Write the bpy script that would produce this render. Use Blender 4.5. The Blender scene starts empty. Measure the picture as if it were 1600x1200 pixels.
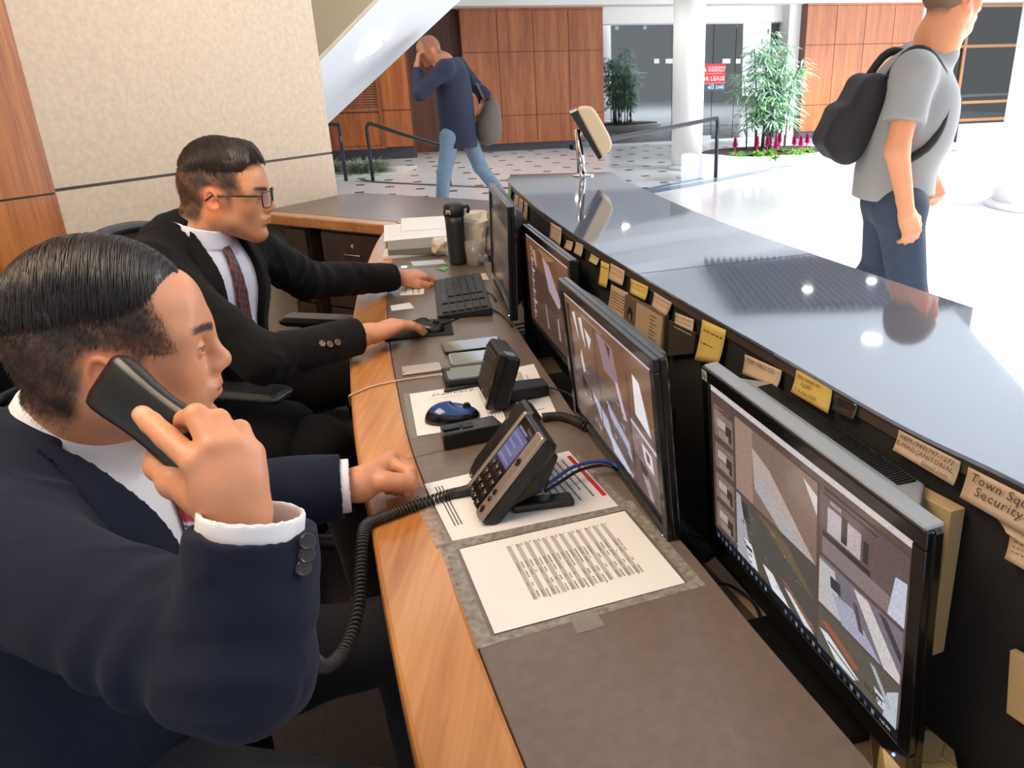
import bpy, bmesh, math, random
import numpy as np
from mathutils import Vector, Matrix, noise as mnoise
random.seed(7); np.random.seed(7)
PI = math.pi
S = bpy.context.scene
COL = S.collection

# ------------------------------------------------------------------ camera
F_PX, CX, CY, PITCH, ROLL, CAM_H = 1227.6, 912.2, 601.2, .3784, .0269, 1.43
_f = np.array([0, math.cos(PITCH), -math.sin(PITCH)]); _r = np.array([1., 0, 0]); _d = np.cross(_f, _r)
RC = np.array([math.cos(ROLL)*_r + math.sin(ROLL)*_d, -math.sin(ROLL)*_r + math.cos(ROLL)*_d, _f])
CAM = np.array([0, 0, CAM_H])
cd = bpy.data.cameras.new('camera'); cam = bpy.data.objects.new('camera', cd); COL.objects.link(cam)
cd.sensor_width = 36; cd.lens = F_PX*36/1600; cd.clip_start = .02; cd.clip_end = 200
cd.shift_x = (800-CX)/1600; cd.shift_y = (CY-600)/1600
m = Matrix.Identity(4)
for i in range(3):
    m[i][0] = RC[0][i]; m[i][1] = -RC[1][i]; m[i][2] = -RC[2][i]
m.translation = Vector(CAM)
cam.matrix_world = m
S.camera = cam

# ------------------------------------------------------------------ world, exposure, large lights
S.view_settings.view_transform = 'Standard'; S.view_settings.look = 'None'
S.view_settings.gamma = 1; S.view_settings.exposure = 0.45
try: S.view_settings.use_curve_mapping = False
except Exception: pass
try:
    S.cycles.use_denoising = True; S.cycles.max_bounces = 8; S.cycles.diffuse_bounces = 3; S.cycles.glossy_bounces = 4
    S.cycles.transmission_bounces = 6; S.cycles.sample_clamp_indirect = 6; S.cycles.caustics_reflective = False
except Exception: pass
w = bpy.data.worlds.new('world'); S.world = w; w.use_nodes = True
w.node_tree.nodes['Background'].inputs[0].default_value = (.93, .96, 1, 1)
w.node_tree.nodes['Background'].inputs[1].default_value = .62
def area_light(name, loc, target, sx, sy, power, color=(1, 1, 1), spread=180):
    l = bpy.data.lights.new(name, 'AREA'); l.shape = 'RECTANGLE'; l.size = sx; l.size_y = sy
    l.energy = power; l.color = color; l.spread = math.radians(spread)
    o = bpy.data.objects.new(name, l); COL.objects.link(o); o.location = loc
    o.rotation_euler = (Vector(target)-Vector(loc)).to_track_quat('-Z', 'Y').to_euler(); return o
area_light('atrium_skylight', (6.5, 7.6, 7.5), (5.0, 7.6, 0), 6, 11, 4700, (.93, .97, 1))
area_light('desk_ceiling_light', (-1.0, .9, 2.75), (-.35, 1.3, .8), 1.2, 1.6, 46, (1, .80, .58))
area_light('soffit_fill_light', (13.5, 9.5, 2.2), (-3, 9.5, 1.6), 9, 3.6, 540, (.95, .98, 1))  # added fill from the right, brightens the stair soffit and columns
area_light('wall_washer_light', (-1.0, 3.6, 2.78), (-2.1, 4.1, 1.2), .5, 1.6, 12, (1, .88, .74))

# ------------------------------------------------------------------ pixel helpers (where a thing of the photo stands)
def ray(x, y): return np.array([(x-CX)/F_PX, (y-CY)/F_PX, 1.]) @ RC
def at(x, y, z): d = ray(x, y); return Vector(CAM + d*((z-CAM_H)/d[2]))
def atdist(x, y, s): return Vector(CAM + ray(x, y)*s)
def onv(x, y, P, d):                                   # on the vertical plane through P along d
    n = np.array([-d[1], d[0], 0]); r = ray(x, y); return Vector(CAM + r*(((np.array(P)-CAM) @ n)/(r @ n)))
def onp(x, y, P, n):
    n = np.array(n); r = ray(x, y); return Vector(CAM + r*(((np.array(P)-CAM) @ n)/(r @ n)))
def mir(x, y, zl, zc):                                 # the point of a ceiling at zc that a level top at zl mirrors
    P = np.array(at(x, y, zl)); d = ray(x, y)*np.array([1, 1, -1]); return Vector(P + d*((zc-zl)/d[2]))

# ------------------------------------------------------------------ materials
MATS = {}
def mat(name, col=(.5, .5, .5), rough=.5, metal=0., spec=.5, bump=None, var=None, coat=0., trans=0., alpha=1., emit=None, es=1., sheen=0., ior=None, vcol=False, rvar=0.):
    if name in MATS: return MATS[name]
    m = bpy.data.materials.new(name); m.use_nodes = True; nt = m.node_tree; N = nt.nodes; L = nt.links
    b = N['Principled BSDF']; b.inputs['Base Color'].default_value = (*col, 1)
    b.inputs['Roughness'].default_value = rough; b.inputs['Metallic'].default_value = metal
    b.inputs['Specular IOR Level'].default_value = spec; b.inputs['Coat Weight'].default_value = coat
    b.inputs['Transmission Weight'].default_value = trans; b.inputs['Alpha'].default_value = alpha
    b.inputs['Sheen Weight'].default_value = sheen
    if ior: b.inputs['IOR'].default_value = ior
    if emit: b.inputs['Emission Color'].default_value = (*emit, 1); b.inputs['Emission Strength'].default_value = es
    tc = N.new('ShaderNodeTexCoord')
    csrc = None
    if vcol:
        a = N.new('ShaderNodeVertexColor'); a.layer_name = 'Col'; csrc = a.outputs['Color']; L.new(csrc, b.inputs['Base Color'])
    if var:                                            # var = (scale, amount, stretch)
        sc, am, st = var
        mp = N.new('ShaderNodeMapping'); mp.inputs['Scale'].default_value = st; L.new(tc.outputs['Object'], mp.inputs[0])
        nz = N.new('ShaderNodeTexNoise'); nz.inputs['Scale'].default_value = sc; nz.inputs['Detail'].default_value = 5
        L.new(mp.outputs[0], nz.inputs['Vector'])
        mr = N.new('ShaderNodeMapRange'); mr.inputs[1].default_value = .25; mr.inputs[2].default_value = .75
        mr.inputs[3].default_value = 1-am; mr.inputs[4].default_value = 1+am; L.new(nz.outputs['Fac'], mr.inputs[0])
        mx = N.new('ShaderNodeVectorMath'); mx.operation = 'MULTIPLY'
        if csrc: L.new(csrc, mx.inputs[0])
        else: mx.inputs[0].default_value = col
        L.new(mr.outputs[0], mx.inputs[1]); L.new(mx.outputs[0], b.inputs['Base Color'])
        if rvar:
            mr2 = N.new('ShaderNodeMapRange'); mr2.inputs[3].default_value = rough-rvar; mr2.inputs[4].default_value = rough+rvar
            L.new(nz.outputs['Fac'], mr2.inputs[0]); L.new(mr2.outputs[0], b.inputs['Roughness'])
    if bump:                                           # bump = (scale, strength)
        nz = N.new('ShaderNodeTexNoise'); nz.inputs['Scale'].default_value = bump[0]; nz.inputs['Detail'].default_value = 3
        L.new(tc.outputs['Object'], nz.inputs['Vector'])
        bp = N.new('ShaderNodeBump'); bp.inputs['Strength'].default_value = bump[1]; bp.inputs['Distance'].default_value = .002
        L.new(nz.outputs['Fac'], bp.inputs['Height']); L.new(bp.outputs[0], b.inputs['Normal'])
    MATS[name] = m; return m
def wood(name, c1, c2, axis='Z', scale=9., rough=.35, coat=.15, ang=0.):
    if name in MATS: return MATS[name]
    m = bpy.data.materials.new(name); m.use_nodes = True; nt = m.node_tree; N = nt.nodes; L = nt.links
    b = N['Principled BSDF']; b.inputs['Roughness'].default_value = rough; b.inputs['Coat Weight'].default_value = coat
    b.inputs['Coat Roughness'].default_value = .15
    tc = N.new('ShaderNodeTexCoord'); mp = N.new('ShaderNodeMapping'); mp.inputs['Rotation'].default_value = (0, 0, ang)
    s = {'X': (.07, 1, 1), 'Y': (1, .07, 1), 'Z': (1, 1, .05)}[axis]; mp.inputs['Scale'].default_value = s
    L.new(tc.outputs['Object'], mp.inputs[0])
    outs = []
    for sc, dt in ((scale, 2), (scale*7, 4)):
        n = N.new('ShaderNodeTexNoise'); n.inputs['Scale'].default_value = sc; n.inputs['Detail'].default_value = dt
        n.inputs['Distortion'].default_value = .35
        L.new(mp.outputs[0], n.inputs['Vector']); outs.append(n.outputs['Fac'])
    a = N.new('ShaderNodeMath'); a.operation = 'MULTIPLY_ADD'; a.inputs[1].default_value = .45
    L.new(outs[1], a.inputs[0]); 
    h = N.new('ShaderNodeMath'); h.operation = 'MULTIPLY'; h.inputs[1].default_value = .55; L.new(outs[0], h.inputs[0]); L.new(h.outputs[0], a.inputs[2])
    cr = N.new('ShaderNodeValToRGB'); cr.color_ramp.elements[0].position = .36; cr.color_ramp.elements[1].position = .64
    cr.color_ramp.elements[0].color = (*c1, 1); cr.color_ramp.elements[1].color = (*c2, 1)
    L.new(a.outputs[0], cr.inputs[0]); L.new(cr.outputs[0], b.inputs['Base Color'])
    MATS[name] = m; return m
def emis(name, vcol=True, col=(1, 1, 1), s=1., rough=.3):
    if name in MATS: return MATS[name]
    m = bpy.data.materials.new(name); m.use_nodes = True; nt = m.node_tree; N = nt.nodes; L = nt.links
    b = N['Principled BSDF']; b.inputs['Base Color'].default_value = (.01, .01, .01, 1); b.inputs['Roughness'].default_value = rough
    b.inputs['Specular IOR Level'].default_value = .6
    b.inputs['Emission Strength'].default_value = s; b.inputs['Emission Color'].default_value = (*col, 1)
    if vcol:
        a = N.new('ShaderNodeVertexColor'); a.layer_name = 'Col'; 
        tc = N.new('ShaderNodeTexCoord'); nz = N.new('ShaderNodeTexNoise'); nz.inputs['Scale'].default_value = 420
        L.new(tc.outputs['Object'], nz.inputs['Vector'])
        mr = N.new('ShaderNodeMapRange'); mr.inputs[1].default_value = .3; mr.inputs[2].default_value = .7; mr.inputs[3].default_value = .8; mr.inputs[4].default_value = 1.2
        L.new(nz.outputs['Fac'], mr.inputs[0])
        v = N.new('ShaderNodeVectorMath'); v.operation = 'MULTIPLY'; L.new(a.outputs['Color'], v.inputs[0]); L.new(mr.outputs[0], v.inputs[1])
        L.new(v.outputs[0], b.inputs['Emission Color'])
    MATS[name] = m; return m
def lin(r, g, b):
    f = lambda c: (c/255/12.92 if c/255 <= .04045 else ((c/255+.055)/1.055)**2.4)
    return (f(r), f(g), f(b))

# ------------------------------------------------------------------ mesh helpers
class MB:
    def __init__(s): s.v = []; s.f = []; s.c = []; s.M = Matrix.Identity(4)
    def add(s, vs, fs, c=None):
        o = len(s.v); s.v += [tuple(s.M @ Vector(p)) for p in vs]
        for f in fs: s.f.append([i+o for i in f]); s.c.append(c)
        return s
    def box(s, x0, x1, y0, y1, z0, z1, c=None):
        return s.add([(x0,y0,z0),(x1,y0,z0),(x1,y1,z0),(x0,y1,z0),(x0,y0,z1),(x1,y0,z1),(x1,y1,z1),(x0,y1,z1)],
                     [(3,2,1,0),(4,5,6,7),(0,1,5,4),(1,2,6,5),(2,3,7,6),(3,0,4,7)], c)
    def bbox(s, x0, x1, y0, y1, z0, z1, b=.003):       # box with chamfered edges on all sides (via rings)
        def ring(i, z): return [(x0+i+b,y0+i,z),(x1-i-b,y0+i,z),(x1-i,y0+i+b,z),(x1-i,y1-i-b,z),(x1-i-b,y1-i,z),(x0+i+b,y1-i,z),(x0+i,y1-i-b,z),(x0+i,y0+i+b,z)]
        rings = [ring(b, z0), ring(0, z0+b), ring(0, z1-b), ring(b, z1)]
        vs = sum(rings, []); fs = []
        for k in range(3):
            for i in range(8): j = (i+1) % 8; fs.append((k*8+i, k*8+j, k*8+8+j, k*8+8+i))
        fs.append(tuple(reversed(range(8)))); fs.append(tuple(range(24, 32)))
        return s.add(vs, fs)
    def prism(s, pts, z0, z1, c=None):                 # pts: ccw 2-D outline
        n = len(pts); vs = [(p[0], p[1], z0) for p in pts]+[(p[0], p[1], z1) for p in pts]
        fs = [tuple(reversed(range(n))), tuple(range(n, 2*n))]+[(i, (i+1) % n, n+(i+1) % n, n+i) for i in range(n)]
        return s.add(vs, fs, c)
    def slab(s, quad, t, c=None):                      # quad of 3-D points, thickened along -normal
        q = [Vector(p) for p in quad]; n = (q[1]-q[0]).cross(q[-1]-q[0]).normalized()*t; k = len(q)
        vs = q+[p-n for p in q]
        return s.add(vs, [tuple(range(k)), tuple(reversed(range(k, 2*k)))]+[(i, i+k, (i+1) % k+k, (i+1) % k) for i in range(k)], c)
    def tube(s, pts, r, n=8, cap=True, closed=False):
        P = [Vector(p) for p in pts]; k = len(P); R = r if hasattr(r, '__len__') else [r]*k
        T = []
        for i in range(k):
            a = P[(i-1) % k] if (closed or i > 0) else P[i]; b = P[(i+1) % k] if (closed or i < k-1) else P[i]
            T.append((b-a).normalized() if (b-a).length > 1e-9 else Vector((0, 0, 1)))
        u = T[0].orthogonal().normalized(); vs = []
        for i in range(k):
            u = (u - T[i]*u.dot(T[i])); u = u.normalized() if u.length > 1e-6 else T[i].orthogonal().normalized()
            w_ = T[i].cross(u)
            for j in range(n): a = 2*PI*j/n; vs.append(P[i]+(u*math.cos(a)+w_*math.sin(a))*R[i])
        fs = []
        for i in range(k if closed else k-1):
            i2 = (i+1) % k
            for j in range(n): j2 = (j+1) % n; fs.append((i*n+j, i*n+j2, i2*n+j2, i2*n+j))
        if cap and not closed: fs.append(tuple(reversed(range(n)))); fs.append(tuple(range((k-1)*n, k*n)))
        return s.add(vs, fs)
    def lathe(s, prof, n=24, ctr=(0, 0, 0), cap=True):  # prof: (r, z)
        vs = []; fs = []
        for r, z in prof:
            for j in range(n): a = 2*PI*j/n; vs.append((ctr[0]+r*math.cos(a), ctr[1]+r*math.sin(a), ctr[2]+z))
        for i in range(len(prof)-1):
            for j in range(n): j2 = (j+1) % n; fs.append((i*n+j, i*n+j2, (i+1)*n+j2, (i+1)*n+j))
        if cap: fs.append(tuple(reversed(range(n)))); fs.append(tuple(range((len(prof)-1)*n, len(prof)*n)))
        return s.add(vs, fs)
    def build(s, name, m, parent=None, smooth=False, bevel=0., loc=None, rot=None):
        me = bpy.data.meshes.new(name); me.from_pydata(s.v, [], s.f); me.validate(); me.update()
        if any(c is not None for c in s.c):
            ca = me.color_attributes.new('Col', 'FLOAT_COLOR', 'CORNER'); k = 0
            for p in me.polygons:
                c = s.c[p.index] or (.5, .5, .5)
                for _ in p.loop_indices: ca.data[k].color = (*c, 1); k += 1
        return link(name, me, m, parent, smooth, bevel, loc, rot)
def link(name, me, m, parent=None, smooth=False, bevel=0., loc=None, rot=None):
    o = bpy.data.objects.new(name, me); COL.objects.link(o)
    if m: me.materials.append(m)
    if smooth: me.polygons.foreach_set('use_smooth', [True]*len(me.polygons))
    if bevel: b = o.modifiers.new('bevel', 'BEVEL'); b.width = bevel; b.segments = 2; b.limit_method = 'ANGLE'; b.angle_limit = math.radians(40)
    if loc is not None: o.location = loc
    if rot is not None: o.rotation_euler = rot
    if parent: o.parent = parent
    return o
def tag(o, label, cat, group=None, kind=None):
    if label: o['label'] = label
    if cat: o['category'] = cat
    if group: o['group'] = group
    if kind: o['kind'] = kind
    return o
def thing(name, label, cat, loc=(0, 0, 0), rz=0, group=None):
    o = bpy.data.objects.new(name, None); COL.objects.link(o); o.location = loc; o.rotation_euler = (0, 0, rz); o.empty_display_size = .1
    return tag(o, label, cat, group)
def struct(name, mb, m, parent=None, **k):
    o = mb.build(name, m, parent, **k)
    if not parent: o['kind'] = 'structure'
    return o
def copy_tree(o, parent=None):
    c = o.copy(); COL.objects.link(c); c.parent = parent
    for ch in list(o.children): copy_tree(ch, c)
    return c
def text_mesh(txt, size, shear=0., spacing=1.):
    cu = bpy.data.curves.new('t', 'FONT'); cu.body = txt; cu.size = size; cu.shear = shear; cu.resolution_u = 2; cu.space_character = spacing
    o = bpy.data.objects.new('t', cu); COL.objects.link(o)
    dg = bpy.context.evaluated_depsgraph_get(); dg.update()
    me = bpy.data.meshes.new_from_object(o.evaluated_get(dg)); vs = [v.co.copy() for v in me.vertices]; fs = [list(p.vertices) for p in me.polygons]
    bpy.data.objects.remove(o); bpy.data.curves.remove(cu); bpy.data.meshes.remove(me)
    return vs, fs
def frame(o, u, v):                                    # matrix with x along u, y along v, origin o
    u = Vector(u).normalized(); w_ = u.cross(Vector(v)).normalized(); v = w_.cross(u); m = Matrix.Identity(4)
    for i in range(3): m[i][0] = u[i]; m[i][1] = v[i]; m[i][2] = w_[i]; m[i][3] = o[i]
    return m
def resample(pts, n, smooth=True):
    P = [Vector(p) for p in pts]; out = []
    k = len(P)-1
    for i in range(n):
        t = i/(n-1)*k; j = min(int(t), k-1); f = t-j
        if smooth:
            p0 = P[max(j-1, 0)]; p1 = P[j]; p2 = P[j+1]; p3 = P[min(j+2, k)]
            out.append(.5*((2*p1)+(-p0+p2)*f+(2*p0-5*p1+4*p2-p3)*f*f+(-p0+3*p1-3*p2+p3)*f**3))
        else: out.append(P[j].lerp(P[j+1], f))
    return out
def strip_prism(A, B, z0, z1):                         # slab between two polylines A and B (same count)
    mb = MB(); n = len(A)
    vs = [(p[0], p[1], z0) for p in A]+[(p[0], p[1], z0) for p in B]+[(p[0], p[1], z1) for p in A]+[(p[0], p[1], z1) for p in B]
    fs = []
    for i in range(n-1):
        fs += [(i, n+i, n+i+1, i+1), (2*n+i, 2*n+i+1, 3*n+i+1, 3*n+i), (i, i+1, 2*n+i+1, 2*n+i), (n+i, 3*n+i, 3*n+i+1, n+i+1)]
    fs += [(0, 2*n, 3*n, n), (n-1, 2*n-1, 4*n-1, 3*n-1)]
    return mb.add(vs, fs)
# ================================================================== THE SETTING
M_paint = mat('white_paint', lin(236, 234, 230), .6, bump=(30, .05))
M_ceil = mat('ceiling_paint', lin(206, 211, 218), .7)
M_cove = mat('cove_paint', lin(240, 242, 245), .6)
M_fabric = mat('beige_wall_fabric', lin(218, 196, 172), .85, var=(38, .10, (1, 1, 1)), bump=(160, .4))
M_wood_l = wood('cherry_panel_wood', lin(136, 74, 40), lin(176, 106, 64), 'Z', 9, .4)
M_wood_r = wood('orange_panel_wood', lin(146, 74, 30), lin(188, 106, 50), 'Z', 9, .4)
M_wood_d = wood('dark_door_wood', lin(86, 48, 32), lin(120, 70, 48), 'Z', 14, .45)
M_wood_p = wood('pier_wood', lin(156, 84, 30), lin(202, 122, 56), 'Z', 14, .35, .25)
M_base = mat('dark_base_stone', lin(58, 60, 68), .4)
M_black = mat('black_gloss_stone', lin(14, 13, 13), .25)
M_groove = mat('dark_groove', lin(60, 38, 32), .5)
FD = Vector((.9728, .2326, 0)); FN = Vector((.2326, -.9728, 0)); FO = Vector((-2.2, 16.2, 0))
def wf(t, off, z): return FO+FD*t+FN*off+Vector((0, 0, z))
FM = frame(FO, FD, (-FN))                              # local x along the shop fronts, local y away from the lobby

# floor with small dark inserts
def floor_mat():
    m = bpy.data.materials.new('marble_tile_floor'); m.use_nodes = True; nt = m.node_tree; N = nt.nodes; L = nt.links
    b = N['Principled BSDF']; b.inputs['Roughness'].default_value = .16
    tc = N.new('ShaderNodeTexCoord'); mp = N.new('ShaderNodeMapping'); mp.vector_type = 'TEXTURE'
    mp.inputs['Location'].default_value = (1.091, 13.069, 0); mp.inputs['Rotation'].default_value = (0, 0, math.atan2(.2326, .9728)); mp.inputs['Scale'].default_value = (.81, .81, 1)
    L.new(tc.outputs['Object'], mp.inputs[0]); sx = N.new('ShaderNodeSeparateXYZ'); L.new(mp.outputs[0], sx.inputs[0])
    def mth(op, a, bb=None, c=None):
        n = N.new('ShaderNodeMath'); n.operation = op
        for i, v in enumerate((a, bb, c)):
            if v is None: continue
            if isinstance(v, (int, float)): n.inputs[i].default_value = v
            else: L.new(v, n.inputs[i])
        return n.outputs[0]
    def cell(off, hx, hy):
        fx = mth('ABSOLUTE', mth('SUBTRACT', mth('FRACT', mth('ADD', sx.outputs[0], .5+off)), .5)); fy = mth('ABSOLUTE', mth('SUBTRACT', mth('FRACT', mth('ADD', sx.outputs[1], .5+off)), .5))
        return mth('MULTIPLY', mth('LESS_THAN', fx, hx), mth('LESS_THAN', fy, hy))
    ins = mth('MAXIMUM', cell(0, .075, .075), cell(.5, .075, .075))
    j1 = mth('LESS_THAN', mth('ABSOLUTE', mth('SUBTRACT', mth('FRACT', mth('ADD', sx.outputs[0], .5)), .5)), .004)
    j2 = mth('LESS_THAN', mth('ABSOLUTE', mth('SUBTRACT', mth('FRACT', mth('ADD', sx.outputs[1], .5)), .5)), .004)
    jo = mth('MULTIPLY', mth('MAXIMUM', j1, j2), .25)
    nz = N.new('ShaderNodeTexNoise'); nz.inputs['Scale'].default_value = 1.3; nz.inputs['Detail'].default_value = 6; L.new(tc.outputs['Object'], nz.inputs[0])
    cr = N.new('ShaderNodeValToRGB'); cr.color_ramp.elements[0].color = (*lin(214, 214, 218), 1); cr.color_ramp.elements[1].color = (*lin(230, 230, 232), 1)
    L.new(nz.outputs['Fac'], cr.inputs[0])
    far = mth('GREATER_THAN', sx.outputs[1], -3.4)     # the inserts run through the far hall only
    # region right of the curved stripe is plain pale stone: x + small curve
    geo = tc.outputs['Object']; s2 = N.new('ShaderNodeSeparateXYZ'); L.new(geo, s2.inputs[0])
    plain = mth('GREATER_THAN', mth('SUBTRACT', mth('MULTIPLY', s2.outputs[0], 1.0), mth('MULTIPLY', mth('SUBTRACT', s2.outputs[1], 9.2), 1.05)), 0)
    ins = mth('MULTIPLY', ins, mth('SUBTRACT', 1, plain))
    mx = N.new('ShaderNodeMix'); mx.data_type = 'RGBA'; L.new(mth('MAXIMUM', ins, jo), mx.inputs[0]); L.new(cr.outputs[0], mx.inputs[6]); mx.inputs[7].default_value = (*lin(52, 50, 54), 1)
    L.new(mx.outputs[2], b.inputs['Base Color']); return m
struct('floor', MB().box(-8, 15, -3, 24, -.1, 0), floor_mat())

# left wall: fabric panels, groove, then the wooden pier
WD = Vector((-.457, -.889, 0)).normalized(); WC = Vector((-1.515, 5.052, 0)); WB = Vector((-WD.y, WD.x, 0))   # WB points into the wall
if WB.x > 0: WB = -WB
def ww(t, off, z): return WC+WD*t+WB*off+Vector((0, 0, z))
def wbox(mb, t0, t1, o0, o1, z0, z1):
    vs = [ww(t, o, z) for z in (z0, z1) for t, o in ((t0, o0), (t1, o0), (t1, o1), (t0, o1))]
    return mb.add(vs, [(0,1,2,3),(7,6,5,4),(0,4,5,1),(1,5,6,2),(2,6,7,3),(3,7,4,0)])
TP = (Vector((-2.295, 3.535, 0))-WC).dot(WD)
mb = MB(); wbox(mb, 0, TP, 0, .3, 0, 1.000); wbox(mb, 0, TP, 0, .3, 1.014, 3.4); wall_left = struct('wall_left', mb, M_fabric)
struct('trim_1', wbox(MB(), 0, TP, .006, .28, 1.000, 1.014), M_groove)
mb = MB(); wbox(mb, TP+.004, TP+2.9, -.012, .3, .36, .992); wbox(mb, TP+.004, TP+2.9, -.012, .3, 1.001, 3.4)
struct('wall_pier', mb, M_wood_p); struct('baseboard_left', wbox(MB(), TP+.004, TP+2.9, -.006, .3, 0, .356), M_black)
struct('trim_2', wbox(MB(), TP+.004, TP+2.9, .0, .28, .992, 1.001), M_black)
struct('wall_back', wbox(MB(), TP+2.9, TP+3.1, -1.6, .3, 0, 3.4), M_fabric)

# ceiling over desk and hall, open to the atrium skylight on the right
E_down = emis('downlight_glow', False, (1, .98, .95), 14)
M_ring = mat('downlight_ring', lin(225, 225, 225), .4)
mb = MB(); mb.prism([(-9, -3), (3.0, -3), (3.0, 4.0), (3.9, 9.0), (4.6, 14.6), (11, 16.5), (14, 21), (-9, 21)], 2.9, 3.0); struct('ceiling', mb, M_ceil)
mb = MB(); mb.box(-9, 14, 20.9, 21.1, 0, 3.4); struct('wall_far', mb, M_paint)
def cove(name, top, bot):
    A = resample([mir(x, y, 1.05, 2.9) for x, y in top], 18); B = resample([mir(x, y, 1.05, 2.9) for x, y in bot], 18)
    sb = strip_prism(A, B, 2.74, 2.898); struct(name, sb, M_cove)
cove('trim_3', [(640, 400), (780, 377), (930, 380), (1020, 362), (1112, 343), (1200, 335)], [(640, 440), (800, 430), (960, 396), (1060, 378), (1150, 365), (1250, 350)])
cove('trim_4', [(700, 470), (860, 450), (960, 418), (1070, 398), (1170, 378), (1260, 365)], [(700, 520), (880, 480), (985, 437), (1100, 412), (1210, 392), (1300, 378)])
# dark slatted grille in the ceiling
pts = [mir(x, y, 1.05, 2.9) for x, y in ((1118, 436), (1240, 404), (1420, 395), (1640, 470), (1500, 480), (1300, 455))]
mb = MB(); mb.prism([(p.x, p.y) for p in pts][::-1], 2.86, 2.898); grille = tag(mb.build('ceiling_grille', mat('dark_grille_back', lin(40, 38, 42), .5)), None, None, None, 'structure')
cxm = sum((p for p in pts), Vector())/len(pts); mb = MB()
for k in range(34):
    x = 1.5+k*.075; mb.box(x, x+.03, 7.3, 9.4, 2.80, 2.858)
gs = mb.build('slats', mat('grille_slats', lin(84, 80, 84), .5), grille)
def spot(x, y, z, e=45, col=(1, .95, .88)):
    l = bpy.data.lights.new('downlight_lamp', 'SPOT'); l.energy = e; l.spot_size = 2.3; l.spot_blend = .8; l.shadow_soft_size = .08; l.color = col; o = bpy.data.objects.new('downlight_lamp', l); COL.objects.link(o); o.location = (x, y, z)
def downlight(x, y, r=.085, z=2.9, lbl='round recessed ceiling downlight glowing above the hall', e=45):
    t = thing('ceiling_downlight', lbl, 'ceiling light', (x, y, z), 0, 'round downlights over the hall')
    MB().lathe([(r, -.001), (r+.02, -.001), (r+.02, -.008), (r, -.006)], 24, cap=False).build('trim_ring', M_ring, t)
    MB().lathe([(r, -.004), (.001, -.004)], 24).build('lens', E_down, t); spot(x, y, z-.03, e)
for q, lb in (((905, 311), 'farthest round ceiling downlight, mirrored near the far end of the ledge'), ((980, 355), 'round ceiling downlight mirrored halfway along the far ledge slab'), ((1362, 531), 'round ceiling downlight mirrored large on the near ledge slab')):
    p = mir(*q, 1.05, 2.9); downlight(p.x, p.y, lbl=lb)
for q, lb in (((1262, 450), 'small downlight in the dark slatted ceiling grille, leftmost of three'), ((1362, 437), 'small downlight in the dark slatted ceiling grille, middle of three'), ((1402, 452), 'small downlight in the dark slatted ceiling grille, rightmost of three')):
    p = mir(*q, 1.05, 2.78); downlight(p.x, p.y, .05, 2.80, lb)

for x, y, lb in ((-2.2, 8.5, 'nearest'), (-2.2, 12, 'middle'), (-2.2, 14.6, 'farthest')): downlight(x, y, lbl=lb+' of the three added fill downlights over the left of the hall', e=120)  # added, unseen fixtures; their light bounces off the floor onto the soffit
# sloping soffit of the stair with its downlight
F1, F2 = onp(470, 233, (0, 8, 0), (0, 1, 0)), onp(900, -168, (0, 8, 0), (0, 1, 0)); N1, N2 = onp(440, 157, (0, 6.5, 0), (0, 1, 0)), onp(760, -173, (0, 6.5, 0), (0, 1, 0))
mb = MB(); up = Vector((-.1, 0, .16)); q = [F1, F2, N2, N1]; vs = q+[p+up for p in q]
mb.add(vs, [(0, 1, 2, 3), (7, 6, 5, 4), (0, 4, 5, 1), (1, 5, 6, 2), (2, 6, 7, 3), (3, 7, 4, 0)]); struct('wall_soffit', mb, mat('soffit_paint', lin(244, 246, 250), .6))
mb = MB(); a0, a1 = N1+Vector((0, -.02, 0)), N2+Vector((0, -.02, 0)); mb.add([a0, a1, a1+Vector((-.1, 0, 3)), a0+Vector((-.1, 0, 3)), a0+Vector((0, -.1, 0)), a1+Vector((0, -.1, 0)), a1+Vector((-.1, -.1, 3)), a0+Vector((-.1, -.1, 3))],
    [(0, 1, 2, 3), (7, 6, 5, 4), (0, 4, 5, 1), (2, 6, 7, 3), (1, 5, 6, 2), (3, 7, 4, 0)]); struct('wall_stringer', mb, mat('tan_paint', lin(226, 204, 166), .7))
sn = (F2-F1).cross(N1-F1).normalized(); sp = onp(585, 75, F1, sn); sn = sn if sn.z < 0 else -sn
t = thing('soffit_downlight', 'oval looking recessed downlight in the white sloping stair soffit', 'ceiling light'); fr = frame(sp+sn*.004, (F2-F1), (N1-F1))
mb = MB(); mb.M = fr; mb.lathe([(.088, -.001), (.105, -.001), (.105, .003), (.088, .003)], 28, cap=False).build('trim_ring', M_ring, t)
mb = MB(); mb.M = fr; mb.lathe([(.088, -.001), (.088, .001), (.001, .001)], 28).build('lens', E_down, t)

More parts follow.
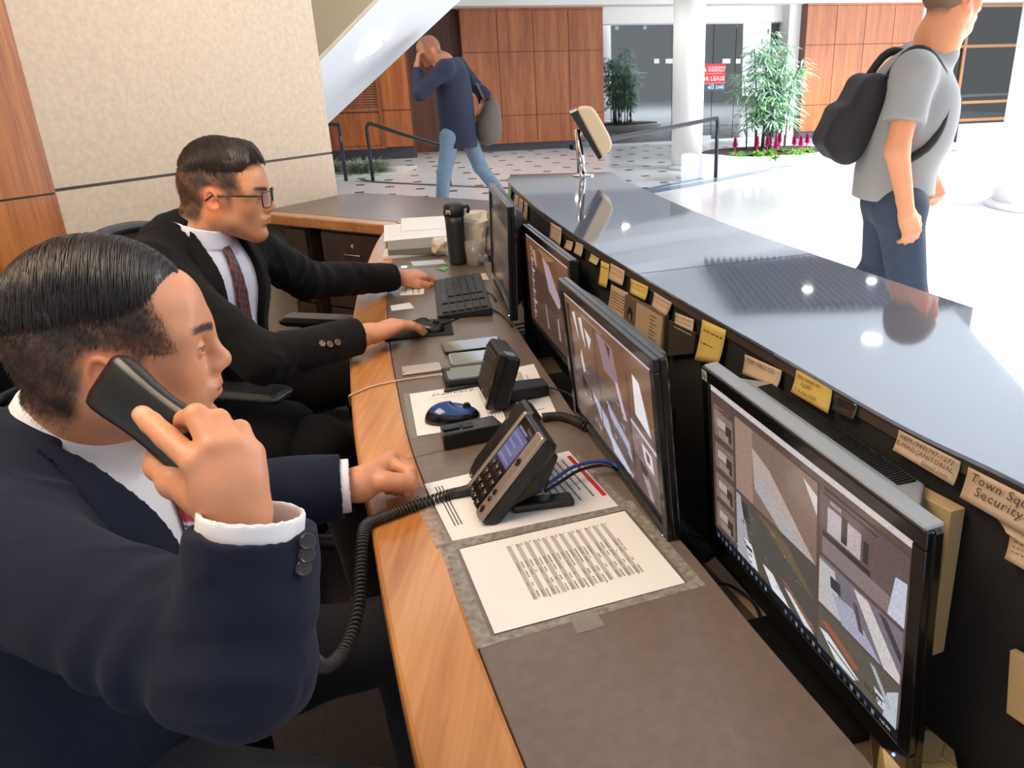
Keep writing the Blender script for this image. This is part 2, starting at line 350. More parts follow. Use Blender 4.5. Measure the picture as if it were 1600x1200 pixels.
# shop fronts ------------------------------------------------------
def fbox(mb, t0, t1, o0, o1, z0, z1):                  # o: towards the lobby
    vs = [wf(t, o, z) for z in (z0, z1) for t, o in ((t0, o0), (t1, o0), (t1, o1), (t0, o1))]
    return mb.add(vs, [(0,1,2,3),(7,6,5,4),(0,4,5,1),(1,5,6,2),(2,6,7,3),(3,7,4,0)])
def panel_block(name, t0, t1, cols, off, m, zs=(.17, .67, 1.83, 2.56), back=-.6):
    mb = MB(); fbox(mb, t0+.01, t1-.01, back, off-.012, .17, 2.6); o = struct(name, mb, M_groove)
    mb = MB(); fbox(mb, t0+.02, t1-.02, back, off-.03, 0, .17); b = struct('baseboard_'+name.split('_', 1)[1], mb, M_base)
    w_ = (t1-t0)/cols; mb = MB()
    for i in range(cols):
        for k in range(len(zs)-1): fbox(mb, t0+i*w_+.006, t0+(i+1)*w_-.006, off-.03, off, zs[k]+.006, zs[k+1]-.006)
    fbox(mb, t0, t1, off-.03, off+.006, 2.56, 2.6); fbox(mb, t0, t1, off-.03, off+.006, .15, .176)
    mb.build('wood_panels', m, o); mb = MB(); fbox(mb, t0, t0+.012, back, off-.01, .17, 2.58); fbox(mb, t1-.012, t1, back, off-.01, .17, 2.58); mb.build('side_panel', M_wood_d, o)
panel_block('wall_panelling', .06, 2.84, 4, 0, M_wood_l)
TR0 = 6.98
panel_block('wall_orange', TR0, TR0+2.66, 4, .45, M_wood_r)
# block left of the door, with louvres
LB = -1.02
mb = MB(); fbox(mb, -3.4, LB, -.5, .5, .2, 2.9); o = struct('wall_louvre', mb, M_groove)
mb = MB(); fbox(mb, -3.4, LB-.01, -.5, .47, 0, .2); struct('baseboard_louvre', mb, M_base)
mb = MB()
for a, b_ in ((LB-.52, LB),): 
    for z0, z1 in ((.22, .86), (.875, 1.9), (1.915, 2.88)): fbox(mb, a+.012, b_-.004, .49, .515, z0, z1)
for a, b_ in ((-3.4, LB-.52-.06), ): fbox(mb, a, b_, .49, .51, .26, .84)
mb.build('wood_panels', M_wood_r, o)
mb = MB(); fbox(mb, LB-.58, LB-.515, .49, .53, .2, 2.9); fbox(mb, -3.4, LB-.58, .49, .53, .86, .93); fbox(mb, -3.4, LB-.58, .49, .53, .2, .25); fbox(mb, LB-1.45, LB-1.40, .49, .53, .2, .9); mb.build('frame', M_wood_l, o)
mb = MB()
for k in range(44):
    z = .94+k*.044; fbox(mb, -3.4, LB-.58, .495, .515+.0, z, z+.03)
mb.build('louvres', M_wood_l, o)
# dark door between the two
mb = MB(); fbox(mb, LB, .07, -.66, -.6, 0, 2.9); d_ = struct('door_1', mb, M_wood_d)
mb = MB(); fbox(mb, LB-.02, LB+.04, -.6, .45, 0, 2.9); mb.build('door_frame', M_wood_d, d_)
mb = MB()
for z in (.62, 1.02, 1.42, 1.85): fbox(mb, LB+.04, LB+.055, -.05, .0, z, z+.1)
mb.build('hinges', mat('steel_hinge', (.5, .48, .45), .3, 1.), d_)
# white headers above everything
mb = MB(); fbox(mb, -4, 13, -.2, .52, 2.6, 2.9); struct('wall_header', mb, M_paint)
mb = MB(); fbox(mb, 2.84, TR0, -.9, -.1, 2.3, 2.62); struct('trim_5', mb, M_paint)
mb = MB(); fbox(mb, 6.72, TR0+.02, -.9, .2, 0, 2.6); struct('trim_6', mb, M_paint)
# glass store
def glass_mat(name, tint, refl):
    m = bpy.data.materials.new(name); m.use_nodes = True; nt = m.node_tree; N = nt.nodes; L = nt.links
    for n in list(N): N.remove(n)
    out = N.new('ShaderNodeOutputMaterial'); tr = N.new('ShaderNodeBsdfTransparent'); gl = N.new('ShaderNodeBsdfGlossy'); mx = N.new('ShaderNodeMixShader'); lw = N.new('ShaderNodeLayerWeight')
    tr.inputs[0].default_value = (*tint, 1); gl.inputs['Roughness'].default_value = .02; lw.inputs['Blend'].default_value = refl; gl.inputs[0].default_value = (.9, .95, .97, 1)
    L.new(lw.outputs['Fresnel'], mx.inputs[0]); L.new(tr.outputs[0], mx.inputs[1]); L.new(gl.outputs[0], mx.inputs[2]); L.new(mx.outputs[0], out.inputs[0]); return m
G_store = glass_mat('tinted_store_glass', (.30, .35, .35), .62); G_bronze = glass_mat('bronze_store_glass', (.55, .45, .34), .55)
edges = [2.86, 4.36, 4.68, 5.00, 5.25, 5.75, 6.72]
for k in range(len(edges)-1):
    mb = MB(); fbox(mb, edges[k]+.006, edges[k+1]-.006, -.212, -.20, .03, 2.3); struct('window_%d' % (k+1), mb, G_store)
mb = MB(); fbox(mb, 2.86, 6.72, -.23, -.18, 0, .03); fbox(mb, 2.86, 6.72, -.23, -.18, 2.28, 2.31); struct('trim_7', mb, mat('brushed_rail', lin(176, 182, 184), .3, .8))
mb = MB()
for a, b_ in ((4.36, 4.66), (5.05, 5.25)): fbox(mb, a, b_, -.19, -.17, .03, .11)
struct('trim_8', mb, MATS['brushed_rail'])
mb = MB(); fbox(mb, 2.86, 6.72, -2.6, -2.5, 0, 2.6); fbox(mb, 2.76, 2.86, -2.6, -.25, 0, 2.6); struct('wall_store', mb, mat('store_wall', lin(120, 122, 118), .8))
mb = MB(); fbox(mb, 2.9, 3.35, -2.0, -1.9, 0, 1.35); struct('wall_store_yellow', mb, mat('yellow_store_wall', lin(215, 205, 150), .8))
mb = MB(); mb.lathe([(.27, 0), (.27, 2.6)], 24, ctr=wf(3.75, -1.4, 0)); tag(mb.build('store_column', mat('grey_column', lin(130, 136, 136), .6), smooth=True), 'grey round column standing inside the vacant glass store', 'column')
mb = MB()
for k, (tt, z) in enumerate(((3.3, 2.22), (3.9, 2.22), (5.6, 2.23), (6.1, 2.23))): mb.lathe([(.035, 0), (.035, .06)], 12, ctr=wf(tt, -.6, z))
struct('trim_9', mb, emis('store_spot', False, (1, 1, 1), 3))
# signs on the glass
M_white = mat('white_plastic', lin(238, 238, 236), .4); M_red = mat('sign_red', lin(214, 34, 48), .45); M_navy = mat('sign_navy', lin(52, 74, 104), .45); M_wt = mat('sign_white_ink', lin(250, 250, 250), .5)
sg = thing('lease_sign', 'red, white and navy FOR LEASE sign behind the store glass', 'sign')
pa = onv(1132.5, 99, wf(0, -.23, 0), FD); pb = onv(1130.5, 141, wf(0, -.23, 0), FD); tl_t = (pa-FO).dot(FD); sw, sh = .66, .53
zt = pa.z; fm = frame(wf(tl_t-sw, -.19, zt-sh), FD, (0, 0, 1))
mb = MB(); mb.M = fm; mb.box(0, sw, 0, sh, -.006, 0); mb.build('backing', M_white, sg)
mb = MB(); mb.M = fm; mb.box(0, sw, .15, sh, 0, .002); mb.build('red_field', M_red, sg)
mb = MB(); mb.M = fm; mb.box(0, sw, 0, .145, 0, .002); mb.build('navy_field', M_navy, sg)
mb = MB(); mb.M = fm
for txt, s_, x, y in (('CUSHMAN &', .055, .27, .43), ('WAKEFIELD', .055, .27, .375), ('FOR LEASE', .098, .065, .20), ('+1 949', .03, .3, .11), ('403 3340', .078, .27, .035)):
    v, f_ = text_mesh(txt, s_*1.25); mb.add([(p.x+x, p.y+y, .003) for p in v], f_)
mb.add([(.16, .38, .003), (.24, .38, .003), (.20, .47, .003)], [(0, 1, 2)]); mb.add([(.06, .335, .003), (.60, .335, .003), (.60, .340, .003), (.06, .340, .003)], [(0, 1, 2, 3)])
mb.build('lettering', M_wt, sg)
for (x0, x1) in ((1022, 1030), (1040, 1053), (1129, 1141), (1150, 1157)):
    a = onv(x0, 92, wf(0, -.19, 0), FD); b_ = onv(x1, 99, wf(0, -.19, 0), FD); ta, tb = (a-FO).dot(FD), (b_-FO).dot(FD)
    mb = MB(); fbox(mb, ta, tb, -.198, -.194, b_.z, a.z); tag(mb.build('door_sticker', M_white), {1022: 'small white sticker on the store glass left of the column, leftmost', 1040: 'wide white sticker on the glass door just left of the column', 1129: 'wide white sticker on the glass above the lease sign', 1150: 'small square white sticker on the glass right of the lease sign'}[x0], 'sticker')

# right bronze store
RS0 = TR0+2.72; M_mull = mat('bronze_mullion', lin(168, 118, 80), .4)
mb = MB()
for tt in (RS0, RS0+1.35, RS0+2.95, RS0+4.3): fbox(mb, tt, tt+.07, -.05, .05, 0, 2.6)
for z in (.17, .55, 1.72, 2.53): fbox(mb, RS0, RS0+4.37, -.04, .04, z, z+.06)
struct('window_7', mb, M_mull); wi = bpy.data.objects['window_7']
mb = MB(); fbox(mb, RS0, RS0+4.3, -.005, .005, .1, 2.6); mb.build('pane', G_bronze, wi)
mb = MB(); fbox(mb, RS0, RS0+4.37, -.05, .06, 0, .14); struct('baseboard_bronze', mb, M_base)
mb = MB(); fbox(mb, RS0, RS0+4.4, -2.4, -2.3, 0, 3); struct('wall_bronze_store', mb, mat('bronze_store_wall', lin(150, 128, 104), .8))
mb = MB(); fbox(mb, RS0+.1, RS0+2.9, -.9, -.85, .55, 1.75); struct('wall_screen', mb, mat('bronze_screen', lin(140, 125, 110), .7))
for i, (tt, z) in enumerate(((RS0+1.6, 2.42), (RS0+2.2, 2.15), (RS0+.9, 2.30))):
    mb = MB(); fbox(mb, tt, tt+.75, -1.6, -1.5, z, z+.035)
    tl_ = mb.build('tube_lamp', emis('tube_glow', False, (1, .93, .8), 5))
    for q_ in (.1, .65): p_ = wf(tt+q_, -1.55, 0); MB().tube([(p_.x, p_.y, z+.03), (p_.x, p_.y, 2.9)], .006, 6).build('hanger', M_mull, tl_)
    tag(tl_, ('glowing tube light in the bronze store, topmost', 'glowing tube light in the bronze store, lowest and longest in view', 'glowing tube light in the bronze store beside the wooden panelling')[i], 'light')

# columns
M_col = mat('white_column_paint', lin(244, 242, 238), .5)
c1 = (at(1050, 265, 0)+at(1098, 265, 0))/2+Vector((.0, .12, 0))
def column(name, x, y, r, z, lbl):
    t = thing(name, lbl, 'column', (x, y, 0)); MB().lathe([(r, .06), (r, z)], 48).build('shaft', M_col, t, smooth=True)
    MB().lathe([(r+.07, 0), (r+.07, .035), (r+.045, .05), (r+.002, .065)], 48).build('base', mat('column_base', lin(196, 198, 204), .35), t, smooth=True, bevel=0)
column('round_column', c1.x, c1.y, .235, 2.9, 'white round column standing in the hall left of the bamboo')
column('round_column', 4.98, 8.3, .60, 4.2, 'thick white round column at the right edge of the picture')

# curved stripe in the floor, planter kerb, rails
A = resample([at(*q, 0) for q in ((960, 318), (1020, 303), (1100, 288), (1160, 276), (1230, 260), (1310, 249), (1400, 244), (1500, 236), (1600, 230))], 40)
B = resample([at(*q, 0) for q in ((960, 311), (1020, 297), (1100, 283), (1160, 271.5), (1230, 256.5), (1310, 246), (1400, 241.5), (1500, 234), (1600, 228))], 40)
struct('trim_10', strip_prism(A, B, 0, .006), mat('blue_grey_stone', lin(104, 122, 146), .2, var=(14, .25, (1, 1, 1))))
A2 = resample([at(*q, 0) for q in ((980, 306), (1040, 292), (1100, 280))], 12); B2 = resample([at(*q, 0) for q in ((975, 303), (1035, 289.5), (1096, 278))], 12)
struct('trim_11', strip_prism(A2, B2, 0, .006), MATS['blue_grey_stone'])
pl = [at(1064, 284, 0), at(1120, 272, 0), at(1210, 256, 0)]
mb = MB(); back = [Vector((p.x+.08, p.y+.22, 0)) for p in pl]; hs = [.36, .25, .02]
vs = []
for p, b_, h in zip(pl, back, hs): vs += [p, b_, Vector((b_.x, b_.y, h+.001)), Vector((p.x, p.y, h))]
fs = [(0, 1, 2, 3), (11, 10, 9, 8)]
for i in range(2):
    o = i*4
    for a, b_ in ((0, 3), (3, 2), (2, 1), (1, 0)): fs.append((o+a, o+b_, o+4+b_, o+4+a))
mb.add(vs, fs); tag(mb.build('planter_wedge', mat('planter_paint', lin(188, 192, 198), .6)), 'white wedge shaped kerb wall in front of the bamboo planter', 'planter wall')
bedc = at(1210, 243, .12)
def ell(cx_, cy_, a, b_, n=28, rot=.25): return [(cx_+a*math.cos(2*PI*i/n)*math.cos(rot)-b_*math.sin(2*PI*i/n)*math.sin(rot), cy_+a*math.cos(2*PI*i/n)*math.sin(rot)+b_*math.sin(2*PI*i/n)*math.cos(rot)) for i in range(n)]
BX, BY = 3.05, 13.3
pt = thing('planter_bed', 'low white rimmed planter bed filled with bamboo and bromeliads', 'planter', (BX, BY, 0))
mb = MB(); mb.prism(ell(0, 0, 1.16, .80), 0, .16); mb.build('rim', M_col, pt, bevel=.02)
mb = MB(); mb.prism(ell(0, 0, 1.06, .71), .16, .175); mb.build('soil', mat('dark_soil', lin(60, 48, 38), .9, bump=(60, 1)), pt)
M_rail = mat('dark_painted_rail', lin(40, 46, 54), .35, .3)
def rail(name, pts, posts, lbl, r=.026):
    t = thing(name, lbl, 'handrail', pts[0][:2]+(0,) if False else (0, 0, 0))
    MB().tube(resample(pts, 26), r, 12).build('rail', M_rail, t, smooth=True)
    for p in posts: MB().tube([(p[0], p[1], 0), (p[0], p[1], p[2])], r, 12).build('post', M_rail, t, smooth=True)
a = at(1118, 278, 0); e = at(905, 229, .79)
dv = (e-Vector((a.x, a.y, .79))); dv.z = 0
rail('handrail', [(a.x, a.y, .66), (a.x, a.y, .74), Vector((a.x, a.y, .79))+dv*.012, Vector((a.x, a.y, .80))+dv*.03, Vector((a.x, a.y, .80))+dv*.3, Vector((a.x, a.y, .80))+dv*.98, Vector((e.x, e.y, .78)), (e.x, e.y, .70)], [(a.x, a.y, .67), (e.x, e.y, .71)], 'dark curved handrail in front of the white column by the ledge')
a = at(583, 283, 0); e = at(703, 290, 0)
rail('handrail', [(a.x, a.y, .66), (a.x, a.y, .75), (a.x+.03, a.y-.02, .80), (a.x+.1, a.y-.06, .81), Vector((a.x, a.y, .80)).lerp(Vector((e.x, e.y, .53)), .5), (e.x, e.y, .52)], [(a.x, a.y, .67), (e.x, e.y, .53)], 'dark handrail sloping down behind the walking man in the navy jacket')
a = at(541, 283, 0)
rail('handrail', [(a.x, a.y, .66), (a.x, a.y, .75), (a.x-.03, a.y+.02, .80), (a.x-.1, a.y+.05, .81), (a.x-1.2, a.y+.5, .81)], [(a.x, a.y, .67), (a.x-1.2, a.y+.5, .82)], 'dark handrail beside the beige wall, leftmost of the rails')
a = at(1492, 222, 0)
rail('handrail', [(a.x, a.y, .72), (a.x, a.y, .8), (a.x+.05, a.y, .84), (a.x+1.6, a.y+.6, .84)], [(a.x, a.y, .74), (a.x+1.6, a.y+.6, .84)], 'dark handrail far behind the man in the grey shirt')
S1 = [at(*q, 0) for q in ((562, 281), (583, 285), (700, 291), (860, 298), (960, 303))]; S2 = [p+Vector((.03, .09, 0)) for p in S1]
struct('trim_12', strip_prism(resample(S1, 16), resample(S2, 16), 0, .006), M_base)
p = at(1548, 221, 0); tag(MB().box(-.9, .9, -.3, .3, 0, .28).build('low_bench', M_paint, loc=(p.x+.3, p.y+.6, 0), rot=(0, 0, .23), bevel=.02), 'long low white bench block by the bronze store', 'bench')

# plants -----------------------------------------------------------
def leaf(mb, base, d, L_, w_, droop, c):
    d = Vector(d).normalized(); side = d.cross(Vector((0, 0, 1)));
    side = side.normalized() if side.length > .05 else Vector((1, 0, 0)); up_ = side.cross(d).normalized(); vs = []
    n = 4
    for i in range(n+1):
        t_ = i/n; c_ = Vector(base)+d*L_*t_-Vector((0, 0, 1))*droop*L_*t_*t_; hw_ = w_*math.sin(PI*(.12+.88*t_))**.8 if i < n else .0005
        vs += [c_-side*hw_, c_+up_*hw_*.35-Vector((0, 0, .0)), c_+side*hw_]
    fs = []
    for i in range(n): o = i*3; fs += [(o, o+1, o+4, o+3), (o+1, o+2, o+5, o+4)]
    mb.add(vs, fs, c)
M_leaf = mat('bamboo_leaf', (.3, .5, .35), .38, vcol=True); M_leaf.node_tree.nodes['Principled BSDF'].inputs['Specular IOR Level'].default_value = .6
bam = thing('bamboo_plant', 'tall leafy bamboo with dark stems rising from the planter bed', 'plant', (BX+.0, BY, .17))
rnd = random.Random(3); stems = MB(); leaves = MB()
for k in range(15):
    bx, by = rnd.uniform(-.32, .38), rnd.uniform(-.25, .25); lean = (rnd.uniform(-.3, .3), rnd.uniform(-.2, .2)); h = rnd.uniform(1.1, 1.78)
    P = [(bx+lean[0]*t_*t_, by+lean[1]*t_*t_, h*t_) for t_ in [i/10 for i in range(11)]]
    stems.tube(P, [.013-.008*i/10 for i in range(11)], 6)
    for i in range(3, 11):
        for _ in range(6):
            t_ = (i+rnd.random()-.5)/10; t_ = min(1, t_); c0 = Vector((bx+lean[0]*t_*t_, by+lean[1]*t_*t_, h*t_)); az = rnd.uniform(0, 2*PI)
            tl = rnd.uniform(.06, .32)*(1.15-.5*abs(t_-.65)); tw = c0+Vector((math.cos(az)*tl, math.sin(az)*tl, rnd.uniform(-.02, .14)))
            for j in range(3):
                a_ = az+rnd.uniform(-1.1, 1.1); c = rnd.choice([lin(158, 204, 176), lin(184, 220, 200), lin(210, 234, 224), lin(136, 188, 128), lin(168, 208, 150)])
                leaf(leaves, c0.lerp(tw, .35+.65*j/5), (math.cos(a_), math.sin(a_), rnd.uniform(-.35, .35)), rnd.uniform(.13, .24), rnd.uniform(.011, .018), .35, c)
stems.build('stems', mat('dark_bamboo_stem', lin(52, 48, 44), .5), bam); leaves.build('leaves', M_leaf, bam)
M_pink = mat('bromeliad_flower', lin(190, 30, 110), .5); M_brom = mat('bromeliad_leaf', (.2, .5, .1), .4, vcol=True)
for i, q in enumerate(((1148, 243), (1182, 242), (1198, 241), (1211, 248), (1217, 236), (1240, 238), (1250, 241), (1260, 236))):
    p = at(q[0], q[1], .18); br = thing('bromeliad', ['magenta flowered bromeliad at the far left of the planter bed', 'magenta bromeliad second from left in the planter bed', 'magenta bromeliad third from left, left of the bamboo stems', 'magenta bromeliad lowest at the front of the planter bed', 'pale pink bromeliad among the bamboo stems', 'magenta bromeliad right of the bamboo stems', 'tall magenta bromeliad second from right in the planter bed', 'magenta bromeliad at the far right of the planter bed'][i], 'plant', (p.x, p.y, .17), 0, 'bromeliads in the planter bed')
    lm = MB()
    for k in range(26):
        a_ = rnd.uniform(0, 2*PI); leaf(lm, (0, 0, 0), (math.cos(a_), math.sin(a_), rnd.uniform(.3, 1.2)), rnd.uniform(.14, .28), .014, .5, rnd.choice([lin(110, 190, 60), lin(80, 160, 50), lin(140, 205, 90)]))
    lm.build('leaves', M_brom, br); fl = MB(); hh = rnd.uniform(.22, .30)
    fl.tube([(0, 0, 0), (0, 0, hh*.6)], .008, 6)
    for k in range(34):
        z = hh*.45+hh*.55*k/33; a_ = k*2.4; leaf(fl, (0, 0, z), (math.cos(a_), math.sin(a_), .9), .075*(1.1-k/50), .017, .2, None)
    fl.build('flower', M_pink, br)
pg = at(568, 270, 0)
for i, (dx, dy, sc) in enumerate(((0, 0, 1.), (-.75, .1, .95))):
    gr = thing('grass_plant', ['grey green grass clump between the two left handrail posts', 'grey green grass clump against the end of the beige wall'][i], 'plant', (pg.x+dx+.05, pg.y+dy, 0)); gm = MB()
    for k in range(560):
        a_ = rnd.uniform(0, 2*PI); r_ = rnd.uniform(0, .28); L_ = rnd.uniform(.3, .55)*sc
        leaf(gm, (math.cos(a_)*r_, math.sin(a_)*r_, 0), (math.cos(a_)*rnd.uniform(.3, 1.1), math.sin(a_)*rnd.uniform(.3, 1.1), rnd.uniform(.5, 1.1)), L_, .007, .45, rnd.choice([lin(110, 132, 112), lin(140, 160, 138), lin(84, 108, 84), lin(160, 160, 130)]))
    gm.build('blades', M_leaf, gr)
pb_ = thing('planter_slab', 'flat pale stone bed kerb under the grass clumps', 'kerb', (pg.x, pg.y, 0)); MB().bbox(-1.3, .75, -.5, .7, -.01, .02).build('stone', mat('pale_stone', lin(205, 202, 196), .5), pb_)
# dark carpet behind the desk
struct('floor_carpet', MB().prism([(-3.6, -.5), (-.1, -.5), (-.15, .6), (-.3, 1.2), (-.5, 2.2), (-.7, 3.6), (-1.0, 4.4), (-1.75, 4.5), (-3.4, 1.3)], .0005, .012), mat('dark_ribbed_carpet', lin(34, 28, 26), .95, var=(60, .5, (6, .4, 1)), bump=(200, 1)))
# ================================================================== THE DESK
DZ = .75; LZ = 1.05; TZ = .60
M_lam = mat('brown_laminate', lin(114, 97, 85), .30, spec=.65, var=(55, .14, (1, 1, 1)), bump=(220, .12))
M_dwood = wood('desk_edge_wood', lin(176, 106, 48), lin(214, 150, 88), 'Y', 11, .3, .35, ang=-.18)
M_dark = mat('dark_desk_body', lin(40, 33, 30), .6, bump=(300, .3))
M_dwal = wood('dark_walnut', lin(44, 28, 22), lin(66, 44, 34), 'Z', 20, .5)
n = 60
INN = resample([(.02, .2, 0), (-.11, .43, 0), (-.187, .625, 0), (-.284, .897, 0), (-.37, 1.156, 0), (-.455, 1.404, 0), (-.56, 1.756, 0), (-.667, 2.164, 0), (-.778, 2.682, 0), (-.865, 3.2, 0), (-.915, 3.55, 0), (-.945, 3.86, 0)], n)
MID = resample([(.13, .2, 0), (.01, .43, 0), (-.072, .625, 0), (-.168, .88, 0), (-.255, 1.15, 0), (-.350, 1.42, 0), (-.446, 1.748, 0), (-.556, 2.155, 0), (-.672, 2.671, 0), (-.762, 3.197, 0), (-.815, 3.53, 0), (-.84, 3.84, 0)], n)
OUT = resample([(.44, .2, 0), (.355, .43, 0), (.29, .615, 0), (.213, .836, 0), (.149, 1.034, 0), (.02, 1.404, 0), (-.08, 1.763, 0), (-.209, 2.248, 0), (-.317, 2.722, 0), (-.42, 3.25, 0), (-.47, 3.55, 0), (-.50, 3.84, 0)], n)
desk = thing('reception_desk', 'curved reception desk with brown laminate top and orange wood edge', 'desk', (0, 0, 0))
strip_prism(MID, OUT, DZ-.04, DZ).build('laminate_top', M_lam, desk, bevel=.002)
strip_prism(INN, MID, DZ-.05, DZ-.0003).build('wood_edge', M_dwood, desk, bevel=.007)
# rear counter
fl = at(405, 333.5, DZ); fr_ = at(599, 351, DZ); wl = WC+WD*((at(440, 328, DZ)-WC).dot(WD)); wl.z = 0
w2 = ww(.02, -.004, 0); b2 = at(563, 301, DZ); b3 = at(765, 313, DZ)
fd = (fr_-fl).normalized(); fnn = Vector((fd.y, -fd.x, 0))       # towards the chairs
flw = WC+WD*1.0
# where the front line meets the wall
den = fd.x*(-WD.y)+fd.y*WD.x; rhs = WC-fl; tt_ = (rhs.x*(-WD.y)+rhs.y*WD.x)/den; fwl = fl+fd*tt_; fwl = fwl+fd*.012
poly = [(fwl.x, fwl.y), (fr_.x, fr_.y), (OUT[-1].x, OUT[-1].y), (-.28, 3.84), (-.26, 4.55), (b3.x, b3.y), (b2.x, b2.y), (w2.x, w2.y)]
inset = [(fwl+fd*0-fnn*.09), (fr_-fnn*.09)]
polyl = [(inset[0].x, inset[0].y), (inset[1].x, inset[1].y), (MID[-1].x, MID[-1].y-.0), (OUT[-1].x, OUT[-1].y)]+poly[3:]
MB().prism(polyl, DZ-.04, DZ).build('rear_counter_top', M_lam, desk, bevel=.002)
MB().prism([(fwl.x, fwl.y), (fr_.x, fr_.y), (INN[-1].x, INN[-1].y), (MID[-1].x, MID[-1].y), (inset[1].x, inset[1].y), (inset[0].x, inset[0].y)], DZ-.055, DZ-.0003).build('rear_wood_edge', wood('desk_edge_wood_cross', lin(176, 106, 48), lin(214, 150, 88), 'X', 11, .3, .35), desk, bevel=.008)
mb = MB(); mb.prism([(b3.x-.06, b3.y-.12), (-.3, 4.4), (-.3, 4.5), (b3.x, b3.y-.04), (b2.x, b2.y-.06), (w2.x+.05, w2.y-.1)], 0, DZ-.042); mb.build('rear_panel', M_dark, desk)
IN2 = [p+Vector((.30, .06, 0)) for p in INN]; IN3 = [p+Vector((.33, .066, 0)) for p in INN]
strip_prism(IN2, IN3, 0, DZ-.052).build('modesty_panel', M_dark, desk)
OU2 = [p+Vector((-.02, 0, 0)) for p in OUT]; strip_prism(OU2, [p+Vector((-.001, 0, 0)) for p in OUT], TZ, DZ-.042).build('riser', M_dark, desk)
# ledge curves
LI = resample([(.60, .2, 0), (.50, .45, 0), (.422, .665, 0), (.355, .814, 0), (.269, 1.078, 0), (.119, 1.541, 0), (-.082, 2.244, 0), (-.263, 3.05, 0), (-.273, 3.20, 0)], n)
LO = resample([(.93, .2, 0), (.85, .6, 0), (.765, .9, 0), (.684, 1.159, 0), (.514, 1.669, 0), (.36, 2.175, 0), (.20, 2.90, 0), (.138, 3.25, 0), (.136, 3.30, 0)], n)
LI[-1] = Vector((-.276, 3.30, 0))
tr = strip_prism([p for p in OUT], [Vector((LI[i].x+.05, LI[i].y, 0)) for i in range(n)], TZ-.02, TZ); tr.build('trough_shelf', mat('trough_laminate', lin(118, 96, 78), .5, var=(20, .2, (1, 1, 1))), desk)
lt = thing('reception_ledge', 'raised curved grey stone ledge running along the reception desk', 'counter', (0, 0, 0))
M_stone = mat('grey_polished_ledge', lin(88, 98, 112), .04, var=(180, .04, (1, 1, 1)), spec=.9, ior=2.2)
# split at the joint
J1 = at(1025, 427, LZ); J2 = at(1240, 397, LZ)
def split(P, y):
    for i in range(len(P)-1):
        if P[i].y <= y <= P[i+1].y: t_ = (y-P[i].y)/(P[i+1].y-P[i].y); return i, P[i].lerp(P[i+1], t_)
ia, pa_ = split(LI, J1.y); ib, pb2 = split(LO, J2.y)
g = Vector((.0006, .0016, 0))
def sub(P, i0, i1, a=None, b=None):
    q = P[i0:i1]
    if a is not None: q = [a]+q
    if b is not None: q = q+[b]
    return resample(q, 40, False)
strip_prism(sub(LI, 0, ia+1, None, pa_-g), sub(LO, 0, ib+1, None, pb2-g), LZ-.005, LZ).build('stone_top', M_stone, lt, bevel=.001)
strip_prism(sub(LI, ia+1, n, pa_+g), sub(LO, ib+1, n, pb2+g), LZ-.005, LZ).build('stone_top', M_stone, lt, bevel=.001)
sh_ = lambda P, d: [p+Vector((d, 0, 0)) for p in P]
strip_prism(sh_(LI, .004), sh_(LI, .022), LZ-.022, LZ-.0055).build('edge_strip', mat('bronze_edge', lin(84, 70, 60), .4, .4), lt)
strip_prism(sh_(LI, .008), sh_(LI, .03), TZ-.02, LZ-.022).build('fascia', mat('black_fascia', lin(26, 21, 19), .75, bump=(260, .5)), lt)
strip_prism(sh_(LO, -.05), sh_(LO, -.03), 0, LZ-.0055).build('outer_panel', M_paint, lt)
MB().prism([(LI[-1].x+.012, LI[-1].y-.05), (LO[-1].x-.03, LO[-1].y-.03), (LO[-1].x-.03, LO[-1].y-.012), (LI[-1].x+.012, LI[-1].y-.02)], 0, LZ-.0055).build('end_panel', M_paint, lt)
strip_prism(LI, LO, LZ-.06, LZ-.0125) if False else None
# desk joint line
gj = (pb2-pa_); gj.z = 0; nj_ = Vector((-gj.y, gj.x, 0)).normalized()*.0011; MB().add([(p+Vector((0, 0, LZ+.0003))) for p in (pa_-nj_, pb2-nj_, pb2+nj_, pa_+nj_)], [(0, 1, 2, 3)]).build('joint', M_groove, lt)
a, b_ = at(636, 717.5, DZ), at(701, 702, DZ); mb = MB(); mb.add([a+Vector((0, -.0012, .0004)), b_+Vector((0, -.0012, .0004)), b_+Vector((0, .0012, .0004)), a+Vector((0, .0012, .0004))], [(0, 1, 2, 3)]); mb.build('seam', M_groove, desk)
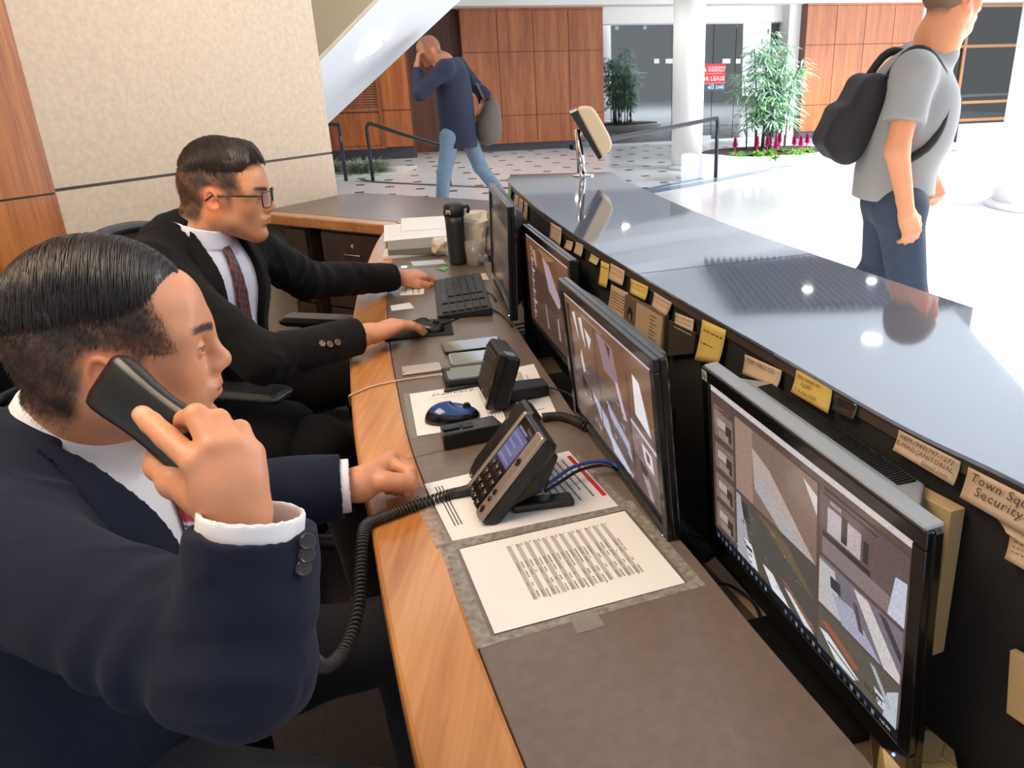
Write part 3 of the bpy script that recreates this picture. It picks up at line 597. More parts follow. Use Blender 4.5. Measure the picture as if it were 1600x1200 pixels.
# drawer units under the rear counter
def dbox(mb, s0, s1, d0, d1, z0, z1):                   # s along the front line from fr_, d behind it
    vs = [fr_-fd*s-fnn*d+Vector((0, 0, z-fr_.z)) for z in (z0, z1) for s, d in ((s0, d0), (s1, d0), (s1, d1), (s0, d1))]
    return mb.add(vs, [(0,1,2,3),(7,6,5,4),(0,4,5,1),(1,5,6,2),(2,6,7,3),(3,7,4,0)])
for i, (s0, s1) in enumerate(((.02, .50), (.60, .78))):
    t = thing('drawer_cabinet', ('dark wooden drawer cabinet with lock under the rear counter', 'narrow dark wooden cabinet side under the rear counter beside the wall')[i], 'cabinet')
    dbox(MB(), s0, s1, .05, .5, 0, DZ-.06).build('body', M_dwal, t)
    zz = [(.49, .675), (.27, .48), (.05, .26)]
    for z0, z1 in zz:
        dr = dbox(MB(), s0+.01, s1-.01, .03, .048, z0, z1).build('drawer', M_dwal, t, bevel=.003)
        if i == 0:
            c_ = fr_-fd*((s0+s1)/2)-fnn*.028; c_.z = (z0+z1)/2-.012
            MB().tube([c_-fd*.055, c_-fd*.055+fnn*.018, c_+fd*.055+fnn*.018, c_+fd*.055], .004, 6).build('handle', mat('brushed_steel', (.62, .58, .52), .3, 1.), dr, smooth=True)
            if z0 > .4: mb = MB(); mb.M = frame(c_+Vector((0, 0, .045)), fd, (0, 0, 1)); mb.lathe([(.011, -.002), (.011, .006), (.004, .007), (.004, .003)], 16).build('lock', MATS['brushed_steel'], dr, smooth=False)

# ================================================================== MONITORS
M_pl = mat('black_plastic', lin(18, 17, 17), .22, coat=.2); M_plm = mat('matte_black_plastic', lin(22, 21, 22), .5); M_shell = mat('silver_grey_shell', lin(150, 154, 158), .35, .2)
M_scr = emis('screen_glow', True, s=.68, rough=.16); M_led = emis('blue_led', False, (.1, .3, 1), 6); M_dk = mat('dark_vent', lin(10, 10, 10), .6)
def monitor(TL, TR, tilt, h, lbl, img, depth=.045, shell=None, vents=False, bz=.02, bzb=.03):
    TL = Vector(TL); TR = Vector(TR); u = (TR-TL).normalized(); W = (TR-TL).length
    nb = Vector((-u.y, u.x, 0)); dn_ = Vector((0, 0, -1))*math.cos(tilt)+nb*math.sin(tilt)
    BL = TL+dn_*h; t = thing('computer_monitor', lbl, 'monitor', (BL.x, BL.y, BL.z), 0, 'monitors along the desk')
    fm = frame(BL-Vector(BL), u, -dn_)                  # x width, y up, z towards the viewer
    def M_(): m_ = MB(); m_.M = fm; return m_
    mb = M_(); mb.bbox(0, W, 0, h, -.018, -.002, .004); mb.build('back_shell', M_pl, t)
    if shell: mb = M_(); mb.bbox(.004, W-.004, h-.002, h+.004, -.020, .004, .002); mb.build('top_cap', shell, t)
    mb = M_()
    for a in ((0, W, 0, bzb), (0, W, h-bz, h), (0, bz, bzb, h-bz), (W-bz, W, bzb, h-bz)): mb.box(a[0], a[1], a[2], a[3], -.004, .006)
    mb.build('bezel', M_pl, t, bevel=.002)
    mb = M_(); k = [(0.04, .02, -.016), (W-.04, .02, -.016), (W-.04, h-.006, -.016), (.04, h-.006, -.016)]; k2 = [(.09, .05, -depth), (W-.09, .05, -depth), (W-.09, h-(.010 if vents else .03), -depth), (.09, h-(.010 if vents else .03), -depth)]
    mb.add(k+k2, [(0, 1, 2, 3), (7, 6, 5, 4), (0, 4, 5, 1), (1, 5, 6, 2), (2, 6, 7, 3), (3, 7, 4, 0)]); mb.build('rear_housing', shell or M_plm, t, bevel=.003)
    if vents:
        mb = M_(); nv = 64
        for i in range(nv):
            x = .10+(W-.2)*i/(nv-1); mb.box(x, x+.0028, h-.014, h-.0062, -depth+.006, -.036)
        mb.build('vent_slots', M_dk, t)
    mb = M_(); mb.box(W/2-.045, W/2+.045, .05, .16, -depth-.035, -depth+.002); 
    neck = mb.build('stand_neck', M_plm, t, bevel=.006)
    c_ = BL+u*(W/2)+nb*(.06) ; zb = TZ-BL.z
    mb = MB(); mb.M = frame(Vector((c_.x-BL.x, c_.y-BL.y, zb)), u, -nb)     # z up?
    mb = MB(); e1 = u; e2 = -nb; q = [e1*a*.13+e2*b2_*.095 for a, b2_ in ((-1, -.7), (-.85, -1), (.85, -1), (1, -.7), (1, .8), (.8, 1), (-.8, 1), (-1, .8))]
    ce = Vector((c_.x-BL.x, c_.y-BL.y, 0)); mb.prism([((p+ce).x, (p+ce).y) for p in (q if e1.cross(e2).z > 0 else q[::-1])], zb, zb+.012); mb.build('stand_foot', M_plm, t, bevel=.004)
    lo_ = ce+nb*.03; mb = MB(); mb.tube([(lo_.x, lo_.y, zb+.005), (lo_.x, lo_.y, .12)], .022, 12); mb.build('stand_post', M_plm, t, smooth=True)
    mb = M_(); mb.lathe([(.0018, .0), (.0018, .0075), (.0001, .0078)], 10, ctr=(W-.022, .012, 0)); mb.build('power_led', M_led, t)
    # picture
    P0 = BL; nrm = -nb*math.cos(tilt)+Vector((0, 0, -1))*0; nrm = u.cross(-dn_)
    scr = M_(); lay = [0]
    sx0, sx1, sy0, sy1 = bz, W-bz, bzb, h-bz
    scr.add([(sx0, sy0, .0004), (sx1, sy0, .0004), (sx1, sy1, .0004), (sx0, sy1, .0004)], [(0, 1, 2, 3)], img.get('bg', (.02, .02, .02)))
    inv = frame(BL, u, -dn_).inverted()
    def px(q):
        p = inv @ onp(q[0], q[1], BL, nrm); return (min(max(p.x, sx0), sx1), min(max(p.y, sy0), sy1))
    for item in img.get('px', []):                      # outlines read off the photographed screen, in screen metres
        lay[0] += 1; z = .0005+.00006*lay[0]; pts = [px(q) for q in item[1]]
        scr.add([(a, b2_, z) for a, b2_ in pts], [tuple(range(len(pts)))], lin(*item[0]))
    for item in img.get('uv', []):
        lay[0] += 1; z = .0005+.00006*lay[0]; pts = [(sx0+(sx1-sx0)*a, sy1-(sy1-sy0)*b2_) for a, b2_ in item[1]]
        scr.add([(a, b2_, z) for a, b2_ in pts], [tuple(range(len(pts)))], lin(*item[0]))
    scr.build('screen', M_scr, t)
    return t, fm, W, h
def rc(c, x0, y0, x1, y1): return (c, [(x0, y0), (x1, y0), (x1, y1), (x0, y1)])
rs = random.Random(11)
# near monitor: CCTV wall with a large frame, small side frames and a taskbar
uv = [rc((206, 196, 196), 0, 0, 1, .05), rc((92, 72, 66), 0, .05, 1, 1), rc((22, 26, 34), 0, .945, 1, 1)]
for k in range(4): uv += [rc((128, 110, 104), .02, .15+.2*k, .15, .31+.2*k), rc((180, 165, 158), .04, .19+.2*k, .10, .24+.2*k), rc((70, 56, 52), .10, .2+.2*k, .14, .29+.2*k), rc((150, 132, 120), .05, .26+.2*k, .12, .30+.2*k)]
uv += [rc((132, 108, 98), .17, .09, .63, .53), rc((158, 132, 118), .17, .09, .28, .53), ((184, 166, 158), [(.28, .19), (.38, .24), (.63, .53), (.44, .53), (.29, .40)]), ((210, 204, 204), [(.56, .12), (.63, .16), (.63, .26)]),
       ((176, 170, 172), [(.33, .32), (.60, .53), (.45, .53), (.29, .42)]), rc((88, 82, 76), .17, .545, .63, .94), ((168, 166, 170), [(.17, .55), (.2, .55), (.28, .94), (.17, .94)]),
       ((66, 62, 60), [(.2, .57), (.24, .57), (.26, .68), (.22, .68)]), ((90, 86, 82), [(.25, .60), (.29, .60), (.31, .72), (.27, .72)]), ((222, 224, 228), [(.22, .80), (.27, .80), (.31, .93), (.26, .93)]), ((40, 40, 44), [(.23, .83), (.27, .83), (.275, .85), (.235, .85)]),
       ((226, 228, 234), [(.34, .84), (.40, .84), (.50, .94), (.40, .94)]), ((150, 96, 74), [(.44, .80), (.46, .79), (.63, .90), (.62, .92)]), ((214, 220, 230), [(.47, .84), (.50, .84), (.63, .93), (.58, .94)]), ((112, 96, 74), [(.30, .55), (.48, .57), (.63, .74), (.45, .64)]),
       rc((96, 80, 80), .65, .09, .99, .42), ((182, 172, 176), [(.68, .16), (.82, .16), (.82, .29), (.68, .29)]), rc((52, 44, 46), .74, .15, .765, .28), rc((54, 46, 50), .83, .18, .85, .28), rc((50, 42, 46), .66, .30, .86, .325), ((132, 116, 118), [(.66, .33), (.98, .33), (.99, .42), (.66, .42)]), ((196, 198, 214), [(.95, .22), (.99, .21), (.99, .42), (.93, .42)]),
       rc((60, 50, 50), .66, .105, .88, .115), rc((150, 140, 140), .69, .12, .74, .14),
       rc((120, 112, 124), .65, .44, .99, .70), ((190, 186, 186), [(.65, .46), (.72, .46), (.76, .69), (.65, .70)]), ((64, 60, 66), [(.70, .50), (.745, .50), (.75, .56), (.705, .56)]), ((168, 168, 190), [(.71, .58), (.80, .56), (.92, .70), (.76, .70)]), ((206, 200, 198), [(.80, .45), (.86, .45), (.99, .66), (.99, .70), (.93, .70)]), ((90, 80, 84), [(.80, .52), (.82, .52), (.85, .64), (.83, .64)]), ((70, 62, 64), [(.90, .45), (.93, .45), (.99, .55), (.99, .6)]),
       rc((96, 90, 80), .65, .715, .99, .945), ((160, 92, 66), [(.66, .79), (.70, .77), (.84, .84), (.82, .87)]), ((216, 222, 230), [(.66, .84), (.70, .83), (.84, .90), (.82, .93), (.74, .93)]), ((112, 60, 46), [(.70, .865), (.84, .91), (.84, .918), (.70, .875)]), ((206, 212, 222), [(.90, .84), (.94, .85), (.95, .91), (.92, .91)]), ((64, 70, 78), [(.91, .86), (.935, .865), (.935, .88), (.91, .875)]), ((188, 196, 202), [(.95, .80), (.99, .74), (.99, .94), (.94, .94)]), ((170, 178, 192), [(.88, .74), (.90, .74), (.97, .86), (.96, .88)])]
for k in range(30): x = .03+.03*k; uv.append(rc(((90, 110, 140), (60, 70, 84), (120, 130, 140))[k % 3], x, .96, x+.012, .985)) if k not in (12, 13, 14, 22) else None
for k in range(26): x = rs.uniform(.18, .62); y = rs.uniform(.56, .92); c = rs.choice([(120, 112, 100), (70, 66, 62), (150, 140, 120)]); uv.append(rc(c, x, y, x+rs.uniform(.005, .03), y+rs.uniform(.004, .012)))
for k in range(10): uv.append(rc((170, 140, 120), .045, .095+.012*k, .045+rs.uniform(.03, .07), .099+.012*k))
m3, fm3, W3, H3 = monitor((0.187, 1.135, 1.006), (.334, .652, 1.006), math.radians(4.35), .325, 'nearest computer monitor with silver top edge showing camera views', {'bg': (.05, .04, .04), 'uv': uv}, .066, M_shell, True)
mb = MB(); mb.M = fm3; mb.lathe([(.0075, .006), (.0075, .0068), (.0001, .0068)], 20, ctr=(.011, H3-.012, 0)); mb.box(.0025, .0195, H3-.0205, H3-.0035, .006, .0063); mb.build('round_logo', mat('logo_silver', lin(170, 172, 160), .4), m3)
v, f_ = text_mesh('hp', .011, .25); mb = MB(); mb.M = fm3; mb.add([(p.x+.0055, p.y+H3-.015, .0071) for p in v], f_); mb.build('logo_letters', M_dk, m3)
v, f_ = text_mesh('HUNT', .013); mb = MB(); mb.M = fm3; mb.add([(p.x+W3*.84, p.y+.062, .0062) for p in v], f_, lin(50, 50, 44)); mb.build('screen_lettering', M_scr, m3)
v, f_ = text_mesh('1:35 PM', .006); mb = MB(); mb.M = fm3; mb.add([(p.x+W3*.90, p.y+.038, .0062) for p in v], f_, lin(220, 220, 220)); mb.build('clock_lettering', M_scr, m3)
# second monitor
uv = [rc((196, 180, 190), 0, 0, 1, .035), rc((120, 84, 64), 0, .035, 1, .42), rc((100, 80, 76), 0, .42, 1, 1), rc((60, 44, 40), .02, .08, .07, .5), rc((24, 22, 26), 0, .955, 1, 1)]
for a in ([(.10, .12), (.14, .10), (.16, .30)], [(.19, .12), (.23, .10), (.25, .32), (.21, .22)], [(.26, .16), (.34, .2), (.30, .3)]): uv.append(((214, 206, 206), a))
uv += [((150, 120, 128), [(.42, .10), (.60, .12), (.64, .36), (.48, .34)]), ((88, 66, 66), [(.52, .12), (.58, .13), (.56, .22)]), ((230, 226, 232), [(.80, .16), (.86, .18), (.94, .48), (.80, .42)]), ((206, 180, 190), [(.60, .34), (.63, .34), (.70, .55), (.66, .56)]),
       ((212, 190, 170), [(.16, .42), (.18, .36), (.21, .52), (.18, .54)]), ((176, 180, 206), [(.28, .62), (.46, .72), (.52, .90), (.36, .78)]), ((196, 200, 224), [(.44, .78), (.70, .93), (.66, .95), (.5, .93)]), ((170, 172, 196), [(.46, .56), (.70, .70), (.72, .82), (.5, .66)]), ((96, 88, 96), [(.50, .66), (.68, .76), (.68, .80), (.52, .72)]),
       ((126, 110, 108), [(.74, .50), (.97, .56), (.97, .78), (.76, .70)]), ((210, 206, 212), [(.74, .485), (.98, .545), (.98, .565), (.74, .505)]), ((214, 210, 216), [(.84, .58), (.93, .60), (.94, .72), (.86, .70)]), ((90, 78, 80), [(.87, .61), (.91, .62), (.91, .68), (.88, .67)]), ((40, 36, 38), [(.80, .72), (.88, .74), (.86, .80), (.82, .79)]),
       ((168, 152, 156), [(.82, .80), (.88, .80), (.92, .93), (.88, .93)]), ((60, 50, 50), [(.15, .56), (.27, .64), (.26, .74), (.15, .66)]), rc((70, 56, 54), .385, .08, .395, .95), rc((50, 40, 40), .74, .2, .748, .95), rc((160, 132, 118), .25, .07, .5, .08)]
for k in range(46): x = rs.uniform(.05, .95); y = rs.uniform(.4, .93); c = rs.choice([(150, 140, 146), (60, 50, 50), (186, 178, 184), (84, 70, 66)]); uv.append((c, [(x, y), (x+rs.uniform(.01, .04), y+rs.uniform(.0, .03)), (x+rs.uniform(.01, .03), y+rs.uniform(.01, .05))]))
monitor((-.042, 1.523, 1.054), (.103, 1.034, 1.054), math.radians(5.2), .318, 'second computer monitor from the front with coloured camera views and blue power light', {'bg': (.05, .04, .04), 'uv': uv}, .05, None)
# third
uv = [rc((200, 178, 186), 0, 0, 1, .03), rc((112, 74, 50), 0, .03, 1, .3), rc((84, 60, 52), 0, .3, 1, 1), ((176, 150, 164), [(.40, .12), (.55, .16), (.80, .45), (.72, .52), (.52, .42)]), ((140, 116, 124), [(.40, .62), (.43, .60), (.48, .84), (.44, .86)]), ((160, 140, 150), [(.68, .64), (.71, .62), (.74, .84), (.7, .84)]), rc((24, 22, 26), 0, .95, 1, 1)]
for k in range(7): uv += [((170, 150, 150), [(.10, .10+.115*k), (.16+.02*(k % 3), .12+.115*k), (.13, .17+.115*k)]), ((60, 44, 40), [(.14, .15+.115*k), (.19, .16+.115*k), (.16, .19+.115*k)]), ((196, 180, 176), [(.12, .17+.115*k), (.155, .18+.115*k), (.13, .2+.115*k)])]
uv += [((196, 176, 170), [(.18, .13), (.21, .12), (.25, .3), (.22, .26)]), ((150, 110, 80), [(.3, .06), (.7, .06), (.5, .14)])]
monitor((-.16, 2.268, 1.030), (-.021, 1.778, 1.030), math.radians(1.5), .315, 'third computer monitor from the front, partly hidden, brown camera view', {'bg': (.05, .04, .04), 'uv': uv}, .05, None)
# farthest, dim
uv = [rc((26, 25, 27), 0, 0, 1, .2), rc((104, 84, 70), 0, .2, 1, .34), rc((84, 70, 62), 0, .34, 1, .62), rc((62, 54, 56), 0, .62, 1, .78), rc((84, 66, 54), 0, .78, 1, .86), rc((46, 42, 42), 0, .86, 1, 1)]
monitor((-.296, 2.70, 1.094), (-.190, 2.172, 1.094), math.radians(-2.0), .325, 'farthest computer monitor with a dim dark screen near the ledge end', {'bg': (.03, .03, .03), 'uv': uv}, .05, None, bz=.022)
# ================================================================== THINGS ON THE DESK
M_paper = mat('white_paper', lin(240, 234, 226), .55); M_ink = mat('printed_ink', lin(96, 88, 84), .6); M_ink3 = mat('printed_table_ink', lin(128, 118, 110), .6); M_grey = mat('printed_grey', lin(188, 178, 168), .6); M_redp = mat('printed_red', lin(208, 34, 32), .5)
M_film = mat('laminate_film', lin(168, 158, 146), .22, alpha=.55, bump=(240, .8), coat=.4); M_tape = mat('scuffed_tape', lin(190, 182, 170), .35, alpha=.45, var=(90, .5, (1, 1, 1)), bump=(300, 1))
M_ink2 = mat('pen_ink', lin(84, 62, 48), .6)
def quadthing(name, label, cat, q, z, t, m, group=None, part='sheet'):
    P = [at(x, y, z) for x, y in q]; c = sum(P, Vector())/4; o = thing(name, label, cat, (c.x, c.y, z), 0, group)
    P2 = [(p.x-c.x, p.y-c.y) for p in P]; ar = sum(P2[i][0]*P2[(i+1) % 4][1]-P2[(i+1) % 4][0]*P2[i][1] for i in range(4))
    MB().prism(P2 if ar > 0 else P2[::-1], .0004, t+.0004).build(part, m, o); return o, c, P
def quadsolo(name, label, cat, q, z, t, m, group=None):
    P = [at(x, y, z) for x, y in q]; c = sum(P, Vector())/4; P2 = [(p.x-c.x, p.y-c.y) for p in P]; ar = sum(P2[i][0]*P2[(i+1) % 4][1]-P2[(i+1) % 4][0]*P2[i][1] for i in range(4))
    o = MB().prism(P2 if ar > 0 else P2[::-1], .0004, t+.0004).build(name, m, loc=(c.x, c.y, z)); return tag(o, label, cat, group)
rr = random.Random(5)
def flatq(mb, P0, U, V, u0, v0, u1, v1, z):
    mb.add([P0+U*u0+V*v0+Vector((0, 0, z)), P0+U*u1+V*v0+Vector((0, 0, z)), P0+U*u1+V*v1+Vector((0, 0, z)), P0+U*u0+V*v1+Vector((0, 0, z))], [(3, 2, 1, 0)])
# sheet with the table
o, c, P = quadthing('laminated_sheet', 'laminated white sheet with a grey striped table, nearest on the desk', 'paper', ((718, 859), (976, 799), (1070.5, 911.4), (773, 991)), DZ+.0006, .0005, M_paper)
P0 = P[0]-c; U = P[1]-P[0]; V = P[3]-P[0]; P0.z = 0; U.z = V.z = 0
st = MB(); ink = MB(); N_ = 24; u0, u1, v0, v1 = .245, .86, .10, .80
for i in range(N_):
    a = u0+(u1-u0)*i/N_; w_ = (u1-u0)/N_
    if i % 2 == 0: flatq(st, P0, U, V, a, v0+.01, a+w_, v1-.02, .0011)
    for (b0, b1) in ((.0, .06), (.33, .50), (.50, .62) if i % 3 else (.52, .56), (.70, .80), (.84, 1.0)):
        if rr.random() < .1: continue
        y = v0+(v1-v0)*(b0+rr.uniform(0, .01)); ye = v0+(v1-v0)*(b1-rr.uniform(0, .05))
        while y < ye:
            d = rr.uniform(.008, .02); flatq(ink, P0, U, V, a+w_*.2, y, a+w_*.52, min(y+d, ye), .0013); y += d+.005
st.build('table_stripes', M_grey, o); ink.build('table_text', M_ink3, o)
fm_ = MB()
for a, b_ in ((-.10, -.02), (1.02, 1.09)): flatq(fm_, P0, U, V, a, -.13, b_, 1.09, .0004)
flatq(fm_, P0, U, V, -.10, -.12, 1.09, -.02, .0003); flatq(fm_, P0, U, V, -.10, 1.015, 1.09, 1.085, .0003)
fm_.build('film_border', M_tape, o)
tp = MB(); flatq(tp, P0, U, V, .36, 1.03, .50, 1.20, .0005); tp.build('tape_piece', M_film, o)
# sheet with the red bar
o, c, P = quadthing('laminated_sheet', 'laminated white sheet with a red bar lying under the desk phone', 'paper', ((663, 757), (888.6, 705), (966, 791), (707, 846)), DZ+.0006, .0005, M_paper)
P0 = P[0]-c; U = P[1]-P[0]; V = P[3]-P[0]; P0.z = 0; U.z = V.z = 0
mb = MB(); flatq(mb, P0, U, V, .955, .10, .985, .92, .0012); mb.build('red_bar', M_redp, o); ink = MB()
for k in range(15):
    u = .90-.045*k; L_ = rr.uniform(.3, .7); y = .14
    if k in (0, 2, 4, 5): L_ = .75
    while y < .14+L_: d = rr.uniform(.01, .04); flatq(ink, P0, U, V, u, y, u+.013, y+d, .0012); y += d+.008
for k in range(3): flatq(ink, P0, U, V, .05+.02*k, .1, .058+.02*k, .8, .0012)
ink.build('printed_text', M_ink, o)
fm_ = MB(); flatq(fm_, P0, U, V, -.10, -.07, -.01, 1.03, .0004); flatq(fm_, P0, U, V, -.10, 1.005, 1.06, 1.06, .0004); flatq(fm_, P0, U, V, 1.003, .1, 1.05, 1.1, .0003)
fm_.build('film_border', M_tape, o)
# delivery sheet
o, c, P = quadthing('laminated_sheet', 'laminated sheet with the handwritten word Delivery under the blue mouse', 'paper', ((640, 616), (768, 597), (792, 660), (652, 682)), DZ+.0004, .0005, M_paper)
P0 = P[0]-c; U = P[1]-P[0]; V = P[3]-P[0]; P0.z = 0; U.z = V.z = 0
lu = MB()
L0 = P0+U*.24+V*.16; fmt = frame(L0+Vector((0, 0, .0014)), U, -V)
v, f_ = text_mesh('Delivery', .025, .35, 1.15); lu.M = fmt; lu.add([(p.x, p.y*.8-.0, 0) for p in v], f_); lu.build('handwriting', M_ink, o)
ink = MB()
for k in range(5): flatq(ink, P0, U, V, .80+.035*k, .1, .81+.035*k, .9, .0012)
flatq(ink, P0, U, V, .2, .22, .60, .228, .0012); ink.build('ruled_lines', M_grey, o)
fm_ = MB(); flatq(fm_, P0, U, V, -.07, -.03, -.005, 1.03, .0006); fm_.build('film_border', M_film, o)
o, c, P = quadthing('paper_sheet', 'white sheet behind the intercom speaker near the desk edge', 'paper', ((786, 579), (834, 569), (871, 648), (818, 661)), DZ+.0004, .0005, M_paper)
P0 = P[0]-c; U = P[1]-P[0]; V = P[3]-P[0]; P0.z = 0; U.z = V.z = 0
ink = MB(); flatq(ink, P0, U, V, .3, .1, .5, .5, .0012); flatq(ink, P0, U, V, .6, .2, .65, .35, .0012); flatq(ink, P0, U, V, .3, .85, .7, .87, .0012); ink.build('printed_text', M_grey, o)
# small notes
o, c, P = quadthing('taped_note', 'small white handwritten note taped between the far guard\'s hands', 'paper', ((626, 446), (663, 444), (662.5, 460), (625, 462)), DZ+.0004, .0005, M_paper)
P0 = P[0]-c; U = P[1]-P[0]; V = P[3]-P[0]; P0.z = 0; U.z = V.z = 0; ink = MB()
for k in (.2, .5, .72): 
    y = .15
    while y < .85: d = rr.uniform(.03, .08); flatq(ink, P0, U, V, k, y, k+.07, y+d, .0012); y += d+.04
ink.build('handwriting', MATS['printed_ink'], o)
quadsolo('taped_note', 'cream blank note behind the keyboard near the farthest monitor', 'paper', ((736, 429), (759, 427), (764, 437.5), (741, 438.5)), DZ+.0004, .0006, mat('cream_paper', lin(226, 204, 170), .6))
quadsolo('taped_note', 'white note tucked beside the far guard\'s mouse hand', 'paper', ((610, 478), (640, 473), (648, 482), (612, 486)), DZ+.0004, .0006, M_paper)
o, c, P = quadthing('laminated_card', 'laminated pale blue card beyond the far guard\'s left hand', 'paper', ((621, 409), (695, 404), (701, 414), (628, 420)), DZ+.0004, .0007, M_film)
P0 = P[0]-c; U = P[1]-P[0]; V = P[3]-P[0]; P0.z = 0; U.z = V.z = 0
mb = MB(); flatq(mb, P0, U, V, .26, .15, .93, .75, .0014); mb.build('insert', mat('pale_blue_paper', lin(206, 214, 226), .5), o)
quadsolo('green_note', 'bright green paper slip by the far guard\'s fingertips', 'paper', ((684, 420.5), (691, 417), (702, 417.5), (695, 423.5)), DZ+.0016, .0005, mat('green_paper', lin(90, 200, 100), .5))
quadsolo('yellow_folder', 'yellow folder lying behind the crumpled paper bag', 'folder', ((742, 358), (752, 349), (785, 342), (790, 358)), DZ+.0004, .004, mat('yellow_folder', lin(238, 214, 120), .5))
quadsolo('cream_paper_sheet', 'long cream paper in the trough between the two nearest monitors', 'paper', ((1060, 838), (1100, 830), (1240, 960), (1200, 985)), TZ+.0004, .001, mat('cream_sheet', lin(222, 184, 146), .6))
# mouse pad
quadsolo('mouse_pad', 'thin black mouse pad under the far guard\'s right hand', 'mouse pad', ((601, 533), (709, 523), (704, 499), (618, 503)), DZ+.0002, .003, mat('pad_cloth', lin(26, 23, 22), .85))
# mice
def mouse(name, label, c, yaw, L_, W_, H_, m1, m2, z=DZ):
    t = thing(name, label, 'computer mouse', (c.x, c.y, z), yaw); n1, n2 = 20, 24
    for part, m_, lo, hi in (('body', m2, 0, .44), ('top_shell', m1, .42, 1.0)):
        mb = MB(); vs = []; fs = []
        for i in range(n1+1):
            ph = PI/2*(lo+(hi-lo)*i/n1)
            for j in range(n2):
                th = 2*PI*j/n2; x = math.cos(th)*abs(math.cos(th))**-.15 if abs(math.cos(th)) > 1e-3 else 0; y = math.sin(th)
                r = math.cos(ph)**.78 if ph < PI/2-.001 else 0.0; asym = 1+.1*math.cos(th)
                vs.append((L_/2*x*r, W_/2*y*r*(1-.18*x*x if x < 0 else 1), H_*math.sin(ph)*(1-.22*x)))
        for i in range(n1):
            for j in range(n2): j2 = (j+1) % n2; fs.append((i*n2+j, i*n2+j2, (i+1)*n2+j2, (i+1)*n2+j))
        if lo == 0: fs.append(tuple(reversed(range(n2))))
        s_ = 1.004 if lo else 1; mb.add([(a*s_, b_*s_, c_*s_+.0006) for a, b_, c_ in vs], fs); mb.build(part, m_, t, smooth=True)
    mb = MB(); mb.lathe([(.009, -.0035), (.009, .0035)], 16); me_ = mb
    o = mb.build('scroll_wheel', M_plm, t); o.rotation_euler = (PI/2, 0, 0); o.location = (L_*.27, 0, H_*.72)
    return t
M_blue = mat('glossy_blue_shell', lin(24, 62, 128), .2, coat=.5)
pa, pb_ = at(676, 645, DZ+.01), at(742, 637, DZ+.01)
mouse('blue_mouse', 'glossy blue and black wireless mouse on the Delivery sheet', (at(707, 650, DZ+.008)), math.atan2((pb_-pa).y, (pb_-pa).x), .118, .074, .034, M_blue, M_pl, DZ+.001)
pf = at(668, 512, DZ+.01)
fmouse = mouse('black_mouse', 'small black wired mouse under the far guard\'s right hand', pf, -.25, .10, .06, .030, M_plm, M_pl, DZ+.0034)
def cable(name, label, pts, r, m, n_=50):
    o = MB().tube(resample(pts, n_), r, 8).build(name, m, smooth=True); return tag(o, label, 'cable')
M_cbl = mat('black_cable', lin(24, 22, 22), .5)
cable('mouse_cable', 'thin black cable from the black mouse behind the keyboard', [at(684, 507, DZ+.014), at(700, 504, DZ+.005), at(722, 493, DZ+.004), at(742, 481, DZ+.004), at(765, 482, DZ+.004), at(785, 493, DZ+.004), at(800, 510, DZ+.004), at(806, 525, TZ+.06)], .0022, M_cbl)
cable('keyboard_cable', 'thin black cable leaving the back of the keyboard', [at(733, 457, DZ+.006), at(750, 455, DZ+.004), at(768, 460, DZ+.004), at(775, 470, DZ+.004), at(786, 486, TZ+.08)], .0022, M_cbl)
# keyboard
kq = [at(x, y, DZ+.018) for x, y in ((677, 430), (721, 429.5), (741, 486), (683.5, 491))]
kt = thing('keyboard', 'black full size keyboard beside the farthest monitor', 'keyboard', (kq[3].x, kq[3].y, DZ))
e1 = (kq[0]-kq[3]); KL = .455; KW = .165; e1.z = 0; e1.normalize(); e2 = Vector((e1.y, -e1.x, 0))
km = frame(Vector((0, 0, 0)), e1, Vector((-e1.y, e1.x, 0)))
def K(): b_ = MB(); b_.M = km; return b_
mb = K(); vs = [(0, -KW, .002), (KL, -KW, .002), (KL, 0, .002), (0, 0, .002), (0, -KW, .026), (KL, -KW, .026), (KL, 0, .013), (0, 0, .013)]
mb.add(vs, [(3, 2, 1, 0), (4, 5, 6, 7), (0, 1, 5, 4), (1, 2, 6, 5), (2, 3, 7, 6), (3, 0, 4, 7)]); mb.build('case', M_plm, kt, bevel=.003)
mb = K(); nr, nc = 6, 22
for i in range(nr):
    y1 = -.016-.0232*i; x = .012
    while x < KL-.02:
        # right end of the keyboard is the numpad: nearest the camera
        d = .0195
        if i == 0 and .12 < KL-x < .13: pass
        if i == 0 and 6*.0195 < x < 11*.0195: d = .115
        zt = .0135+.013*(-y1/KW)
        gap = (KL-x) > .0 and (abs(x-.095) < .008 or abs(x-.165) < .008)
        if not gap:
            mb.box(x+.0012, x+d-.0018, y1-.0195, y1-.001, zt-.002, zt+.006)
        x += d
    
mb.build('keycaps', mat('keycap_black', lin(44, 42, 43), .45), kt, bevel=0)
MB_f = K(); 
for x in (.03, KL-.05): MB_f.box(x, x+.02, -KW+.006, -KW+.02, 0, .004)
MB_f.build('feet', M_plm, kt)
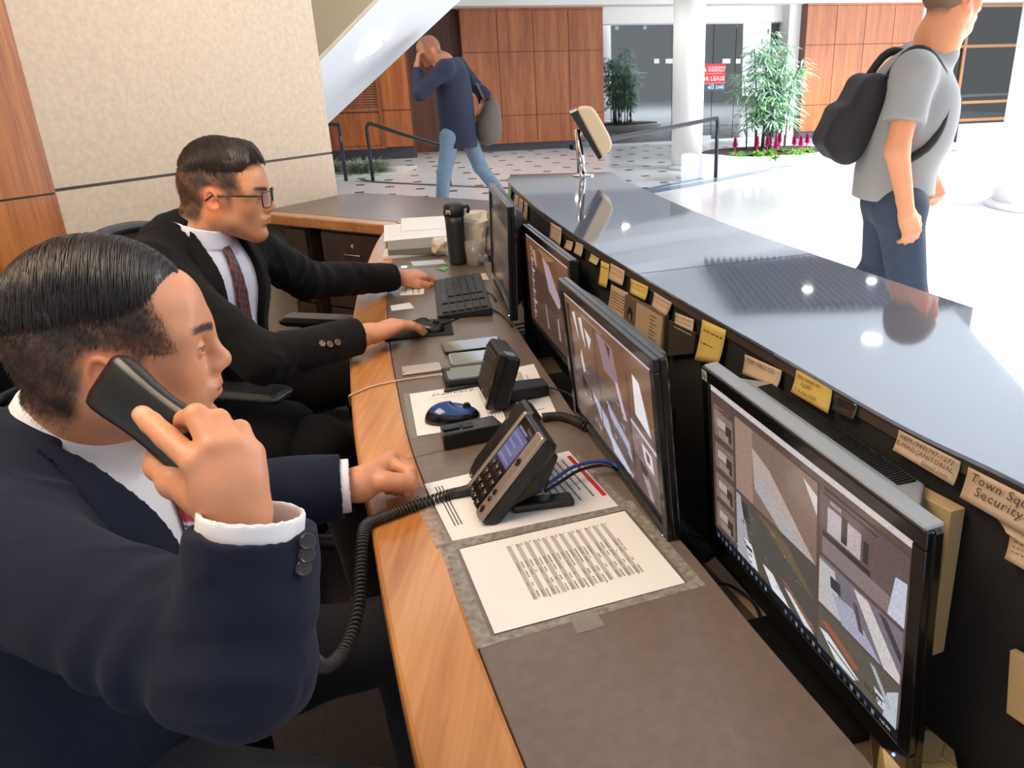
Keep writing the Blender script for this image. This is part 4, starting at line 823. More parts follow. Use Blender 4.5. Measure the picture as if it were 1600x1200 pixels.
# smartphones
M_glass = mat('phone_glass', lin(44, 52, 54), .06, spec=.9, coat=1.); M_glass2 = mat('phone_glass_pale', lin(110, 124, 132), .08, spec=.9, coat=1.)
def smartphone(label, q, t_, mbody, mgl, inset=.004):
    P = [at(x, y, DZ+t_) for x, y in q]; c = sum(P, Vector())/4; u = (P[1]-P[0]+P[2]-P[3]); L_ = u.length/2; u.normalize(); v_ = Vector((-u.y, u.x, 0)); W_ = abs((P[0]-P[3]).dot(v_)+(P[1]-P[2]).dot(v_))/2
    W_ = max(W_, .066); L_ = min(max(L_, .14), .165)
    t = thing('smartphone', label, 'phone', (c.x, c.y, DZ), math.atan2(u.y, u.x), 'smartphones lying on the desk')
    def rr_(L, W, r=.011, n=6):
        o = []
        for cx_, cy_, a0 in ((L/2-r, W/2-r, 0), (-L/2+r, W/2-r, PI/2), (-L/2+r, -W/2+r, PI), (L/2-r, -W/2+r, 1.5*PI)):
            for k in range(n+1): a = a0+PI/2*k/n; o.append((cx_+r*math.cos(a), cy_+r*math.sin(a)))
        return o
    MB().prism(rr_(L_, W_), .0006, t_).build('case', mbody, t, bevel=.0015); MB().prism(rr_(L_-2*inset, W_-2*inset, .008), t_-.0004, t_+.0004).build('screen', mgl, t)
    return t, L_, W_
smartphone('black smartphone, farthest of the three phones lying in a row', ((690, 535), (781, 524), (785, 540), (693, 551)), .009, M_pl, M_glass)
smartphone('silver rimmed smartphone, middle of the three phones lying in a row', ((701, 552), (789, 543), (794, 560), (704, 570)), .009, mat('silver_rim', lin(170, 170, 168), .3, .6), M_glass2)
t, L_, W_ = smartphone('thick black cased smartphone, nearest of the three and plugged in', ((696, 574), (776, 565), (781, 586), (700, 596)), .022, M_plm, M_glass2, .009)
MB().box(-L_/2-.001, -L_/2+.02, W_/2-.025, W_/2-.006, .018, .0235).build('camera_bump', M_plm, t, bevel=.002)
cable('charging_cable', 'thin white charging cable from the cased phone over the wood edge', [at(699, 584, DZ+.012), at(692, 585, DZ+.006), at(660, 589, DZ+.003), at(615, 596, DZ+.003), at(580, 604, DZ+.003), at(558, 613, DZ+.003), at(549, 618, DZ+.002)-Vector((.004, 0, 0)), at(546.5, 624, DZ-.02), at(548, 634, DZ-.06)], .0021, mat('white_cable', lin(214, 186, 150), .4))
MB2 = MB(); pp = [at(690, 585.5, DZ+.006), at(700, 584, DZ+.010)]
tag(MB2.tube(pp, .004, 8).build('cable_plug', M_white, smooth=True), 'white plug of the charging cable in the cased phone', 'plug')
o, c, P = quadthing('metal_tag', 'pale silver bar with a hole lying left of the smartphones', 'tag', ((627, 576), (687, 568.5), (692, 580), (629, 588.5)), DZ, .006, mat('satin_silver', lin(196, 184, 166), .4, .5), part='bar')
for b_ in o.children: 
    md = b_.modifiers.new('bevel', 'BEVEL'); md.width = .004; md.segments = 3
p = at(631, 582, DZ+.0068); MB().lathe([(.0028, 0), (.0028, .0006)], 12, ctr=(p.x-o.location.x, p.y-o.location.y, .0062)).build('hole', M_dk, o)
a, b_ = at(694, 611, DZ+.005), at(748, 601, DZ+.005)
pen = MB(); pen.tube([a, a+(b_-a)*.02, a+(b_-a)*.6, b_], [.0025, .0048, .0048, .0044], 12); pn = tag(pen.build('marker_pen', M_plm, smooth=True), 'dark brown marker pen lying in front of the phones', 'pen')

# ---- desk phone (handset off, screen and keys)
MPH = mat('phone_black', lin(24, 22, 22), .38); MSIL = mat('phone_silver', lin(176, 162, 146), .32, .6); MPB = mat('phone_dark_gloss', lin(38, 26, 20), .12, coat=.5)
def fit_up(A, n_, tgt):                                 # pitch and length of an up vector that reaches a pixel
    best = None
    for th in np.linspace(.3, 1.45, 60):
        for L_ in np.linspace(.05, .30, 60):
            p = A+(n_*math.cos(th)+Vector((0, 0, math.sin(th))))*L_; q = RC @ (np.array(p)-CAM); x = CX+F_PX*q[0]/q[2]; y = CY+F_PX*q[1]/q[2]
            e = (x-tgt[0])**2+(y-tgt[1])**2
            if best is None or e < best[0]: best = (e, th, L_)
    return best[1:]
A = at(749, 816, DZ+.012); B = at(716, 726, DZ+.022); wv = (B-A); wv.z = 0; PWd = wv.length; wv.normalize(); nn = Vector((wv.y, -wv.x, 0))
th, PL = fit_up(A, nn, (853, 684)); print('PHONE', th, PL, PWd)
upv = nn*math.cos(th)+Vector((0, 0, math.sin(th)))
ph = thing('desk_phone', 'black and silver desk phone with screen, its handset lifted off', 'telephone', (A.x, A.y, DZ))
# local x = away from the viewer's side (w), y = up the face, z = out of the face
pf_ = frame(A-Vector((A.x, A.y, DZ)), -wv, upv)         # x runs towards the near side
def PH(): m_ = MB(); m_.M = pf_; return m_
FW = PWd*.62                                            # face without the cradle
def PX(x): return -x
mb = PH(); mb.bbox(-FW, 0, 0, PL, -.034, -.002, .006); mb.build('body', MPH, ph)
mb = PH(); mb.bbox(-FW+.012, -.030, .004, PL-.004, -.004, .0015, .002); mb.build('face_plate', MPB, ph)
mb = PH(); mb.bbox(-.030, -.001, .001, PL-.001, -.006, .003, .002); mb.bbox(-FW, -FW+.011, .001, PL-.001, -.006, .003, .002); mb.build('silver_rails', MSIL, ph)
mb = PH(); mb.bbox(-PWd, -FW, .012, PL+.004, -.040, -.010, .006); cr = mb.build('cradle', MPH, ph)
mb = PH()
for cy_, ry in ((PL*.82, .024), (PL*.22, .028)):
    n_ = 24; ctr = (-(FW+PWd)/2, cy_); rx = (PWd-FW)*.40
    mb.add([(ctr[0]+rx*math.cos(2*PI*k/n_), ctr[1]+ry*math.sin(2*PI*k/n_), -.0095) for k in range(n_)]+[(ctr[0]+rx*.75*math.cos(2*PI*k/n_), ctr[1]+ry*.8*math.sin(2*PI*k/n_), -.0150) for k in range(n_)], [(k, (k+1) % n_, n_+(k+1) % n_, n_+k) for k in range(n_)]+[tuple(range(n_, 2*n_))])
mb.build('handset_wells', M_pl, cr)
mb = PH(); n_ = 5
for i in range(-2, 3):
    for j in range(-2, 3):
        if abs(i)+abs(j) < 4: mb.box(-(FW+PWd)/2+i*.005-.0008, -(FW+PWd)/2+i*.005+.0008, PL*.52+j*.006-.0015, PL*.52+j*.006+.0015, -.0102, -.0092)
mb.build('speaker_slots', M_dk, cr)
mb = PH(); mb.box(-FW+.018, -.036, PL*.50, PL*.84, .0015, .0022); mb.build('display', emis('phone_screen', False, lin(104, 100, 146), .6, .1), ph)
mb = PH()
for k in range(5): mb.box(-FW+.024, -.042-.008*(k % 3), PL*.53+k*.014, PL*.53+k*.014+.004, .0022, .0025)
mb.build('display_lines', emis('phone_text', False, lin(134, 132, 176), .6, .1), ph)
KX = np.linspace(-FW+.028, -.046, 3)
for i in range(4):
    for j in range(3):
        cx_, cy_ = KX[j], PL*.42-i*.0205
        mb = PH(); mb.bbox(cx_-.0075, cx_+.0075, cy_-.0058, cy_+.0058, .001, .0055, .002); mb.build('key', mat('phone_key', lin(52, 46, 42), .25), ph)
mb = PH()
for (cx_, cy_, r_) in ((-.015, PL*.66, .0075), (-.015, PL*.30, .0058), (-.015, PL*.22, .0050), (-.015, PL*.10, .0068)): mb.lathe([(r_, .002), (r_, .0048), (r_*.7, .0056), (r_*.6, .005)], 18, ctr=(cx_, cy_, 0))
mb.build('round_buttons', MPB, ph, smooth=False)
mb = PH()
for (cx_, cy_) in ((-FW+.034, PL*.055), (-.052, PL*.055)): mb.lathe([(.0035, .0015), (.0035, .0024)], 12, ctr=(cx_, cy_, 0))
mb.build('indicator_dots', MSIL, ph)
v, f_ = text_mesh('Polycom', .008); mb = PH(); mb.add([(p.x-.062, p.y+PL*.90, .0018) for p in v], f_); mb.build('maker_lettering', MSIL, ph)
# stand behind: wedge and foot
bt = A+upv*PL*.55-A.copy()
mb = PH(); mb.M = Matrix.Identity(4)
def loc_(p): return Vector(p)-Vector((A.x, A.y, DZ))
e_ = -wv; q0 = A+upv*PL*.25+nn*.03+wv*.03; q1 = A+upv*PL*.75+nn*.03+wv*.03; q2 = A+nn*(.15)+wv*.03; q2.z = DZ+.006
pts = [loc_(A+upv*.02+nn*.02+wv*.02), loc_(q1), loc_(q1+nn*.03-Vector((0, 0, .02))), loc_(Vector((q2.x-nn.x*.03, q2.y-nn.y*.03, DZ+.03))), loc_(Vector((A.x+nn.x*.03+wv.x*.02, A.y+nn.y*.03+wv.y*.02, DZ+.004)))]
side = [p+wv*(PWd-.06) for p in pts]; mb = MB(); k = len(pts)
mb.add(pts+side, [tuple(range(k)), tuple(reversed(range(k, 2*k)))]+[(i, i+k, (i+1) % k+k, (i+1) % k) for i in range(k)]); mb.build('stand', MPH, ph, bevel=.004)
for s_ in (.02, PWd-.05):
    f0 = A+nn*.06+wv*s_; f1 = A+nn*.165+wv*(s_-.01 if s_ < .1 else s_+.01); mb = MB(); 
    pr = [(f0+wv*.0), (f1), (f1+wv*.03), (f0+wv*.035)]; pr = [loc_(p) for p in pr]; mb.prism([(p.x, p.y) for p in pr][::-1] if (pr[1]-pr[0]).cross(pr[2]-pr[1]).z < 0 else [(p.x, p.y) for p in pr], .0015, .016); mb.build('foot', MPH, ph, bevel=.005)
# cables of the phone
o1, o2 = at(845, 765, DZ+.035), at(852, 768, DZ+.03)
cable('blue_cable', 'blue network cable arching from the desk phone to the monitors', [o1, at(868, 748, DZ+.035), at(895, 730, DZ+.035), at(930, 721, DZ+.03), at(955, 724, DZ+.02), at(972, 738, DZ+.0), at(985, 760, TZ+.06)], .0032, mat('blue_cable', lin(36, 74, 150), .4))
cable('black_cable', 'black cable arching under the blue one behind the desk phone', [o2, at(880, 750, DZ+.018), at(905, 735, DZ+.022), at(940, 727, DZ+.02), at(962, 733, DZ+.01), at(980, 752, TZ+.06)], .0030, M_cbl)
# coiled cord
def coil(name, label, pts, R_=.0075, r_=.0024, turns=100, sp=10):
    C_ = resample(pts, turns*sp); vs = []; u = None
    for i, p in enumerate(C_):
        T_ = (C_[min(i+1, len(C_)-1)]-C_[max(i-1, 0)]).normalized()
        if u is None: u = T_.orthogonal().normalized()
        u = (u-T_*u.dot(T_)).normalized(); w_ = T_.cross(u); a = 2*PI*i/sp; vs.append(p+(u*math.cos(a)+w_*math.sin(a))*R_)
    return tag(MB().tube(vs, r_, 5).build(name, mat('coil_cord', lin(46, 40, 38), .45), smooth=True), label, 'cord')
CORD_END = atdist(322, 702, .715)
coil('coiled_cord', 'black coiled handset cord hanging from the desk phone over the wood edge', [at(735, 764, DZ+.012), at(722, 768, DZ+.010), at(700, 773, DZ+.009), at(655, 788, DZ+.0085), at(615, 802, DZ+.0085), at(590, 811, DZ+.009), at(577, 821, DZ+.008)+Vector((-.006, 0, 0)), atdist(566, 845, 1.235), atdist(563, 890, 1.20), atdist(561, 940, 1.15), atdist(548, 995, 1.08), atdist(525, 1032, 1.02), atdist(503, 1040, .97), atdist(480, 1018, .92), atdist(466, 985, .88), atdist(445, 915, .86), atdist(405, 820, .82), atdist(360, 750, .765), atdist(338, 728, .728)], turns=140)
# ---- intercom with ribbed speaker
A2_ = at(763, 638, DZ+.016); B2_ = at(744, 604, DZ+.016); wv2 = (B2_-A2_); wv2.z = 0; W2_ = wv2.length; wv2.normalize(); nn2 = Vector((wv2.y, -wv2.x, 0))
th2, L2_ = fit_up(A2_, nn2, (786, 547)); L2_ *= .90; print('INTERCOM', th2, L2_, W2_)
up2 = nn2*math.cos(th2)+Vector((0, 0, math.sin(th2)))
ic = thing('desk_intercom', 'black desk intercom with ribbed speaker grille behind the desk phone', 'intercom', (A2_.x, A2_.y, DZ))
f2 = frame(A2_-Vector((A2_.x, A2_.y, DZ)), -wv2, up2)
def IC(): m_ = MB(); m_.M = f2; return m_
mb = IC(); mb.bbox(-W2_, 0, 0, L2_, -.045, 0, .006); mb.build('housing', M_plm, ic)
mb = IC()
for k in range(11): y = L2_*.16+k*L2_*.068; mb.box(-W2_+.012, -.022, y, y+.006, 0, .0045)
mb.build('grille_ribs', mat('rib_grey', lin(52, 48, 46), .5), ic, bevel=.001)
mb = IC(); mb.bbox(-.014, .004, -.004, L2_+.003, -.012, .006, .003); mb.build('side_rail', M_pl, ic)
mb = IC(); mb.box(-.03, -.006, L2_-.001, L2_+.002, -.032, -.010); mb.build('top_label', mat('grey_label', lin(120, 124, 126), .4), ic)
v, f_ = text_mesh('M', .009); mb = IC(); mb.add([(p.x-W2_*.6, p.y+.01, .0008) for p in v], f_); mb.build('maker_mark', M_white, ic)
bq = [at(x, y, DZ+.034) for x, y in ((687, 665), (770, 648), (786, 662), (692, 681))]
bq = [p-Vector((A2_.x, A2_.y, 0)) for p in bq]; ar = [(p.x, p.y) for p in bq]
sgn = sum(ar[i][0]*ar[(i+1) % 4][1]-ar[(i+1) % 4][0]*ar[i][1] for i in range(4)); ar = ar if sgn > 0 else ar[::-1]
MB().prism(ar, .0008, .034).build('control_box', M_pl, ic, bevel=.003)
c4 = sum(bq, Vector())/4; dd = (bq[1]-bq[0]).normalized(); mb = MB(); mb.M = frame(Vector((c4.x, c4.y, .0345)), dd, Vector((-dd.y, dd.x, 0)))
mb.box(-.055, -.022, -.006, .010, 0, .0025); mb.box(-.018, .004, -.010, .012, 0, .0015)
mb.build('push_buttons', M_plm, ic, bevel=.001)
mb = MB(); mb.M = frame(Vector((c4.x, c4.y, .0348)), dd, Vector((-dd.y, dd.x, 0)))
for k, tx in enumerate(('VOLUME', '- O +')): v, f_ = text_mesh(tx, .006); mb.add([(p.x+.010, p.y+.004-k*.010, 0) for p in v], f_)
mb.build('panel_lettering', mat('faint_ink', lin(130, 130, 130), .5), ic)
ft = [A2_+nn2*.03-wv2*.01, A2_+nn2*.15+wv2*.0, A2_+nn2*.15+wv2*.05, A2_+nn2*.03+wv2*.06]
for k_, (s_, dz) in enumerate(((.05, .0),)):
    pr = [loc+wv2*s_-Vector((A2_.x, A2_.y, 0)) for loc in ft]; pr = [(p.x, p.y) for p in pr]; sg_ = sum(pr[i][0]*pr[(i+1) % 4][1]-pr[(i+1) % 4][0]*pr[i][1] for i in range(4))
    MB().prism(pr if sg_ > 0 else pr[::-1], .0012, .03-.008*k_).build('foot', M_plm, ic, bevel=.004)
coil('coiled_cord', 'short black coiled cord of the intercom running behind the second monitor', [at(848, 652, DZ+.01), at(872, 650, DZ+.01), at(895, 656, DZ+.01), at(915, 668, DZ+.008), at(930, 690, TZ+.1)], turns=34)
cable('black_cable', 'thin black lead from the intercom to its short coiled cord', [at(812, 645, DZ+.02), at(835, 657, DZ+.006), at(850, 653, DZ+.009)], .003, M_cbl, 12)
cable('black_cable', 'thin black cable loop beside the intercom foot', [at(850, 606, DZ+.01), at(870, 608, DZ+.004), at(895, 620, DZ+.004), at(908, 640, TZ+.12)], .002, M_cbl, 20)

# ---- far end: tumbler, cup, paper bag, tissue, paper stacks
c = at(716, 412, DZ); tb = thing('tumbler', 'tall dark grey insulated tumbler with a loop lid', 'tumbler', (c.x, c.y, DZ))
MB().lathe([(.030, .001), (.034, .01), (.036, .16), (.0375, .185)], 32).build('body', mat('tumbler_grey', lin(52, 56, 56), .4, .2), tb, smooth=True)
MB().lathe([(.039, .186), (.040, .20), (.037, .225), (.028, .232), (.002, .233)], 32).build('lid', M_plm, tb, smooth=True)
MB().tube(resample([(.034, .0, .215), (.052, .0, .22), (.056, 0, .205), (.05, 0, .195)], 12), .006, 8).build('loop', M_plm, tb, smooth=True)
mb = MB(); mb.M = Matrix.Rotation(math.radians(-115), 4, 'Z'); mb.box(.0385, .0395, -.010, .010, .196, .212); mb.build('badge', mat('badge_cream', lin(214, 196, 170), .4), tb)
c = at(744, 414, DZ); MB_ = MB().lathe([(.030, .001), (.033, .004), (.040, .09), (.038, .09), (.031, .006)], 28, cap=True)
tag(MB_.build('clear_cup', mat('clear_cup', lin(190, 180, 170), .12, alpha=.45, spec=.8), loc=(c.x, c.y, DZ), smooth=True), 'clear plastic cup half covered by the crumpled paper bag', 'cup')
def crumple(name, label, cat, c, sx, sy, sz, m, seed, amp=.25, sub=3, rz=0.):
    bm = bmesh.new(); bmesh.ops.create_icosphere(bm, subdivisions=sub, radius=1)
    for v in bm.verts:
        p = v.co.copy(); q = Vector([math.copysign(abs(a)**.6, a) for a in p])
        d = mnoise.noise(p*1.7+Vector((seed, 0, 0)))*amp+abs(mnoise.noise(p*3.7+Vector((0, seed, 0))))*amp*.7
        q *= (1+d); v.co = Vector((q.x*sx, q.y*sy, q.z*sz))
    zmin = min(v.co.z for v in bm.verts)
    for v in bm.verts: v.co.z -= zmin
    me = bpy.data.meshes.new(name); bm.to_mesh(me); bm.free(); o = link(name, me, m, loc=c, rot=(0, 0, rz)); return tag(o, label, cat)
M_bag = mat('bag_paper', lin(226, 208, 184), .7, bump=(60, .6))
c = at(737, 405, DZ); crumple('paper_bag', 'crumpled beige paper bag beside the tumbler', 'bag', (c.x+.015, c.y+.055, DZ+.001), .066, .072, .080, M_bag, 3.3, .30, 3)
c = at(690, 398, DZ); crumple('napkin_roll', 'crumpled off white napkin pack left of the tumbler', 'napkins', (c.x, c.y, DZ+.001), .034, .045, .030, mat('napkin', lin(226, 208, 180), .7), 8.1, .3, 3)
c = at(763, 408, DZ); crumple('crumpled_wrapper', 'small crumpled white wrapper near the farthest monitor foot', 'wrapper', (c.x-.02, c.y-.03, DZ+.001), .018, .022, .014, M_paper, 5.1, .5, 3)
ps = thing('paper_stack', 'stack of white papers at the far end of the desk', 'paper stack', (0, 0, 0))
def sheetp(q, z, t, m, nm): P = [at(x, y, z+t) for x, y in q]; pr = [(p.x, p.y) for p in P]; s_ = sum(pr[i][0]*pr[(i+1) % 4][1]-pr[(i+1) % 4][0]*pr[i][1] for i in range(4)); return MB().prism(pr if s_ > 0 else pr[::-1], z, z+t).build(nm, m, ps)
sheetp(((601, 389), (672, 381), (680, 393), (598, 401)), DZ+.001, .012, M_paper, 'lower_sheets'); sheetp(((606, 378), (676, 371), (680, 386), (606, 391)), DZ+.0135, .022, mat('grey_folder', lin(130, 122, 112), .6), 'grey_folder')
sheetp(((600, 352), (700, 343), (699, 368), (600, 377)), DZ+.036, .002, M_paper, 'top_sheet'); sheetp(((627, 341), (698, 337), (699, 356), (627, 361)), DZ+.0385, .002, M_paper, 'second_sheet')
ink = MB(); P = [at(x, y, DZ+.0382) for x, y in ((604, 356), (624, 354), (696, 362), (604, 373))]
for k in range(9): a_ = P[0].lerp(P[3], k/9); b_ = a_+(P[2]-P[3])*rr.uniform(.4, .9); n_ = Vector((0, .0012, 0)); ink.add([a_-n_, b_-n_, b_+n_, a_+n_], [(0, 1, 2, 3)])
ink.build('faint_print', mat('faint_print', lin(214, 206, 198), .6), ps)
# device on the far end of the ledge
lp = thing('counter_display', 'tilted cream backed counter display on a chrome arm at the ledge end', 'display', (*at(910, 270, LZ).xy, LZ)); ly = 3.12; L0_ = Vector(lp.location)
def prof(q, y): return [atY_(x_, y_y, y)-L0_ for x_, y_y in q]
def atY_(x, y, Y): r = ray(x, y); return Vector(CAM+r*(Y/r[1]))
def extr(nm, q, y0, y1, m, bev=.004):
    a_ = [atY_(x, y, y0)-L0_ for x, y in q]; b_ = [p+Vector((.0, y1-y0, 0)) for p in a_]; k = len(a_); mb = MB(); mb.add(a_+b_, [tuple(range(k)), tuple(reversed(range(k, 2*k)))]+[(i, i+k, (i+1) % k+k, (i+1) % k) for i in range(k)]); return mb.build(nm, m, lp, bevel=bev)
extr('back_shell', ((901, 172), (906, 168.5), (915, 167.5), (925, 169), (932, 176), (952, 211), (957, 226), (954, 234), (947, 241), (940, 246)), 3.12, 3.28, mat('cream_shell', lin(226, 202, 166), .45), .008)
extr('screen', ((890, 176), (901, 172), (941, 246), (935.5, 250)), 3.11, 3.29, M_pl, .002)
extr('chrome_trim', ((889, 174), (901, 169.5), (902, 173), (891, 178)), 3.108, 3.29, mat('chrome', (.8, .78, .75), .12, 1.), .001)
mb = MB(); a_ = atY_(902, 202, 3.2)-L0_; b_ = atY_(911, 269, 3.2)-L0_; b_.z = 0; mb.tube([a_, b_], .013, 14); mb.build('arm', MATS['chrome'], lp, smooth=True)
mb = MB(); a_ = atY_(905, 200, 3.2)-L0_; b_ = atY_(922, 224, 3.2)-L0_; mb.tube([a_, b_], .006, 8); mb.build('hinge', MATS['chrome'], lp, smooth=True)
MB().lathe([(.045, .0005), (.045, .004), (.015, .008)], 24, ctr=(b_.x*0+(atY_(911, 269, 3.2)-L0_).x, (atY_(911, 269, 3.2)-L0_).y, 0)).build('base', MATS['chrome'], lp, smooth=False)

# ================================================================== NOTES ON THE FASCIA
LIs = [p+Vector((.0035, 0, 0)) for p in LI]
def oncurve(x, y):
    r = ray(x, y); best = None
    for i in range(len(LIs)-1):
        P_, Q = LIs[i], LIs[i+1]; d = Q-P_; n_ = np.array([-d.y, d.x, 0]); den = r @ n_
        if abs(den) < 1e-9: continue
        t_ = ((np.array(P_)-CAM) @ n_)/den
        if t_ <= 0: continue
        h_ = Vector(CAM+r*t_); s_ = (h_-P_).dot(d)/d.length_squared
        if -.02 <= s_ <= 1.02 and .3 < h_.z < LZ+.1 and (best is None or t_ < best[0]): best = (t_, h_, d.normalized())
    return best
def note(label, q, m, lines=2, txt=None, name='sticky_note', cat='note', group='paper notes stuck under the ledge', curl=.006):
    H_ = [oncurve(x, y) for x, y in q]
    if any(h is None for h in H_): print('note miss', label, [h is None for h in H_]); return
    P = [h[1] for h in H_]; c = sum(P, Vector())/len(P); d = H_[0][2]; nv = Vector((d.y, -d.x, 0)); nv = nv if nv.x < 0 else -nv
    t = thing(name, label, cat, c, 0, group); mb = MB(); nx, ny = 5, 6; vs = []
    for j in range(ny+1):
        for i in range(nx+1):
            a_ = P[0].lerp(P[1], i/nx); b_ = P[3].lerp(P[2], i/nx); p = a_.lerp(b_, j/ny); vs.append(p-c+nv*(.0012+curl*(j/ny)**2))
    k = len(vs); fs = [(j*(nx+1)+i, j*(nx+1)+i+1, (j+1)*(nx+1)+i+1, (j+1)*(nx+1)+i) for j in range(ny) for i in range(nx)]
    mb.add(vs, fs); o = mb.build('paper', m, t, smooth=True); sd = o.modifiers.new('solid', 'SOLIDIFY'); sd.thickness = .0006
    ink = MB(); U = P[1]-P[0]; V = P[3]-P[0]
    if txt:
        fmn = frame(P[0]-c+nv*.004, U, -V)
        for s_, sz, x_, y_ in txt:
            v, f_ = text_mesh(s_, sz, .25, 1.1); ink.M = fmn; ink.add([(p.x+U.length*x_, p.y*1.0-V.length*y_+rr.uniform(0, .0), (curl*y_**2)) for p in v], f_)
    else:
        for k in range(lines):
            y_ = .2+.6*k/max(1, lines); x_ = .12
            while x_ < .85:
                w_ = rr.uniform(.04, .12); z_ = nv*(.0022+curl*(y_+.05)**2); h_ = .035; p = P[0]-c+U*x_+V*y_+z_; ink.add([p, p+U*w_, p+U*w_+V*h_, p+V*h_], [(0, 1, 2, 3)]); x_ += w_+.05
    ink.build('handwriting', M_ink2, t); return t
tan_ = mat('tan_note_paper', lin(190, 162, 134), .7); yel = mat('yellow_note_paper', lin(204, 172, 88), .7); oli = mat('olive_note_paper', lin(186, 168, 112), .7); grn = mat('green_note_paper', lin(120, 170, 90), .7); cle = mat('clear_dark_film', lin(40, 36, 34), .15, coat=.6)
note('narrow beige note at the far tip of the ledge', ((790, 277), (795, 278), (795, 293), (790, 290)), tan_, 1)
note('narrow green note near the far tip of the ledge', ((796, 286), (800, 290), (800, 312), (795, 308)), grn, 0)
note('tan note right of the green note near the far tip', ((805, 303), (811, 307), (811, 326), (805, 322)), tan_, 1)
note('long tan note, second after the green one', ((812, 308), (818, 313), (818, 341), (811, 335)), tan_, 2)
note('long tan note behind the top corner of the third monitor', ((820, 314), (825, 318), (826, 345), (820, 341)), tan_, 2)
note('tan note with dots above the pale papers, beyond two small tan notes', ((861, 347), (878, 357), (879, 384), (862, 371)), tan_, 2)
note('small tan note, left one of a close pair', ((886, 375), (896, 378), (896, 392), (885, 387)), tan_, 1)
note('small tan note, right one of a close pair', ((901, 378), (912, 383), (912, 401), (900, 394)), tan_, 1)
note('olive note left of the tall yellow strip', ((924, 396), (937, 404), (936, 414), (924, 407)), oli, 1)
note('tall narrow yellow strip note between olive and tan notes', ((940, 407), (953, 413), (952, 449), (939, 444)), yel, 1)
note('tan note right of the yellow strip', ((955, 411), (977, 423), (977, 446), (955, 435)), tan_, 2)
note('curled yellow note above the round speaker hole', ((986, 435), (1014, 448), (1013, 469), (989, 457)), yel, 2)
note('tan note right of the curled yellow note', ((1023, 456), (1051, 473), (1046, 494), (1023, 478)), tan_, 2)
note('tan curled note left of the tall yellow page', ((1056, 488), (1085, 499), (1086, 524), (1058, 510)), tan_, 2)
note('tall bright yellow page hanging behind the nearest monitor corner', ((1099, 499), (1136, 516), (1129, 568), (1091, 562)), yel, 2)
note('tan note above the left half of the nearest monitor', ((1165, 553), (1223, 579), (1221, 605), (1166, 583)), tan_, 0, [('ITEM 1005-2 CO.', .010, .1, .3)])
note('yellow note with handwriting above the nearest monitor', ((1246, 577), (1302, 604), (1301, 645), (1243, 611)), yel, 0, [('Any Issues w/', .0085, .08, .27), ('ALERT', .0085, .20, .54), ('714-604-2659', .0082, .08, .84)])
note('dark clear plastic tab right of the yellow handwritten note', ((1305, 614), (1342, 633), (1340, 654), (1306, 639)), cle, 0, None, 'plastic_tab', 'plastic tab')
note('tan note reading ABM and E-MAIL under the ledge', ((1406, 671), (1503, 721), (1498, 757), (1403, 701)), tan_, 0, [('ABM:(949)797-1272', .0084, .06, .30), ('E-MAIL:JANITORIAL', .0084, .04, .62), ('Gmail.com', .0076, .50, .92)])
note('tan note reading Town Square Security at the right edge', ((1515, 729), (1640, 792), (1640, 850), (1507, 774)), tan_, 0, [('Town Square', .0150, .06, .34), ('Security #', .0155, .16, .70)])
note('small crooked tan paper below the Town Square note', ((1556, 806), (1625, 836), (1610, 850), (1580, 830)), tan_, 1)
note('folded tan paper at the right picture edge below the others', ((1580, 834), (1640, 860), (1640, 905), (1578, 870)), tan_, 3)
# sheets and boxes on the fascia
pap = mat('aged_paper', lin(176, 150, 120), .7)
note('large ruled pale paper hanging beside the speaker hole plate', ((956, 444), (983, 458), (981, 508), (953, 487)), pap, 6, None, 'paper_page', 'paper', None)
def facebox(name, label, cat, q, m, dep=.012, group=None):
    H_ = [oncurve(x, y) for x, y in q]; 
    if any(h is None for h in H_): print('fb miss', label); return None, None
    P = [h[1] for h in H_]; d = H_[0][2]; nv = Vector((d.y, -d.x, 0)); nv = nv if nv.x < 0 else -nv; c = sum(P, Vector())/4; t = thing(name, label, cat, c, 0, group)
    a_ = [p-c+nv*.001 for p in P]; b_ = [p+nv*dep for p in a_]; mb = MB(); mb.add(b_+a_, [(0, 3, 2, 1), (4, 5, 6, 7), (0, 1, 5, 4), (1, 2, 6, 5), (2, 3, 7, 6), (3, 0, 4, 7)]); mb.build('plate', m, t, bevel=.001); return t, (P, c, nv, dep)
t, g_ = facebox('speaker_plate', 'brown metal plate with an oval hole under the ledge', 'plate', ((984, 459), (1047, 492), (1043, 560), (980, 520)), mat('brown_metal', lin(112, 94, 74), .45, .3), .010)
P, c, nv, dep = g_; U = P[1]-P[0]; V = P[3]-P[0]; mb = MB(); n_ = 20
for rr_, m_z in ((1., .0005),):
    o_ = P[0]-c+U*.17+V*.42+nv*(dep+.0012); mb.add([o_+U*(.075*math.cos(2*PI*k/n_))+V*(.19*math.sin(2*PI*k/n_)) for k in range(n_)], [tuple(range(n_))])
mb.build('oval_hole', M_dk, t)
mb = MB(); o_ = P[0]-c+U*.18+V*.48+nv*(dep+.0022); mb.add([o_+U*(.04*math.cos(2*PI*k/n_))+V*(.11*math.sin(2*PI*k/n_)) for k in range(n_)], [tuple(range(n_))]); mb.build('speaker_cap', mat('pewter', lin(130, 112, 90), .3, .5), t)
mb = MB(); q_ = [P[0]-c+U*a+V*b_+nv*(dep+.0012) for a, b_ in ((.33, .03), (.97, .05), (.97, .95), (.33, .93))]; mb.add(q_, [(0, 1, 2, 3)]); mb.build('page', pap, t)
ink = MB()
for k in range(8):
    for s_, w_ in ((.68, rr.uniform(.1, .2)),): p = P[0]-c+U*s_+V*(.15+.085*k)+nv*(dep+.0018); ink.add([p, p+U*w_, p+U*w_+V*.02, p+V*.02], [(0, 1, 2, 3)])
